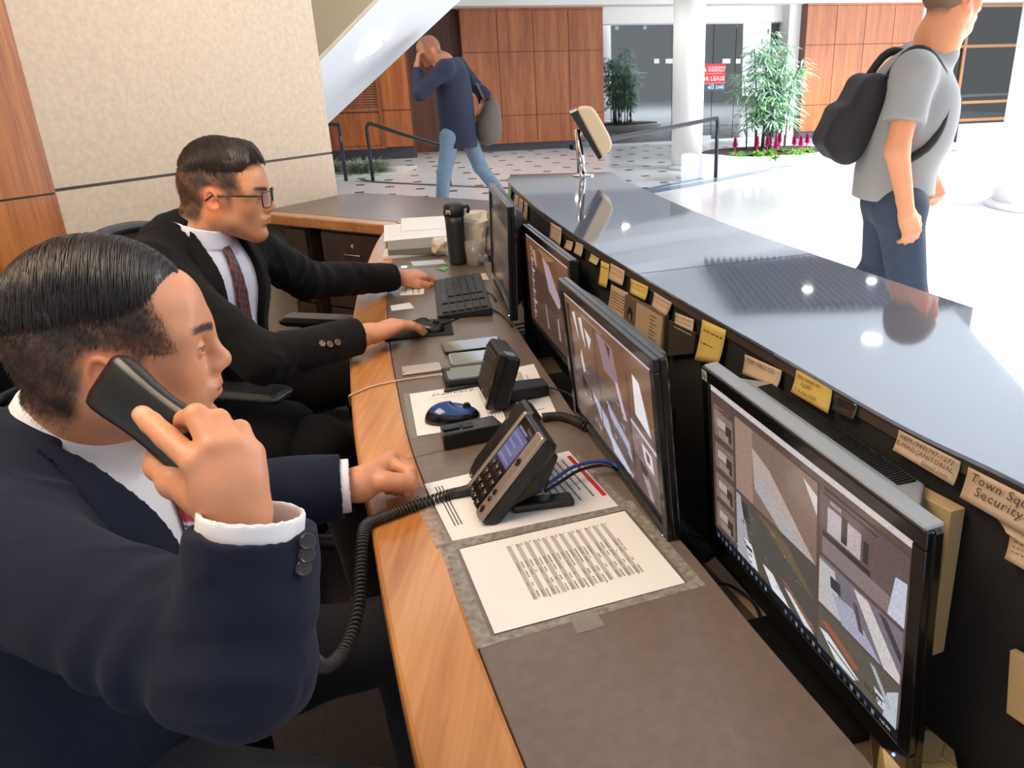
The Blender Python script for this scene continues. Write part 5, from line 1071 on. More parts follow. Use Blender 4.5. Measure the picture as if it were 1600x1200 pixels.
ink.build('printed_text', M_ink2, t)
t, g_ = facebox('metal_bracket', 'dark slotted metal bracket left of the tall yellow page', 'bracket', ((1050, 500), (1092, 520), (1089, 552), (1048, 556)), mat('dark_metal_plate', lin(62, 50, 42), .5, .3), .006)
P, c, nv, dep = g_; U = P[1]-P[0]; V = P[3]-P[0]; mb = MB(); q_ = [P[0]-c+U*a+V*b_+nv*(dep+.001) for a, b_ in ((.1, .62), (.65, .55), (.65, .65), (.1, .74))]; mb.add(q_, [(0, 1, 2, 3)]); mb.build('slot', M_dk, t)
# cream slatted holder behind the nearest monitor
t, g_ = facebox('slatted_holder', 'cream slatted paper holder behind the nearest monitor', 'paper holder', ((1404, 738), (1510, 793), (1476, 1018), (1378, 960)), mat('cream_plastic', lin(186, 156, 112), .5), .020)
P, c, nv, dep = g_; U = P[1]-P[0]; V = P[3]-P[0]; mb = MB()
for k in range(13):
    q_ = [P[0]-c+U*a+V*b_+nv*(dep+.0008) for a, b_ in ((.06+.07*k, .03), (.095+.07*k, .03), (.095+.07*k, .13), (.06+.07*k, .13))]; mb.add(q_, [(0, 1, 2, 3)])
mb.build('slots', M_dwal, t)
facebox('document_holder', 'small cream panel low at the right picture edge', 'panel', ((1588, 1012), (1640, 1040), (1640, 1150), (1582, 1110)), MATS['cream_plastic'], .008)
# box in the trough under the nearest monitor
c = at(1440, 1190, TZ+.03); bx = thing('patterned_box', 'cream patterned carton with brown script label under the nearest monitor', 'box', (c.x-.02, c.y-.0, TZ), -.28)
MB().box(-.035, .045, -.10, .12, .0008, .085).build('carton', mat('cream_carton', lin(216, 182, 128), .6, var=(22, .18, (1, 1, 1))), bx, bevel=.002)
MB().box(-.0355, -.0345, -.02, .115, .01, .078).build('side_label', mat('brown_label', lin(96, 74, 58), .6), bx); MB().box(-.030, .035, .0, .115, .0852, .0862).build('label', MATS['brown_label'], bx)
mb = MB(); v, f_ = text_mesh('coffee', .036, .3); mb.M = frame((.0, .105, .0868), (0, -1, 0), (1, 0, 0)); mb.add([(p.x, p.y-.01, 0) for p in v], f_); mb.build('script_lettering', M_paper, bx)
mb = MB()
for k in range(14): a = rr.uniform(-.03, .04); b_ = rr.uniform(-.1, .0); a2, b2_ = a+rr.uniform(-.03, .03), b_+rr.uniform(-.03, .03); a2 = max(-.034, min(.044, a2)); b2_ = max(-.099, min(0, b2_)); mb.tube([(a, b_, .0855), (a2, b2_, .0855)], .0007, 4)
mb.build('gold_lines', mat('gold_line', lin(206, 160, 60), .4, .4), bx)
# cables in the trough
for i, (lb, pts) in enumerate((('dark blue cable on the cream sheet by the nearest monitor', [(1115, 910, .10), (1140, 915, .02), (1165, 930, .01), (1182, 950, .006), (1195, 985, .006)]), ('black cable draped between the two nearest monitors', [(1062, 800, .02), (1085, 815, .012), (1105, 830, .01), (1120, 850, .01), (1140, 862, .01)]), ('second black cable between the two nearest monitors', [(1066, 815, .01), (1080, 835, .01), (1110, 842, .015), (1135, 860, .01)]),
        ('round coiled black cable below the farthest monitor', None))):
    if pts: cable('trough_cable', lb, [at(x, y, TZ+z+.002) for x, y, z in pts], .0026, mat('navy_cable', lin(30, 36, 56), .5) if i == 0 else M_cbl, 30)
    else:
        cc = at(826, 540, TZ+.01); P = [(cc.x+.06*math.cos(a*.5)*(1+.05*math.sin(a)), cc.y+.07*math.sin(a*.5), TZ+.006+.0022*a/2) for a in range(60)]; tag(MB().tube(P, .0028, 6).build('trough_cable', M_cbl, smooth=True), lb, 'cable')
# ================================================================== PEOPLE: surfaces grown from blended shapes
V3 = lambda *a: np.array(a, dtype=float)
def _n(v): v = np.array(v, float); return v/np.linalg.norm(v)
class Fr:                                              # local frame: x forward, y left, z up
    def __init__(s, o, yaw=0., pitch=0., roll=0., sc=1., M=None):
        s.o = np.array(o, float); s.sc = sc
        if M is None:
            cy_, sy_ = math.cos(yaw), math.sin(yaw); cp, sp_ = math.cos(pitch), math.sin(pitch); cr_, sr = math.cos(roll), math.sin(roll)
            Rz = np.array([[cy_, -sy_, 0], [sy_, cy_, 0], [0, 0, 1]]); Ry = np.array([[cp, 0, sp_], [0, 1, 0], [-sp_, 0, cp]]); Rx = np.array([[1, 0, 0], [0, cr_, -sr], [0, sr, cr_]])
            M = Rz @ Ry @ Rx
        s.M = M
    def w(s, p): return s.o+s.M @ (np.array(p, float)*s.sc)
    def l(s, P): return ((P-s.o) @ s.M)/s.sc
I_ = Fr((0, 0, 0))
class Sdf:
    def __init__(s): s.p = []
    def add(s, fn, c, r, k=.01, op='u'): s.p.append((fn, np.array(c, float), r, k, op)); return s
    def cone(s, a, b, ra, rb, k=.01, fr=I_, op='u'):
        a, b = fr.w(a), fr.w(b); ra *= fr.sc; rb *= fr.sc; ba = b-a; L2 = ba @ ba
        def fn(P):
            t_ = np.clip(((P-a) @ ba)/L2, 0, 1); return np.sqrt((((P-a)-t_[:, None]*ba)**2).sum(1))-(ra+(rb-ra)*t_)
        return s.add(fn, (a+b)/2, math.sqrt(L2)/2+max(ra, rb), k, op)
    def chain(s, pts, rs, k=.006, fr=I_, op='u'):
        for i in range(len(pts)-1): s.cone(pts[i], pts[i+1], rs[i], rs[i+1], k, fr, op)
        return s
    def ell(s, c, r, k=.01, fr=I_, rot=None, op='u'):
        r = np.array(r, float); c_ = np.array(c, float)
        def fn(P):
            q = fr.l(P)-c_
            if rot is not None: q = q @ rot
            k0 = np.sqrt(((q/r)**2).sum(1)); k1 = np.sqrt(((q/r**2)**2).sum(1))+1e-9; return k0*(k0-1)/k1*fr.sc
        return s.add(fn, fr.w(c), r.max()*fr.sc, k, op)
    def box(s, c, h, rd=.005, k=.005, fr=I_, op='u'):
        h = np.array(h, float)-rd; c_ = np.array(c, float)
        def fn(P): q = np.abs(fr.l(P)-c_)-h; return (np.sqrt((np.maximum(q, 0)**2).sum(1))+np.minimum(q.max(1), 0)-rd)*fr.sc
        return s.add(fn, fr.w(c), np.linalg.norm(h+rd)*fr.sc, k, op)
    def ev(s, P, lo=None, hi=None):
        d = np.full(len(P), 1e3)
        for fn, c, r, k, op in s.p:
            if lo is not None:
                q = np.maximum(np.maximum(lo-c, c-hi), 0)
                if q @ q > (r+k*1.2+.012)**2: continue
            e = fn(P)
            if op == 'u':
                if k > 0: h = np.maximum(k-np.abs(d-e), 0)/k; d = np.minimum(d, e)-h*h*k*.25
                else: d = np.minimum(d, e)
            elif op == 's':
                h = np.maximum(k-np.abs(-d+0-e), 0)/max(k, 1e-6) if k > 0 else 0; d = np.maximum(d, -e)+(h*h*k*.25 if k > 0 else 0)
            elif op == 'i': d = np.maximum(d, e)
            elif op == 'd': d = d+e                    # displacement
        return d
    def mesh(s, res, B=9, lim=None):
        U = [p for p in s.p if p[4] == 'u']; lo = np.min([p[1]-p[2]-.02 for p in U], 0); hi = np.max([p[1]+p[2]+.02 for p in U], 0)
        if lim is not None: lo = np.maximum(lo, lim[0]); hi = np.minimum(hi, lim[1])
        nb = np.ceil((hi-lo)/(res*B)).astype(int); N = nb*B+1; V = np.full(N, .05, np.float32)
        cs = np.array([p[1] for p in U]); rs_ = np.array([p[2] for p in U]); g1 = np.arange(B+1)
        G = np.stack(np.meshgrid(g1, g1, g1, indexing='ij'), -1).reshape(-1, 3)
        BI = np.stack(np.meshgrid(*[np.arange(q) for q in nb], indexing='ij'), -1).reshape(-1, 3); BC = lo+(BI+.5)*B*res; hd_ = B*res*.866
        near_ = np.zeros(len(BC), bool)
        for c_, r_ in zip(cs, rs_): near_ |= (np.maximum(np.abs(BC-c_)-B*res/2, 0)**2).sum(1) < (r_+.012)**2
        cd_ = np.full(len(BC), .05); I1 = np.where(near_)[0]; cd_[I1] = s.ev(BC[I1])
        for i in I1:
            ix, iy, iz = BI[i]; sl = (slice(ix*B, ix*B+B+1), slice(iy*B, iy*B+B+1), slice(iz*B, iz*B+B+1))
            if abs(cd_[i]) > hd_*1.45+.010:
                if cd_[i] < 0: V[sl] = -.05
                continue
        for i in I1:
            if abs(cd_[i]) > hd_*1.45+.010: continue
            ix, iy, iz = BI[i]; bl = lo+BI[i]*B*res; bh = bl+B*res
            V[ix*B:ix*B+B+1, iy*B:iy*B+B+1, iz*B:iz*B+B+1] = s.ev(bl+G*res, bl, bh).reshape(B+1, B+1, B+1)
        return nets(V, lo, res)
def nets(V, lo, res):
    nx, ny, nz = V.shape; ins = V < 0
    if lo is not None:
        ins[0] = ins[-1] = False; ins[:, 0] = ins[:, -1] = False; ins[:, :, 0] = ins[:, :, -1] = False
    c8 = [(a, b, c) for a in (0, 1) for b in (0, 1) for c in (0, 1)]; cnt = np.zeros((nx-1, ny-1, nz-1), np.int8)
    for a, b, c in c8: cnt += ins[a:nx-1+a, b:ny-1+b, c:nz-1+c]
    act = (cnt > 0) & (cnt < 8); I = np.argwhere(act); idx = np.full(act.shape, -1, np.int32); idx[act] = np.arange(len(I))
    acc = np.zeros((len(I), 3)); num = np.zeros(len(I)); val = {}
    for a, b, c in c8: val[(a, b, c)] = V[I[:, 0]+a, I[:, 1]+b, I[:, 2]+c]
    for ax in range(3):
        for a, b, c in c8:
            if (a, b, c)[ax]: continue
            e = [a, b, c]; e[ax] = 1; v0, v1 = val[(a, b, c)], val[tuple(e)]; m_ = (v0 < 0) != (v1 < 0); t_ = np.where(m_, v0/(v0-v1+1e-12), 0); p = np.tile(np.array([a, b, c], float), (len(I), 1)); p[:, ax] = t_; acc[m_] += p[m_]; num[m_] += 1
    P = lo+(I+acc/np.maximum(num, 1)[:, None])*res; F = []
    for ax in range(3):
        o1, o2 = [(1, 2), (2, 0), (0, 1)][ax]; sl0 = [slice(None)]*3; sl1 = [slice(None)]*3; sl0[ax] = slice(0, -1); sl1[ax] = slice(1, None)
        a_, b_ = ins[tuple(sl0)], ins[tuple(sl1)]; ch = a_ != b_; E_ = np.argwhere(ch); ok = (E_[:, o1] > 0) & (E_[:, o2] > 0) & (E_[:, o1] < V.shape[o1]-1) & (E_[:, o2] < V.shape[o2]-1); E_ = E_[ok]
        fl = a_[E_[:, 0], E_[:, 1], E_[:, 2]]; q = []
        for d1, d2 in ((0, 0), (-1, 0), (-1, -1), (0, -1)):
            c_ = E_.copy(); c_[:, o1] += d1; c_[:, o2] += d2; q.append(idx[c_[:, 0], c_[:, 1], c_[:, 2]])
        Q = np.stack(q, 1); Q[~fl] = Q[~fl][:, ::-1]; F.append(Q)
    return P, np.concatenate(F)
def mkmesh(name, P, F, m, parent=None, cols=None, lap=1):
    me = bpy.data.meshes.new(name); F = F[(F >= 0).all(1)]; 
    if lap:
        E_ = np.concatenate([F[:, [0, 1]], F[:, [1, 2]], F[:, [2, 3]], F[:, [3, 0]]]); 
        for _ in range(lap):
            S_ = np.zeros_like(P); n_ = np.zeros(len(P))
            for i in range(3): S_[:, i] = np.bincount(E_[:, 0], P[E_[:, 1], i], len(P))
            n_ = np.bincount(E_[:, 0], minlength=len(P)); P = P*.5+.5*S_/np.maximum(n_, 1)[:, None]
    me.vertices.add(len(P)); me.vertices.foreach_set('co', P.astype(np.float32).ravel()); me.loops.add(F.size); me.loops.foreach_set('vertex_index', F.astype(np.int32).ravel())
    me.polygons.add(len(F)); me.polygons.foreach_set('loop_start', np.arange(0, F.size, 4, dtype=np.int32)); me.polygons.foreach_set('loop_total', np.full(len(F), 4, np.int32)); me.update(calc_edges=True); me.validate()
    if cols is not None:
        ca = me.color_attributes.new('Col', 'FLOAT_COLOR', 'POINT'); ca.data.foreach_set('color', np.concatenate([cols, np.ones((len(cols), 1))], 1).astype(np.float32).ravel())
    return link(name, me, m, parent, smooth=True)
def nz(P, f, seed=0.):                                 # cheap smooth noise in [-1, 1]
    x, y, z = P[:, 0]*f+seed, P[:, 1]*f+seed*1.7, P[:, 2]*f-seed
    return (np.sin(x*1.0+1.7*np.sin(y*1.3+z*.7))+np.sin(y*1.1+1.9*np.sin(z*1.2+x*.8))+np.sin(z*.9+1.6*np.sin(x*1.15+y*.6)))/3
def pn(P, f, seed=0.): return np.array([mnoise.noise(Vector((a*f+seed, b*f, c*f))) for a, b, c in P])
def polysd(q, poly):                                   # signed distance to a 2-D outline
    P = np.array(poly, float); n_ = len(P); d = ((q-P[0])**2).sum(1); s_ = np.ones(len(q)); j = n_-1
    for i in range(n_):
        e = P[j]-P[i]; w_ = q-P[i]; b_ = w_-e*np.clip((w_ @ e)/(e @ e), 0, 1)[:, None]; d = np.minimum(d, (b_**2).sum(1))
        c1 = q[:, 1] >= P[i][1]; c2 = q[:, 1] < P[j][1]; c3 = e[0]*w_[:, 1] > e[1]*w_[:, 0]
        fl = (c1 & c2 & c3) | (~c1 & ~c2 & ~c3); s_ = np.where(fl, -s_, s_); j = i
    return s_*np.sqrt(d)
# ---- head
def head(S_, fr, look='thin', ears=True):
    A = lambda *a, **k: S_.ell(*a, fr=fr, **k); C_ = lambda *a, **k: S_.cone(*a, fr=fr, **k)
    fat = 1. if look == 'thin' else 1.08
    A((-.012, 0, .035), (.096, .077, .083), k=.0); A((.03, 0, .028), (.062, .064, .066), k=.03); A((-.045, 0, .0), (.058, .066, .070), k=.03)
    A((.036, 0, -.045), (.052, .056*fat, .066), k=.03); A((.075, 0, .035), (.018, .045, .035), k=.03)
    for s_ in (-1, 1):
        A((.056, s_*.036, -.034), (.024, .024*fat, .026), k=.022); C_((-.010, s_*.056*fat, -.050), (.066, s_*.016, -.104), .019*fat, .017, k=.03); C_((.0, s_*.060, -.02), (.01, s_*.058, -.06), .02*fat, .02, k=.025)
        C_((.084, s_*.0, .014), (.068, s_*.050, .014), .012, .0095, k=.024)
        A((.055, s_*.046, -.004), (.02, .02, .03), k=.02)
    A((.074, 0, -.102), (.019, .024, .017), k=.02); A((.066, 0, -.068), (.030, .034, .034), k=.022)
    for s_ in (-1, 1): A((.098, s_*.031, -.007), (.017, .019, .011), k=.016, op='s')
    C_((.089, 0, .010), (.1085, 0, -.028), .0078, .0105, k=.016); A((.1085, 0, -.034), (.0105, .0115, .0092), k=.010)
    for s_ in (-1, 1): A((.097, s_*.0125, -.038), (.0115, .0075, .0085), k=.009)
    C_((.089, 0, -.05), (.093, 0, -.062), .012, .012, k=.014)
    A((.0925, 0, -.0615), (.0095, .026, .0060), k=.009); A((.0915, 0, -.0730), (.0095, .023, .0068), k=.009); A((.106, 0, -.0668), (.014, .024, .0013), k=.003, op='s')
    A((.098, 0, -.087), (.008, .022, .005), k=.014, op='s')
    for s_ in (-1, 1):                                 # eyelids with an open slit
        A((.0795, s_*.0315, -.007), (.0145, .0150, .0135), k=.004); A((.095, s_*.032, -.0095), (.012, .0130, .0027), k=.002, op='s')
    ez = -.022 if look == 'thin' else -.014
    if ears:
        for s_ in (-1, 1):
            rot = Fr((0, 0, 0), yaw=s_*.38, pitch=-.12).M; c_ = (-.012, s_*.077, ez)
            A(c_, (.016, .005, .027), k=.006, rot=rot)
            cc = np.array([-.014, s_*.0815, ez+.006])
            def fn(P, cc=cc, rot=rot):
                q = (fr.l(P)-cc) @ rot; x = q[:, 0]*1.55; z = q[:, 2]; return (np.sqrt((np.sqrt(x*x+z*z)-.0225)**2+q[:, 1]**2)-.0042)*.75*fr.sc
            S_.add(fn, fr.w(cc), .04*fr.sc, .004)
            A((-.006, s_*.085, ez), (.007, .006, .010), k=.004, op='s', rot=rot); A((-.006, s_*.079, ez-.024), (.007, .005, .009), k=.005)
def fbm2(P, seed=0): return nz(P, 90, seed)*.5+nz(P, 190, seed+3)*.3+nz(P, 420, seed+9)*.2
def head_cols(L, skin, hair, style):                   # pigment of skin, lips, brows and cropped hair, from head coordinates
    n_ = len(L); x, y, z = L[:, 0], L[:, 1], L[:, 2]; ay = np.abs(y); ez_ = .014 if style == 'far' else .022; col = np.tile(np.array(skin, float), (n_, 1)); nzv = fbm2(L)
    col *= (1+.05*nz(L, 60, 2.)+.03*nzv)[:, None]
    def blend(m_, c): m_ = np.clip(m_, 0, 1)[:, None]; col[:] = col*(1-m_)+np.array(c)*m_
    sm = lambda e0, e1, v: np.clip((v-e0)/(e1-e0), 0, 1)**2*(3-2*np.clip((v-e0)/(e1-e0), 0, 1))
    rosy = sm(.0, .02, .02-np.hypot(x-.06, (z+.035))*.6)*sm(.03, .05, ay); blend(rosy*.35, np.array(skin)*np.array([1.05, .78, .72]))
    ear = sm(.070, .080, ay)*sm(.05, .035, np.hypot(x+.012, z+ez_)); blend(ear*.55, np.array(skin)*np.array([1.12, .70, .58]))
    # cropped hair: behind a line that runs from temple over the ear to the nape
    line = np.where(z > .0, .052-.30*np.clip(z-.03, -.05, .03), .030+.9*(z-.0))     # x position of the hair front at height z
    line = np.where(z < -.01, -.030+.25*(z+.01)*1.5, line); side = sm(-.010, .010, line+nzv*.004-x)
    low = sm(-.095, -.055, z); m_ = side*low; dens = .58+.42*sm(.0, .04, z); dens = np.maximum(dens, .62+.36*sm(-.02, -.06, x)); dens *= .35+.65*sm(-.085, -.045, z)
    dens = dens*(.86+.30*nzv)
    if style == 'near': dens = dens*1.0
    ear_clear = 1-sm(.072, .078, ay)*sm(.045, .03, np.hypot(x+.012, z+ez_)); blend(m_*np.clip(dens*1.12, 0, 1)*ear_clear*.97, hair)
    burn = sm(.018, .010, np.abs(x-.012+.2*z))*sm(-.05, -.02, z)*sm(.01, 0, z)*sm(.05, .06, ay); blend(burn*.55*(.8+.4*nzv), hair)
    br = sm(.0062, .0036, np.abs(z-.0175-.10*(ay-.03)+3.2*(ay-.036)**2*1.0))*sm(.010, .016, ay)*sm(.064, .054, ay)*sm(.035, .05, x); blend(br*.95, hair)
    lip = sm(.0145, .0095, np.abs(z+.0672))*sm(.0245, .018, ay)*sm(.088, .095, x); blend(lip*.75, np.array(skin)*np.array([.86, .52, .54]))
    seam = sm(.0028, .0010, np.abs(z+.0668))*sm(.026, .02, ay)*sm(.08, .09, x); blend(seam*.5, np.array(skin)*.35)
    lash = sm(.0020, .0010, np.abs(z+.0050+.0*ay))*sm(.018, .022, ay)*sm(.047, .043, ay)*sm(.072, .082, x); blend(lash*.85, np.array(hair)*.6)
    stub = sm(.0, .05, x)*sm(-.055, -.075, z)*sm(.0, .03, .03+x*0); blend(stub*.16*(.8+.3*nzv), np.array(hair)*1.2)
    return np.clip(col, 0, 1)
def eyes(fr, parent, LO=np.zeros(3)):
    for s_ in (-1, 1):
        c = fr.w((.0775, s_*.0315, -.0075))-LO; bm = bmesh.new(); bmesh.ops.create_uvsphere(bm, u_segments=24, v_segments=16, radius=.0128*fr.sc); me = bpy.data.meshes.new('eye'); 
        for v in bm.verts: v.co = Vector(c+np.array(v.co))
        bm.to_mesh(me); bm.free(); ca = me.color_attributes.new('Col', 'FLOAT_COLOR', 'POINT'); g_ = _n(fr.M @ np.array([1, 0, -.18]))
        for i, v in enumerate(me.vertices):
            dv = np.array(v.co)-c; a = (dv/np.linalg.norm(dv)) @ g_; ca.data[i].color = (.01, .008, .006, 1) if a > .96 else ((.05, .025, .015, 1) if a > .84 else (.72, .66, .62, 1))
        link('eye', me, mat('eye_surface', (.8, .8, .8), .12, vcol=True, coat=.6), parent, smooth=True)
def strands(name, parent, roots, fn, m, r=.0006, seg=6):
    vs = []; fs = []; k = 0
    for rt in roots:
        pts = fn(rt, seg)
        if pts is None: continue
        pts = np.array(pts)
        for i in range(len(pts)):
            t_ = pts[min(i+1, len(pts)-1)]-pts[max(i-1, 0)]; t_ = t_/max(np.linalg.norm(t_), 1e-9); a = np.cross(t_, [.3, .5, .8]); a /= max(np.linalg.norm(a), 1e-9); b = np.cross(t_, a); rr2 = r*(1-.75*i/(len(pts)-1))
            for j in range(3): an = 2*PI*j/3; vs.append(pts[i]+(a*math.cos(an)+b*math.sin(an))*rr2)
        for i in range(len(pts)-1):
            for j in range(3): fs.append((k+i*3+j, k+i*3+(j+1) % 3, k+i*3+3+(j+1) % 3, k+i*3+3+j))
        k += len(pts)*3
    return vs, fs
# ---- hands
def hand_local(S_, fr, side=1, curl=(.25, .3, .35, .4), flex=.35, thumb=.3, spread=.05, k=.007):
    """fr: origin wrist, x to the fingers, y towards the thumb, z out of the back of the hand"""
    sp_ = [.030, .010, -.010, -.028]; ln = [(.043, .026, .020), (.047, .029, .021), (.044, .027, .021), (.034, .020, .018)]; bx = [.092, .095, .090, .082]
    S_.cone((-.05, 0, -.002), (.0, 0, -.002), .027, .024, .01, fr)
    for i in range(4):
        S_.cone((.004, sp_[i]*.55, -.003), (bx[i], sp_[i], 0), .0175, .0125, .014, fr); a = -flex*.4; p = np.array([bx[i], sp_[i], 0.]); y_ = (1.5-i)*spread; P = [p]
        for j in range(3):
            a -= (flex, curl[i], curl[i]*.7)[j]; d = np.array([math.cos(a)*math.cos(y_), math.sin(y_), math.sin(a)]); p = p+d*ln[i][j]; P.append(p)
        S_.chain(P, [.0112, .0098, .0088, .0074], k*.6, fr)
    S_.ell((.035, .0, -.008), (.045, .036, .014), .014, fr)
    t0 = np.array([.018, .024, -.008]); t1 = t0+np.array([.034, .022, -.008]); t2 = t1+np.array([.034, .006, -.004-thumb*.02]); t3 = t2+np.array([.027, -.004, -.003-thumb*.01])
    S_.chain([t0, t1, t2, t3], [.018, .0135, .0115, .0092], .010, fr)
def frame_from(o, fwd, up, side):                       # hand frame: x fwd, z up, y = thumb side (side=+1 when thumb lies left of fwd)
    x = _n(fwd); z = np.array(up, float); z = _n(z-x*(z @ x)); y = np.cross(z, x)*side
    return Fr(o, M=np.stack([x, y, z], 1))
# ---- clothes
def torso_fn(fr, g=0., b=1.):
    T_ = Sdf(); T_.ell((0, 0, -.01), (.112*b+g, .170*b+g, .20+g), 0, fr); T_.ell((.012, 0, -.20), (.125*b+g, .165*b+g, .20+g), .08, fr); T_.ell((-.0, 0, -.34), (.135*b+g, .182*b+g, .14+g), .06, fr)
    for s_ in (-1, 1): T_.cone((-.012, s_*.03, .140), (-.004, s_*.165, .100), .038+g, .052+g, .04, fr); T_.ell((.055, s_*.08, .02), (.055+g, .07+g, .08+g), .05, fr)
    T_.ell((-.045, 0, .06), (.07+g, .15+g, .13+g), .05, fr)
    return T_
def band(S_, fr, R_, t_, h_, k=.003, cut=None, cone=0., op='u', ell=1.):
    """collar ring around z of fr"""
    def fn(P):
        q = fr.l(P); r = np.hypot(q[:, 0]*ell, q[:, 1])-(R_-cone*q[:, 2]); d = np.maximum(np.abs(r)-t_/2, np.abs(q[:, 2])-h_/2)
        if cut: d = np.maximum(d, q[:, 0]-cut)
        return d
    S_.add(fn, fr.o, R_*1.15+h_+t_, k, op)
def sleeve(S_, a, e, c, ra, re, rc, k=.03, cuff=True, fold=.004, seed=0., op='u', close=False):
    a, e, c = map(lambda v: np.array(v, float), (a, e, c))
    def seg(A, B, r0, r1, cut, fs):
        ba = B-A; L_ = np.linalg.norm(ba); u = ba/L_; w1 = _n(np.cross(u, [.3, .2, .9])); w2 = np.cross(u, w1)
        def fn(P):
            q = P-A; s_ = q @ u; t_ = np.clip(s_/L_, 0, 1.0); d0 = np.sqrt(((q-np.clip(s_, 0, L_)[:, None]*u)**2).sum(1)); th = np.arctan2(q @ w1, q @ w2)
            wgt = np.exp(-((s_-fs*L_)/(.34*L_))**2); f = np.sin(s_*105+1.8*np.sin(th+seed)+seed+1.5*np.sin(s_*31))*(.55+.45*np.sin(th*1.0+seed*2))
            f = np.sign(f)*np.abs(f)**.7
            d = d0-(r0+(r1-r0)*t_)-fold*f*wgt-fold*.5*np.sin(th*2+s_*26+seed)
            return d
        return fn, (A+B)/2, L_/2+max(r0, r1)+fold*2, u
    f1, c1_, r1_, _ = seg(a, e, ra, re, False, .85); S_.add(f1, c1_, r1_, k, op)
    f2, c2_, r2_, u2 = seg(e, c+_n(c-e)*.03, re, rc, True, .1)
    def f2c(P): return np.maximum(f2(P), (P-c) @ u2)
    S_.add(f2c, c2_, r2_, .018, op)
    if cuff:
        rin = rc-.0035; a2 = c-u2*.03; b2 = c+u2*.05; S_.cone(a2, b2, rin-.004, rin, 0, op='s')
M_navy_s = mat('navy_suit_cloth', lin(21, 26, 43), .85, spec=.2, sheen=.04, bump=(1500, .25)); M_blk_s = mat('black_suit_cloth', lin(17, 14, 13), .9, spec=.2, sheen=.04, bump=(1500, .25))
M_shirt = mat('white_shirt_cloth', lin(232, 226, 226), .7, bump=(1200, .15)); M_shirt2 = mat('pale_shirt_cloth', lin(226, 224, 236), .7, bump=(1200, .15))
M_skin = mat('skin', (.6, .35, .22), .46, vcol=True, bump=(700, .12)); M_skin.node_tree.nodes['Principled BSDF'].inputs['Subsurface Weight'].default_value = .12
M_skin.node_tree.nodes['Principled BSDF'].inputs['Subsurface Radius'].default_value = (.012, .005, .003); M_skin.node_tree.nodes['Principled BSDF'].inputs['Subsurface Scale'].default_value = .6
M_hair = mat('dark_hair', lin(38, 29, 25), .36, spec=.5, var=(90, .5, (1, 1, 1))); M_btn = mat('horn_button', lin(120, 92, 66), .35); M_btn2 = mat('dark_button', lin(48, 42, 44), .3)
def tie_mat(name, base, line, kind):
    m = bpy.data.materials.new(name); m.use_nodes = True; nt = m.node_tree; N = nt.nodes; L = nt.links; b = N['Principled BSDF']; b.inputs['Roughness'].default_value = .5; b.inputs['Sheen Weight'].default_value = .2
    tc = N.new('ShaderNodeTexCoord'); a = N.new('ShaderNodeVertexColor'); a.layer_name = 'Col'; L.new(a.outputs['Color'], b.inputs['Base Color']); return m
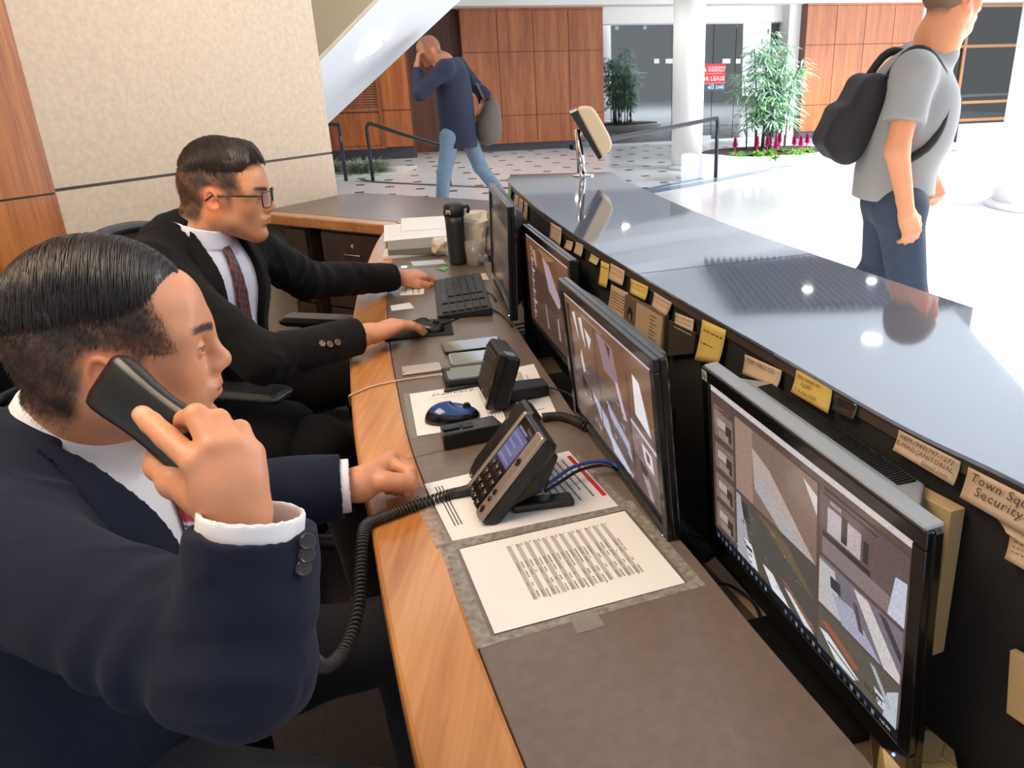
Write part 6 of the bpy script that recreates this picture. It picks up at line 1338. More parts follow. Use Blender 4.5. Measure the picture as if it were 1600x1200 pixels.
def seated(name, label, loc, P, skin, suit, shirtm, hairc, style, res, tiecol):
    """builds one seated man from his joints P"""
    root = thing(name, label, 'person', loc); LO = np.array(loc, float)
    def out(nm, S_, res_, m, parent=root, cols=None, lap=1, lim=None):
        Q, F = S_.mesh(res_, lim=lim); c_ = cols(Q) if cols else None; return mkmesh(nm, Q-LO, F, m, parent, c_, lap)
    hf, tf = P['head'], P['torso']; bl = P.get('bulk', 1.); neck0 = P['neck0']
    # skin body: head, neck, trunk, arms, hands, legs in one surface
    S_ = Sdf(); head(S_, hf, P.get('look', 'thin')); S_.cone(hf.w((-.022, 0, -.045)), neck0, .054*bl, .060*bl, .03)
    Tb = torso_fn(tf, -.016, bl); S_.add(lambda Q: Tb.ev(Q), tf.w((0, 0, -.16)), .36, .03)
    for sd in 'RL':
        sh, el, wr = P[sd+'sh'], P[sd+'el'], P[sd+'wr']; S_.cone(sh, el, .046, .040, .03); S_.cone(el, wr, .038, .0265, .02)
        hip, kn, an = P[sd+'hip'], P[sd+'kn'], P[sd+'an']; S_.cone(hip, kn, .075, .052, .04); S_.cone(kn, an, .050, .036, .02); S_.cone(an, an+P['toe'], .034, .026, .02)
    S0 = len(S_.p); P['hands'](S_)
    def cols(Q):
        L_ = hf.l(Q); c_ = np.tile(np.array(skin, float), (len(Q), 1))*(1+.06*nz(Q, 45, 1.)+.03*nz(Q, 160, 4.))[:, None]; hm = (np.abs(L_) < .16).all(1) & (L_[:, 2] > -.135)
        c_[hm] = head_cols(L_[hm], skin, hairc, style)
        for tipc in P.get('knuckles', []):
            d = np.sqrt(((Q-np.array(tipc))**2).sum(1)); w_ = np.clip(1-d/.013, 0, 1)[:, None]*.45; c_ = c_*(1-w_)+np.array(skin)*np.array([1.05, .72, .62])*w_
        for tipc in P.get('nails', []):
            d = np.sqrt(((Q-np.array(tipc))**2).sum(1)); w_ = np.clip(1.6-d/.0050, 0, 1)[:, None]*.6; c_ = c_*(1-w_)+np.array(lin(236, 182, 158))*w_
        return np.clip(c_, 0, 1)
    body = out('body', S_, res, M_skin, cols=cols, lap=1)
    eyes(hf, root, LO)
    # shirt: collar, front and cuffs
    nk = P['collar']; Ts = torso_fn(tf, -.002, bl); S_ = Sdf(); S_.add(lambda Q: np.maximum(Ts.ev(Q), -(tf.l(Q)[:, 0]+.02)), tf.w((0, 0, -.12)), .34, 0)
    band(S_, nk, .0725*P.get('nr', 1.), .0058, .044, cone=.30, k=.004)
    Sc = Sdf()
    for y_ in (-1, 1):                                 # collar points
        a_ = nk.w((.058, y_*.014, .012)); b_ = nk.w((.072, y_*.046, -.040)); c_ = nk.w((.030, y_*.062, -.006)); S_.chain([a_, b_, c_, a_], [.0035, .0035, .004, .0035], .004)
        S_.cone((a_+c_)/2, (b_+c_)/2, .005, .004, .006)
    for sd in 'RL':
        el, wr = P[sd+'el'], P[sd+'wr']; u = _n(wr-el); cc = P[sd+'cuff']
        if P.get('show', {}).get(sd, .012) < 0: continue
        u2 = _n(cc-el); a2, b2 = cc-u2*.05, cc+u2*P.get('show', {}).get(sd, .012)
        def fn(Q, a2=a2, b2=b2, u2=u2, r=P['rc']-.0075): q = Q-a2; s_ = q @ u2; d = np.sqrt(((q-s_[:, None]*u2)**2).sum(1))-r; return np.maximum(np.maximum(np.abs(d)-.0023, -s_), s_-np.linalg.norm(b2-a2))
        S_.add(fn, (a2+b2)/2, .09, 0)
    out('shirt', S_, .0028, shirtm, lap=1)
    # jacket
    Tj = torso_fn(tf, .010, bl); V_ = P['vee']; S_ = Sdf()
    def jt(Q):
        q = tf.l(Q); d = Tj.ev(Q)-.0022*nz(Q, 26, 3.)-.0012*nz(Q, 60, 1.); v = polysd(q[:, 1:], V_); return np.maximum(d, -np.maximum(np.maximum(v, .015-q[:, 0]), -.02-d))
    S_.add(jt, tf.w((0, 0, -.15)), .38, 0)
    for sd in 'RL': sleeve(S_, P[sd+'sh'], P[sd+'el'], P[sd+'cuff'], .064*bl, .056*bl, P['rc'], k=.045, seed=1.+(sd == 'L')*2, fold=P.get('fold', .004))
    if 'skirt' in P: P['skirt'](S_)
    def cr_(Q):                                        # cloth creases
        a_ = nz(Q*np.array([1., 1.25, .8]), 17, 7.)+.35*nz(Q, 41, 2.); b_ = nz(Q*np.array([.8, 1., 1.5]), 12, 3.); r1 = np.clip(1-np.abs(a_)*3.2, 0, 1)**2; return -(.0034*r1*np.clip(b_+.35, 0, 1)+.0011*nz(Q, 75, 5.))
    S_.add(cr_, P['Rsh'], 3., 0, 'd')
    jc = P['jcollar']; band(S_, jc, .088*P.get('nr', 1.), .007, .042, k=.012, cut=.012, cone=.55)
    jk = out('suit_jacket', S_, .0035, suit, lap=1)
    # lapels: thick flaps lying on the chest
    Tl = torso_fn(tf, .0135, bl); S_ = Sdf()
    for pl_ in P['lapels']:
        def lf(Q, pl_=pl_): q = tf.l(Q); d = Tl.ev(Q); return np.maximum(np.maximum(np.abs(d)-.0034, polysd(q[:, 1:], pl_)), .0-q[:, 0])
        S_.add(lf, tf.w((.05, 0, 0)), .30, 0)
    out('lapels', S_, .0028, suit, jk, lap=1)
    # tie
    Tt = torso_fn(tf, .004, bl); S_ = Sdf()
    def tf_(Q): q = tf.l(Q); d = Tt.ev(Q); return np.maximum(np.maximum(np.abs(d)-.003, polysd(q[:, 1:], P['tie'])), .0-q[:, 0])
    S_.add(tf_, tf.w((.06, 0, -.05)), .33, 0); kn_ = nk.w((.066, 0, -.018)); S_.cone(nk.w((.064, 0, .008)), nk.w((.074, 0, -.036)), .0135, .010, .004)
    def tcol(Q):
        q = tf.l(Q); return tiecol(q)
    out('necktie', S_, .0026, tie_mat(name+'_tie', 0, 0, 0), cols=tcol, lap=1)
    # trousers
    S_ = Sdf()
    for sd in 'RL': S_.cone(P[sd+'hip'], P[sd+'kn'], .092*bl, .066, .05); S_.cone(P[sd+'kn'], P[sd+'an'], .064, .05, .02)
    S_.ell((0, 0, -.36), (.14*bl, .185*bl, .12), .06, tf); S_.add(lambda Q: -.003*nz(Q, 30, 5.), tf.w((0, 0, -.4)), 2., 0, 'd')
    out('trousers', S_, .006, P.get('trm', suit), lap=1)
    for sd in 'RL':
        S_ = Sdf(); an = P[sd+'an']; S_.cone(an+np.array([0, 0, -.035])-P['toe']*.25, an+np.array([0, 0, -.045])+P['toe']*1.1, .038, .034, .01); S_.cone(an, an+np.array([0, 0, .02]), .044, .044, .02); out('shoe', S_, .005, mat('black_leather', lin(18, 16, 16), .25), lap=1)
    return root, jk, out
def disc(name, c, nrm, r, m, parent, LO, h=.003):
    mb = MB(); u = Vector(nrm).orthogonal(); mb.M = frame(Vector(np.array(c)-LO), u, Vector(nrm).cross(u)); mb.lathe([(r, 0), (r, h*.6), (r*.85, h), (r*.7, h*.7), (.0001, h*.65)], 18); o = mb.build(name, m, parent, smooth=False)
    ho = MB(); ho.M = mb.M
    for a in range(4): ho.lathe([(r*.1, h*.66), (r*.1, h*.72)], 6, ctr=(r*.25*math.cos(a*PI/2+.7), r*.25*math.sin(a*PI/2+.7), 0))
    ho.build('button_holes', M_dk, o); return o
from mathutils.bvhtree import BVHTree
def hit(o, x, y):
    me = o.data; off = o.matrix_basis.translation; p = o.parent
    while p: off = off+p.location; p = p.parent
    bv = BVHTree.FromPolygons([v.co for v in me.vertices], [list(p_.vertices) for p_ in me.polygons]); r = Vector(ray(x, y)).normalized(); h = bv.ray_cast(Vector(CAM)-off, r)
    return (np.array(h[0]+off), np.array(h[1])) if h[0] is not None else (None, None)
HAIR_N = lin(44, 32, 28); HAIR_F = lin(56, 42, 35)
def cap_pt(c, r, x, phi, lift=0.):
    s_ = math.sqrt(max(0, 1-(x/r[0])**2)); return np.array([c[0]+x, c[1]+(r[1]+lift)*s_*math.sin(phi), c[2]+(r[2]+lift)*s_*math.cos(phi)])
def _sm(a, b, v): t_ = np.clip((v-a)/(b-a), 0, 1); return t_*t_*(3-2*t_)
def hair(root, hf, LO, c, r, line, m, nst, seed, sweep, quiff=0., short=None, shortcol=None, rough=.0):
    S_ = Sdf()
    def fn(P):
        q = hf.l(P); d0 = q-np.array(c); rr_ = np.array(r); k0 = np.sqrt(((d0/rr_)**2).sum(1)); k1 = np.sqrt(((d0/rr_**2)**2).sum(1))+1e-9; d = k0*(k0-1)/k1
        cut = line(q[:, 0], q[:, 1])-q[:, 2]; d = d-(.016*quiff*_sm(.0, .075, q[:, 0])*_sm(.03, .09, q[:, 2]) if quiff else 0); d = d-.0012*np.sin(q[:, 0]*900+6*np.sin(q[:, 1]*40+q[:, 2]*30))-.002*nz(q, 70, seed); d = d+(.0075 if not quiff else .0060)*(1-_sm(-.002, .034, -cut)); h = np.maximum(.004-np.abs(d-cut), 0)/.004; return (np.maximum(d, cut)+h*h*.002)*hf.sc
    S_.add(fn, hf.w(c), max(r)*1.1*hf.sc, 0)
    Q, F = S_.mesh(.0024); ob = mkmesh('hair', Q-LO, F, m, root, None, 1)
    rn = random.Random(seed); vs_all, fs_all = [], []
    def strand(rt, seg):
        x0, p0, dl, lf, dr, ex_ = rt; pts = []
        for i in range(seg+1):
            t_ = i/seg; x = x0+dr*t_; phi = p0-dl*t_; x = max(min(x, r[0]*.985), -r[0]*.985); p = cap_pt(c, r, x, phi, .0008+lf*math.sin(PI*t_*.9)); lz0 = float(line(np.array([x]), np.array([0.]))[0]); dz_ = p[2]-lz0; p[1] -= math.copysign(1, p[1])*.0068*(1-min(1, max(0, (dz_+.002)/.036)))*(1 if abs(p[1]) > .02 else 0); 
            if quiff and x > .03: p[2] += .014*min(1, (x-.03)/.04); p[0] += .012*min(1, (x-.03)/.04); 
            lz = float(line(np.array([p[0]]), np.array([p[1]]))[0])
            if p[2] < lz-.004-.012*rt[5]: 
                if len(pts) < 2: return None
                break
            pts.append(hf.w(p))
        return pts if len(pts) > 2 else None
    roots = [(rn.uniform(-.99, .93)*r[0]*.98, rn.uniform(.9, -.9), rn.uniform(.5, 1.1)*sweep[0], rn.uniform(.0008, .0035)+rough*rn.random(), rn.uniform(.5, 1.2)*sweep[1], rn.random()) for _ in range(nst)]
    v1, f1 = strands('hair', root, roots, strand, m, .00085, 8)
    if v1:
        vs = np.array(v1)-LO; me = ob.data; bmm = bmesh.new(); bmm.from_mesh(me); base = [bmm.verts.new(v) for v in vs]; bmm.verts.ensure_lookup_table()
        for f in f1:
            try: bmm.faces.new([base[i] for i in f]).smooth = True
            except Exception: pass
        bmm.to_mesh(me); bmm.free()
    return ob
def stubble(body, hf, LO, root, m, seed, n_=5000, ln=.006):
    me = body.data; co = np.empty(len(me.vertices)*3); me.vertices.foreach_get('co', co); co = co.reshape(-1, 3)+LO; no = np.empty(len(me.vertices)*3); me.vertices.foreach_get('normal', no); no = no.reshape(-1, 3)
    L_ = hf.l(co); x, y, z = L_.T; keep = (np.abs(L_) < .15).all(1) & (z > -.085) & (y < .03); front = np.where(z > 0, .058-.30*np.clip(z-.03, -.05, .03), .028+.9*z); front = np.where(z < -.01, -.030+.37*(z+.01), front)
    keep &= x < front-.002; ear = (np.hypot(x+.012, z+.019) < .036) & (np.abs(y) > .070); keep &= ~ear
    I = np.where(keep)[0]; rn = np.random.RandomState(seed); I = rn.choice(I, n_); dens = np.clip((z[I]+.09)/.12, .15, 1); I = I[rn.rand(len(I)) < dens]; down = hf.M @ np.array([-.35, 0, -.9])
    roots = []
    for i in I: roots.append((co[i]+rn.randn(3)*.0012, no[i]))
    def fn(rt, seg):
        p, nn_ = rt; d = _n(nn_*.35+down+rn.randn(3)*.15); l_ = ln*(.5+rn.rand()); return [p-nn_*.0004, p+d*l_*.5+nn_*.0006, p+d*l_]
    v1, f1 = strands('s', root, roots, fn, m, .00024, 2); mb = MB(); mb.v = [tuple(a-LO) for a in v1]; mb.f = f1; mb.c = [None]*len(f1); return mb.build('cropped_hair', m, root, smooth=True)

def hairstyle(kind, root, hf, LO, body):
    if kind == 'near':
        hair(root, hf, LO, (-.012, 0, .040), (.103, .083, .091), line_n, MATS['slick_dark_hair'], 2600, 4, (1.15, -.012))
        stubble(body, hf, LO, root, mat('cropped_hair', lin(60, 44, 36), .6), 3, 15000, .0050)
    else:
        hair(root, hf, LO, (-.008, 0, .044), (.100, .081, .092), line_f, MATS['brushed_brown_hair'], 1700, 9, (.9, .03), quiff=1., rough=.003)
        stubble(body, hf, LO, root, mat('cropped_hair_brown', lin(76, 56, 44), .6), 5, 5000, .0035)
# hairline heights: low at the back and over the ears, high at the forehead
def _sm(a, b, v): t_ = np.clip((v-a)/(b-a), 0, 1); return t_*t_*(3-2*t_)
line_n = lambda x, y: .052-.004*_sm(-.03, .03, x)+.034*_sm(.045, .080, x)-.022*_sm(-.02, -.08, x)
line_f = lambda x, y: .056+.030*_sm(.050, .085, x)-.012*_sm(-.02, -.08, x)
mhn = mat('slick_dark_hair', lin(40, 30, 26), .33, spec=.6, var=(40, .35, (1, 1, 1)))
mhf = mat('brushed_brown_hair', lin(58, 45, 37), .42, spec=.5, var=(40, .35, (1, 1, 1)))

# ------------------------------------------------------------------ the near guard, handset at his ear
HN = Fr(np.array(atdist(184, 541, .90)), yaw=math.radians(27), pitch=math.radians(2), roll=math.radians(-3), sc=.96)
TN = Fr((-.635, .865, .880), yaw=math.radians(4), pitch=math.radians(10))
pxp = lambda x, y, s: np.array(atdist(x, y, s)); pz = lambda x, y, z: np.array(at(x, y, z))
ER, MO = pxp(158, 588, .752), pxp(332, 722, .716)
Wn = pxp(372, 800, .692)
HR = dict(i=[pxp(306, 724, .668), pxp(260, 683, .683), pxp(236, 661, .695), pxp(222, 648, .703)],
          m=[pxp(333, 700, .672), pxp(307, 649, .682), pxp(290, 657, .712), pxp(284, 680, .735)],
          r=[pxp(364, 697, .680), pxp(341, 656, .690), pxp(324, 664, .722), pxp(318, 690, .745)],
          p=[pxp(391, 708, .692), pxp(375, 671, .702), pxp(359, 680, .728), pxp(350, 702, .745)],
          t=[pxp(335, 775, .690), pxp(275, 752, .722), pxp(250, 728, .742), pxp(246, 704, .752)])
HL = dict(w=pz(563, 757, .800), i=[pz(607, 722, .812), pz(641, 738, .803), pz(645, 758, .787), pz(637, 769, .776)],
          m=[pz(613, 716, .808), pz(641, 735, .792), pz(641, 757, .777), pz(630, 768, .766)],
          r=[pz(612, 724, .800), pz(634, 744, .778), pz(628, 760, .768), pz(619, 768, .763)],
          p=[pz(606, 734, .790), pz(622, 752, .770), pz(614, 764, .764), pz(606, 767, .762)],
          t=[pz(581, 752, .800), pz(602, 752, .804), pz(624, 753, .800), pz(640, 755, .795)])
def near_hands(S_):
    for f, rr_ in zip('imrp', (.0112, .0112, .0106, .0094)):
        S_.cone(Wn, HR[f][0], .0225, .0125, .010); S_.chain(HR[f], [rr_*1.02, rr_*.94, rr_*.88, rr_*.78], .0025)
    S_.chain(HR['t'], [.0185, .0150, .0125, .0098], .010); S_.cone((Wn+HR['r'][0])/2, (Wn+HR['t'][1])/2, .019, .016, .02)
    S_.cone(HR['t'][0], (HR['i'][0]+Wn)/2, .017, .016, .02)
    for f, rr_ in zip('imrp', (.0112, .0110, .0102, .009)):
        S_.cone(HL['w'], HL[f][0], .021, .0135, .016); S_.chain(HL[f], [rr_*1.1, rr_, rr_*.95, rr_*.82], .004)
    S_.chain(HL['t'], [.0185, .0155, .0130, .0108], .010)
toe = lambda yaw: np.array([math.cos(yaw), math.sin(yaw), -.05])*.17
Ln_el = V3(-.585, 1.10, .815)
PN = dict(head=HN, torso=TN, bulk=1.10, look='thin', neck0=TN.w((-.005, 0, .17)), Rsh=TN.w((.01, -.190, .105)), Lsh=TN.w((.0, .185, .095)), Rel=np.array(atdist(378, 1040, .70)), Lel=Ln_el, Rwr=Wn, Lwr=HL['w'],
    Rhip=V3(-.67, .76, .56), Rkn=V3(-.255, .70, .565), Ran=V3(-.25, .72, .10), Lhip=V3(-.70, .94, .56), Lkn=V3(-.31, 1.08, .56), Lan=V3(-.30, 1.10, .10), toe=toe(.3), hands=near_hands,
    nails=[HR['i'][3]+_n(CAM-HR['i'][3])*.009+V3(0, 0, .003)], knuckles=[HR[f][0] for f in 'imrp']+[HR[f][1] for f in 'imrp'], collar=Fr(TN.w((.004, 0, .180)), yaw=math.radians(12), pitch=math.radians(22)), jcollar=Fr(TN.w((-.010, 0, .166)), yaw=math.radians(8), pitch=math.radians(24)),
    nr=1.04, rc=.050, Rcuff=pxp(392, 826, .690), Lcuff=HL['w']+_n(Ln_el-HL['w'])*.030, show=dict(R=.016, L=.014), fold=.006,
    vee=[(-.096, .24), (.096, .24), (.064, .03), (.010, -.18), (-.012, -.18), (-.062, .02)],
    lapels=[[(-.092, .20), (-.122, .155), (-.146, .075), (-.104, .056), (-.130, .036), (-.042, -.165), (-.010, -.18), (-.060, .02)], [(.092, .20), (.122, .155), (.146, .075), (.104, .056), (.130, .036), (.042, -.165), (.008, -.18), (.062, .03)]],
    tie=[(-.014, .14), (.014, .14), (.040, -.24), (0, -.28), (-.040, -.24)], trm=mat('navy_trouser_cloth', lin(26, 24, 30), .85, sheen=.05, bump=(1500, .25)))
def tie_red(q):
    s_ = q[:, 2]*.9+q[:, 1]*.55; f = np.mod(s_, .034); c = np.tile(np.array(lin(164, 24, 48)), (len(q), 1)); w1 = ((f < .0035) | ((f > .0075) & (f < .0105))); c[w1] = lin(226, 214, 216); c[(f >= .0035) & (f <= .0075)] = lin(40, 24, 30); return c
near, nj, outn = seated('seated_person', 'man in navy suit holding a black telephone handset to his ear', (-.60, .85, 0), PN, lin(214, 146, 108), M_navy_s, M_shirt, HAIR_N, 'near', .0026, tie_red)
LO1 = np.array([-.60, .85, 0])
bod = [o for o in near.children if o.name.startswith('body')][0]
hairstyle('near', near, HN, LO1, bod)
for x, y in ((478, 846), (477, 866), (472, 887)):
    c, nn_ = hit(nj, x, y)
    if c is not None: nn_ = _n(nn_+.9*_n(CAM-c)); disc('button', c+nn_*.002, nn_, .0075, M_btn2, nj, LO1, .003)
# handset
hs = thing('phone_handset', 'black telephone handset pressed to the near man\'s ear', 'handset', tuple(ER))
hx = _n(MO-ER); 
face_out = _n(-(RC[2]*.62)+HN.M @ np.array([0, -.75, 0])); hz = _n(face_out-hx*(face_out @ hx)); hfm = frame(Vector((0, 0, 0)), Vector(hx), Vector(np.cross(hz, hx))); HLn = np.linalg.norm(MO-ER)
def HS(): m_ = MB(); m_.M = hfm; return m_
mb = HS(); vs = []; fs = []; sec = 16; ns = 24
for i in range(ns+1):
    t_ = i/ns; x = t_*HLn; wd = .0275+.002*math.cos(2*PI*t_); th_ = .011+.004*abs(math.cos(PI*t_))**2; zc = -.006*abs(2*t_-1)**2; e_ = min(1, math.sqrt(max(0, 1-((t_*2-1)**12))))
    for j in range(sec):
        a = 2*PI*j/sec; cx_, cy_ = math.cos(a), math.sin(a); sx = math.copysign(abs(cx_)**.38, cx_); sy = math.copysign(abs(cy_)**.42, cy_); vs.append((x, sx*wd*(.82+.18*e_), zc+sy*th_*(.6+.4*e_)))
for i in range(ns):
    for j in range(sec): j2 = (j+1) % sec; fs.append((i*sec+j, i*sec+j2, (i+1)*sec+j2, (i+1)*sec+j))
fs.append(tuple(reversed(range(sec)))); fs.append(tuple(range(ns*sec, (ns+1)*sec))); mb.add(vs, fs); mb.build('grip', mat('handset_black', lin(20, 18, 18), .32), hs, smooth=True)
for x in (.022, HLn-.022): mb = HS(); mb.lathe([(.020, -.024), (.023, -.010), (.023, -.004)], 24, ctr=(x, 0, 0)); mb.build('ear_cup' if x < .05 else 'mouth_cup', MATS['handset_black'], hs, smooth=True)
# coiled cord's upper run, hidden behind the forearm
co2 = atdist(466, 985, .88)

# ------------------------------------------------------------------ the far guard at keyboard and mouse
HF = Fr(np.array(atdist(352, 301, 1.96)), yaw=math.radians(10), pitch=math.radians(5), roll=math.radians(0), sc=.97)
TF = Fr((-.985, 1.985, .925), yaw=math.radians(-14), pitch=math.radians(10))
WR_, WL_ = pz(580, 520, .806), pz(622, 433, .795)
fR = frame_from(WR_, pz(676, 489, .806)-WR_, (0, .05, 1), 1); fL = frame_from(WL_, pz(700, 424, .775)-WL_, (0.0, -.30, 1), -1)
Rel_f, Lel_f = V3(-.755, 1.745, .822), V3(-.835, 2.34, .865)
def far_hands(S_): hand_local(S_, fR, 1, curl=(.20, .24, .3, .35), flex=.20, spread=.08); hand_local(S_, fL, -1, curl=(.25, .3, .35, .35), flex=.30, spread=.06, thumb=.1)
def far_skirt(S_): a_, b_ = PF['Rhip'], PF['Rhip']*.30+PF['Rkn']*.70; S_.cone(a_+V3(0, 0, .01), b_+V3(0, 0, .005), .112, .098, .05)
PF = dict(skirt=far_skirt, head=HF, torso=TF, bulk=1.02, look='full', neck0=TF.w((-.005, 0, .16)), Rsh=TF.w((.0, -.178, .10)), Lsh=TF.w((.0, .178, .10)), Rel=Rel_f, Lel=Lel_f, Rwr=WR_, Lwr=WL_,
    Rhip=V3(-1.04, 1.90, .56), Rkn=V3(-.66, 1.80, .575), Ran=V3(-.60, 1.82, .10), Lhip=V3(-1.08, 2.08, .56), Lkn=V3(-.68, 2.25, .575), Lan=V3(-.63, 2.28, .10), toe=toe(.2), hands=far_hands,
    collar=Fr(TF.w((.002, 0, .168)), yaw=math.radians(0), pitch=math.radians(20)), jcollar=Fr(TF.w((-.010, 0, .154)), yaw=math.radians(-4), pitch=math.radians(22)),
    nr=1.06, rc=.047, Rcuff=WR_+_n(Rel_f-WR_)*.045, Lcuff=WL_+_n(Lel_f-WL_)*.030, show=dict(R=-.03, L=-.03), fold=.0028,
    vee=[(-.080, .22), (.080, .22), (.074, .03), (.050, -.24), (-.046, -.24), (-.072, .02)],
    lapels=[[(-.070, .185), (-.105, .150), (-.126, .07), (-.092, .055), (-.122, .035), (-.072, -.22), (-.046, -.245), (-.072, .02)], [(.070, .185), (.105, .150), (.126, .07), (.092, .055), (.122, .035), (.080, -.22), (.050, -.245), (.074, .03)]],
    tie=[(-.014, .14), (.014, .14), (.038, -.27), (0, -.31), (-.038, -.27)])
def tie_dark(q):
    c = np.tile(np.array(lin(62, 34, 40)), (len(q), 1)); u = np.mod(q[:, 2]+.5*q[:, 1], .020); v = np.mod(q[:, 1]-.5*q[:, 2]+.3, .018); m_ = ((u < .0042) & (v < .012)) | ((v < .0036) & (u < .014)); c[m_] = lin(150, 44, 62); c[(u > .010) & (u < .013) & (v > .009)] = lin(22, 16, 20); return c
far, fj, outf = seated('seated_person', 'man in black suit and glasses using the keyboard and mouse', (-.98, 1.98, 0), PF, lin(220, 150, 108), M_blk_s, M_shirt2, HAIR_F, 'far', .0030, tie_dark)
LO2 = np.array([-.98, 1.98, 0])
bof = [o for o in far.children if o.name.startswith('body')][0]
hairstyle('far', far, HF, LO2, bof)
for x, y in ((503, 537), (515, 538), (527, 535)):
    c, nn_ = hit(fj, x, y)
    if c is not None: disc('button', c+nn_*.0004, nn_, .0085, M_btn, fj, LO2, .004)
c, nn_ = hit(fj, 472, 629)
if c is not None: disc('button', c+nn_*.0004, nn_, .0105, M_btn, fj, LO2, .004)
tie_o = [o for o in far.children if o.name.startswith('necktie')][0]
c, nn_ = hit(tie_o, 480, 489)
if c is not None:
    a_ = np.array(atdist(470, 497, float(RC[2] @ (c-CAM)))); b_ = np.array(atdist(491, 481, float(RC[2] @ (c-CAM)))); mb = MB(); mb.M = frame(Vector(c+nn_*.004-LO2), Vector(b_-a_), Vector(np.cross(nn_, b_-a_))); L_ = np.linalg.norm(b_-a_)/2
    for s_ in (-1, 1): mb.box(-L_, L_, s_*.004-.0008, s_*.004+.0008, -.001, .002)
    for s_ in (-1, -.33, .33, 1): mb.box(s_*L_-.001, s_*L_+.001, -.004, .004, -.001, .002)
    mb.build('tie_clip', mat('tie_clip_silver', (.85, .78, .68), .15, 1.), tie_o)
# glasses
gl = bpy.data.objects.new('glasses', None); COL.objects.link(gl); gl.parent = far; M_gl = mat('glasses_black', lin(20, 18, 20), .25, coat=.3)
def hw(p): return Vector(HF.w(p)-LO2)
for s_ in (-1, 1):
    pr = []
    for k in range(28):
        a = 2*PI*k/28; cx_ = math.copysign(abs(math.cos(a))**.55, math.cos(a)); cz_ = math.copysign(abs(math.sin(a))**.55, math.sin(a)); y_ = .037+.0275*cx_; pr.append(hw((.113-.35*max(0, y_-.03), s_*y_, -.008+.0200*cz_)))
    MB().tube(pr, .0017, 8, closed=True).build('lens_rim', M_gl, gl, smooth=True)
    mb = MB(); mb.add(pr, [tuple(range(28))]); ln_ = mb.build('lens', mat('clear_lens', (.9, .92, .95), .03, alpha=.14, spec=.8), gl)
    MB().tube([hw((.112-.35*.03, s_*.0615, .004)), hw((.092, s_*.074, .004)), hw((.03, s_*.0815, .003)), hw((-.012, s_*.083, .004)), hw((-.030, s_*.081, -.010))], [.0022, .0022, .0018, .0018, .0016], 8).build('temple', M_gl, gl, smooth=True)
MB().tube(resample([hw((.1125, -.0115, .0)), hw((.1165, 0, .004)), hw((.1125, .0115, .0))], 8), .0016, 8).build('bridge', M_gl, gl, smooth=True)

# ------------------------------------------------------------------ office chairs
M_arm = mat('chair_arm_pad', lin(38, 38, 40), .35); M_mesh = mat('chair_mesh', lin(52, 50, 50), .7, alpha=.9, bump=(900, 1)); M_seat = mat('chair_seat_cloth', lin(30, 28, 28), .9, bump=(400, .6)); M_frame = mat('chair_frame', lin(44, 46, 50), .4)
def chair(lbl, loc, yaw, arms=True, bh=.98):
    t = thing('office_chair', lbl, 'chair', loc, yaw, 'office chairs behind the desk')
    MB().prism([(.25*math.cos(a)*(1 if math.cos(a) > 0 else .9), .255*math.sin(a)) for a in [2*PI*k/28 for k in range(28)]], .41, .455).build('seat', M_seat, t, bevel=.015)
    n1, n2 = 14, 12; fr_p = []
    def bp(u_, v_):
        y = (u_-.5)*.50*(1-.22*v_**3); z = .50+(bh-.50)*(v_-.10*abs(2*u_-1)**3*v_); return (-.30-.10*v_+.06*abs(2*u_-1)**2, y, z)
    mb = MB(); vs = [bp(i/n1, j/n2) for j in range(n2+1) for i in range(n1+1)]; mb.add(vs, [(j*(n1+1)+i, j*(n1+1)+i+1, (j+1)*(n1+1)+i+1, (j+1)*(n1+1)+i) for j in range(n2) for i in range(n1)]); o = mb.build('backrest', M_mesh, t, smooth=True); sd = o.modifiers.new('s', 'SOLIDIFY'); sd.thickness = .012
    rim = [bp(0, v/12) for v in range(13)]+[bp(u/14, 1) for u in range(1, 15)]+[bp(1, 1-v/12) for v in range(1, 13)]; MB().tube(rim, .016, 10).build('back_frame', M_frame, t, smooth=True)
    if arms:
        for s_ in (-1, 1):
            MB().bbox(-.13, .24, s_*.29-.042, s_*.29+.042, .715, .745, .012).build('armrest', M_arm, t, bevel=.004); MB().tube([(-.02, s_*.24, .44), (-.02, s_*.29, .50), (0, s_*.29, .716)], .016, 8).build('arm_post', M_frame, t, smooth=True)
    MB().tube([(0, 0, .10), (0, 0, .41)], .03, 16).build('column', M_frame, t, smooth=True)
    for k in range(5):
        a = 2*PI*k/5+.3; lg = MB().tube([(0, 0, .11), (.30*math.cos(a), .30*math.sin(a), .075)], [.026, .016], 8).build('leg', M_frame, t, smooth=True); MB().lathe([(.028, -.011), (.028, .011)], 16).build('castor', M_plm, lg, loc=(.30*math.cos(a), .30*math.sin(a), .030), rot=(PI/2, 0, a))
    return t
chair('mesh backed office chair under the man in the black suit', (-.88, 2.08, 0), math.radians(-13), True, 1.06)
chair('dark ribbed office chair under the man in the navy suit', (-.74, .86, 0), math.radians(8), False, .93)

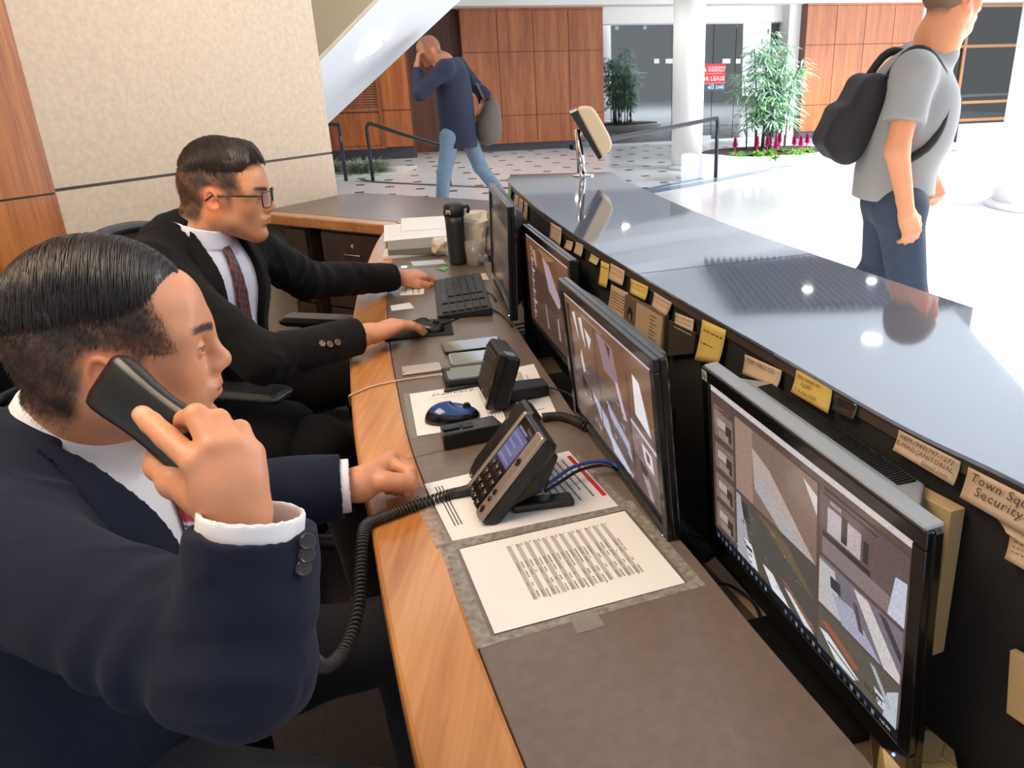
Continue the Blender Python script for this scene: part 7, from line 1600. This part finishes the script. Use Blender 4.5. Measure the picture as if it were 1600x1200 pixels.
# ------------------------------------------------------------------ walking men in the hall
def pt(Y): return lambda x, y, dy=0.: np.array(atY_(x, y, Y))*1+np.array([0, dy, 0])
def walker(name, label, Y, feet, J, skin, cl, res, build):
    root = thing(name, label, 'person', feet); LO = np.array(feet, float)
    def out(nm, S_, m, res_=res, cols=None, parent=root): Q, F = S_.mesh(res_); return mkmesh(nm, Q-LO, F, m, parent, cols(Q) if cols else None, 1)
    build(out, root, LO); return root
W = pt(7.75)
def walkA(out, root, LO):
    hd = Fr(W(670, 78), yaw=math.radians(200), pitch=.35, sc=1.0); sk = lin(196, 128, 88)
    sh_l, sh_r = W(700, 108, -.16), W(712, 104, .18); el_l, ha_l = W(664, 146, -.26), W(655, 102, -.12); el_r, ha_r = W(752, 150, .26), W(751, 168, .16); hp_l, hp_r = W(706, 214, -.09), W(728, 212, .09)
    kn_l = W(697, 268, -.12); kn_r = W(748, 262, .10); an_l, an_r = W(690, 336, -.12), W(790, 318, .10); an_l[2] = .09; nb = W(694, 98)
    S_ = Sdf(); head(S_, hd, 'thin'); S_.cone(hd.w((-.02, 0, -.05)), nb, .055, .06, .03)
    S_.cone(nb, (hp_l+hp_r)/2, .09, .11, .05); S_.cone(sh_l, sh_r, .05, .05, .04); S_.cone(sh_l, el_l, .045, .038, .02); S_.cone(el_l, ha_l, .036, .026, .02); S_.cone(sh_r, el_r, .045, .038, .02); S_.cone(el_r, ha_r, .036, .026, .02)
    fa = frame_from(ha_l, W(657, 80, -.1)-ha_l, (-1, -.3, 0), 1); hand_local(S_, fa, 1, flex=.5); fb = frame_from(ha_r, W(748, 190, .1)-ha_r, (.6, -.8, 0), 1); hand_local(S_, fb, 1, flex=.7)
    for h_, k_, a_ in ((hp_l, kn_l, an_l), (hp_r, kn_r, an_r)): S_.cone(h_, k_, .075, .05, .03); S_.cone(k_, a_, .048, .035, .02); S_.cone(a_, a_+V3(-.13, 0, -.03), .032, .026, .01)
    def cols(Q):
        c_ = np.tile(np.array(sk), (len(Q), 1)); L_ = hd.l(Q); m_ = (np.abs(L_) < .15).all(1); c_[m_] = head_cols(L_[m_], sk, lin(150, 96, 70), 'x'); return c_
    out('body', S_, M_skin, .0065, cols); eyes(hd, root, LO)
    S_ = Sdf(); S_.cone(sh_l, sh_r, .085, .085, .05); S_.ell((0, 0, 0), (.15, .20, .27), .06, Fr((sh_l+sh_r)/2*.55+(hp_l+hp_r)/2*.45, pitch=-.13)); S_.cone((sh_l+sh_r)/2-V3(0, 0, .1), (hp_l+hp_r)/2-V3(0, 0, .03), .155, .17, .05)
    sleeve(S_, sh_l, el_l, ha_l+_n(el_l-ha_l)*.04, .072, .060, .05, fold=.006); sleeve(S_, sh_r, el_r, ha_r+_n(el_r-ha_r)*.05, .072, .06, .05, fold=.006); S_.cone(nb-V3(0, 0, .02), nb+V3(0, 0, .015), .075, .07, .02); hzA = (hp_l[2]+hp_r[2])/2-.10; S_.cone((hp_l+hp_r)/2+V3(0, 0, .1), (hp_l+hp_r)/2-V3(0, 0, .12), .150, .160, .03); S_.add(lambda Q: np.where(Q[:, 2] < hzA+.3, hzA-Q[:, 2], -1.), nb, 2., 0, 'i'); out('navy_jacket', S_, mat('navy_jacket_cloth', lin(40, 44, 66), .85), .009)
    S_ = Sdf(); S_.cone(hp_l, hp_r, .100, .100, .04)
    for h_, k_, a_ in ((hp_l, kn_l, an_l), (hp_r, kn_r, an_r)): S_.cone(h_, k_, .086, .068, .03); S_.cone(k_, a_, .068, .055, .02)
    out('jeans', S_, mat('light_blue_denim', lin(116, 138, 158), .85, var=(9, .18, (1, 1, 1))), .009)
    for a_ in (an_l, an_r): S_ = Sdf(); S_.cone(a_+V3(.04, 0, -.04), a_+V3(-.18, 0, -.05), .042, .036, .01); S_.cone(a_, a_+V3(0, 0, -.03), .05, .05, .02); out('shoe', S_, mat('brown_shoe', lin(90, 62, 46), .5), .008)
W_A = walker('walking_person', 'walking man in navy jacket and light blue jeans with hand at his face', 7.75, (W(710, 363)[0], 7.75, 0), None, None, None, .009, walkA)
bagm = mat('grey_brown_bag', lin(104, 92, 84), .8)
bc = W(762, 192, .16); S_ = Sdf(); S_.ell((0, 0, 0), (.10, .17, .22), .02, Fr(bc, pitch=.25)); S_.ell((.0, 0, -.06), (.13, .18, .14), .05, Fr(bc, pitch=.2)); Q, F = S_.mesh(.009)
bg = thing('shoulder_bag', 'grey brown bag hanging behind the man in the navy jacket', 'bag', tuple(bc)); mkmesh('pouch', Q-bc, F, bagm, bg); MB().tube([Vector(W(756, 160, .12)-bc), Vector(W(735, 120, .2)-bc), Vector(W(712, 100, .2)-bc)], .012, 8).build('strap', bagm, bg, smooth=True)

W2 = pt(3.25)
def walkB(out, root, LO):
    sk = lin(222, 148, 104); hd = Fr(W2(1492, -8, .0), yaw=math.radians(15), pitch=.12, sc=1.06); nb = W2(1466, 60)
    sh_n, sh_f = W2(1398, 116, -.19), W2(1462, 98, .20); el_n, wr_n = W2(1366, 226, -.24), W2(1384, 318, -.22); el_f, wr_f = W2(1478, 218, .24), W2(1498, 288, .26)
    hp = W2(1392, 318); hp_n, hp_f = hp+V3(0, -.09, 0), hp+V3(0.02, .09, 0); kn_n = W2(1408, 452, -.08); an_n = W2(1400, 612, -.08); kn_f = W2(1392, 428, .14); an_f = W2(1352, 470, .16); an_n[2] = .09
    S_ = Sdf(); head(S_, hd, 'thin'); S_.cone(hd.w((-.02, 0, -.05)), nb, .052, .056, .03); S_.cone(nb, hp, .085, .08, .05); S_.cone(sh_n, sh_f, .05, .05, .04)
    for a_, b_, c_ in ((sh_n, el_n, wr_n), (sh_f, el_f, wr_f)): S_.cone(a_, b_, .050, .042, .02); S_.cone(b_, c_, .044, .029, .02)
    hand_local(S_, frame_from(wr_n, W2(1400, 372, -.2)-wr_n, (.25, -1, 0), 1), 1, flex=.45, spread=.03); hand_local(S_, frame_from(wr_f, W2(1508, 325, .26)-wr_f, (.3, -1, 0), 1), 1, flex=.6, spread=.03)
    for h_, k_, a_ in ((hp_n, kn_n, an_n), (hp_f, kn_f, an_f)): S_.cone(h_, k_, .075, .052, .03); S_.cone(k_, a_, .05, .036, .02); S_.cone(a_, a_+V3(.12, 0, -.04), .032, .026, .01)
    def cols(Q):
        c_ = np.tile(np.array(sk), (len(Q), 1)); L_ = hd.l(Q); m_ = (np.abs(L_) < .15).all(1); c_[m_] = head_cols(L_[m_], sk, lin(110, 78, 58), 'x'); return c_
    out('body', S_, M_skin, .005, cols); eyes(hd, root, LO)
    S_ = Sdf(); S_.ell((-.01, 0, .045), (.108, .088, .092), 0, hd); S_.ell((-.03, 0, .0), (.085, .085, .07), .03, hd); S_.box((.14, 0, -.06), (.1, .2, .09), .01, .01, hd, op='s'); out('hair', S_, mat('light_brown_hair', lin(120, 88, 66), .6), .005)
    S_ = Sdf(); mid = (sh_n+sh_f)/2; S_.cone(sh_n, sh_f, .078, .078, .05); S_.cone(mid-V3(0.03, 0, .12), hp-V3(0, 0, -.06), .145, .150, .05); S_.ell((.02, 0, .02), (.165, .20, .24), .06, Fr(mid*.6+hp*.4, yaw=.2)); S_.cone(hp+V3(0, 0, .10), hp+V3(0, 0, -.10), .150, .155, .04)
    S_.cone(nb-V3(0, 0, .05), nb-V3(0, 0, .0), .085, .070, .03); S_.cone(nb-V3(0, 0, .0), nb+V3(0, 0, .06), .060, .060, .008, op='s')
    for a_, b_, e_ in ((sh_n, el_n, .62), (sh_f, el_f, .6)):
        c_ = a_+(b_-a_)*e_; u_ = _n(b_-a_)
        def fn(P, a_=a_, c_=c_, u_=u_): q = P-a_; s_ = np.clip(q @ u_, 0, 1); d = np.sqrt(((q-s_[:, None]*u_)**2).sum(1))-(.075+.0*s_); return np.maximum(d, (P-c_) @ u_)
        S_.add(fn, (a_+c_)/2, .22, .04)
    S_.add(lambda Q: -.005*nz(Q, 14, 2.)*(Q[:, 2] > hp[2]), mid, 2., 0, 'd'); S_.add(lambda Q: hp[2]+.035+.01*np.sin(Q[:, 0]*20)-Q[:, 2], mid, 2., 0, 'i'); out('grey_tshirt', S_, mat('grey_tshirt_cloth', lin(152, 150, 148), .85), .008)
    S_ = Sdf(); S_.cone(hp_n, hp_f, .108, .108, .04)
    for h_, k_, a_ in ((hp_n, kn_n, an_n), (hp_f, kn_f, an_f)): S_.cone(h_, k_, .094, .074, .03); S_.cone(k_, a_, .072, .058, .02)
    out('jeans', S_, mat('dark_denim', lin(52, 62, 80), .85, var=(9, .25, (1, 1, 1))), .008)
    for a_, dz in ((an_n, 0), (an_f, .0)): S_ = Sdf(); S_.cone(a_+V3(-.05, 0, -.04), a_+V3(.17, 0, -.05), .042, .036, .01); S_.cone(a_, a_+V3(0, 0, -.03), .05, .05, .02); out('shoe', S_, mat('dark_navy_shoe', lin(44, 52, 74), .5), .007)
    w_ = Fr(wr_n, M=frame_from(wr_n, wr_n-el_n, (0, -1, 0), 1).M)
walker('walking_person', 'walking man in grey t-shirt with a black backpack at the right', 3.25, (W2(1400, 640)[0], 3.25, 0), None, None, None, .008, walkB)
kc = W2(1342, 182, .04); S_ = Sdf(); fk = Fr(kc, pitch=.42); S_.box((0, 0, -.01), (.068, .14, .175), .06, .02, fk); S_.box((-.055, 0, -.07), (.045, .11, .09), .04, .02, fk); S_.add(lambda Q: -.006*nz(Q, 16, 4.), kc, 1., 0, 'd'); Q, F = S_.mesh(.008)
bp_ = thing('backpack', 'black backpack on the back of the man in the grey t-shirt', 'backpack', tuple(kc)); mkmesh('pack', Q-kc, F, mat('black_nylon', lin(28, 24, 24), .7), bp_)
for dy in (-.10, .12): MB().tube(resample([Vector(W2(1372, 122, dy)-kc), Vector(W2(1402, 84, dy)-kc), Vector(W2(1432, 82, dy)-kc), Vector(W2(1455, 120, dy-.02)-kc), Vector(W2(1450, 170, dy-.06)-kc), Vector(W2(1422, 220, dy-.09)-kc), Vector(W2(1382, 250, dy-.06)-kc)], 22), .016, 8).build('shoulder_strap', MATS['black_nylon'], bp_, smooth=True)
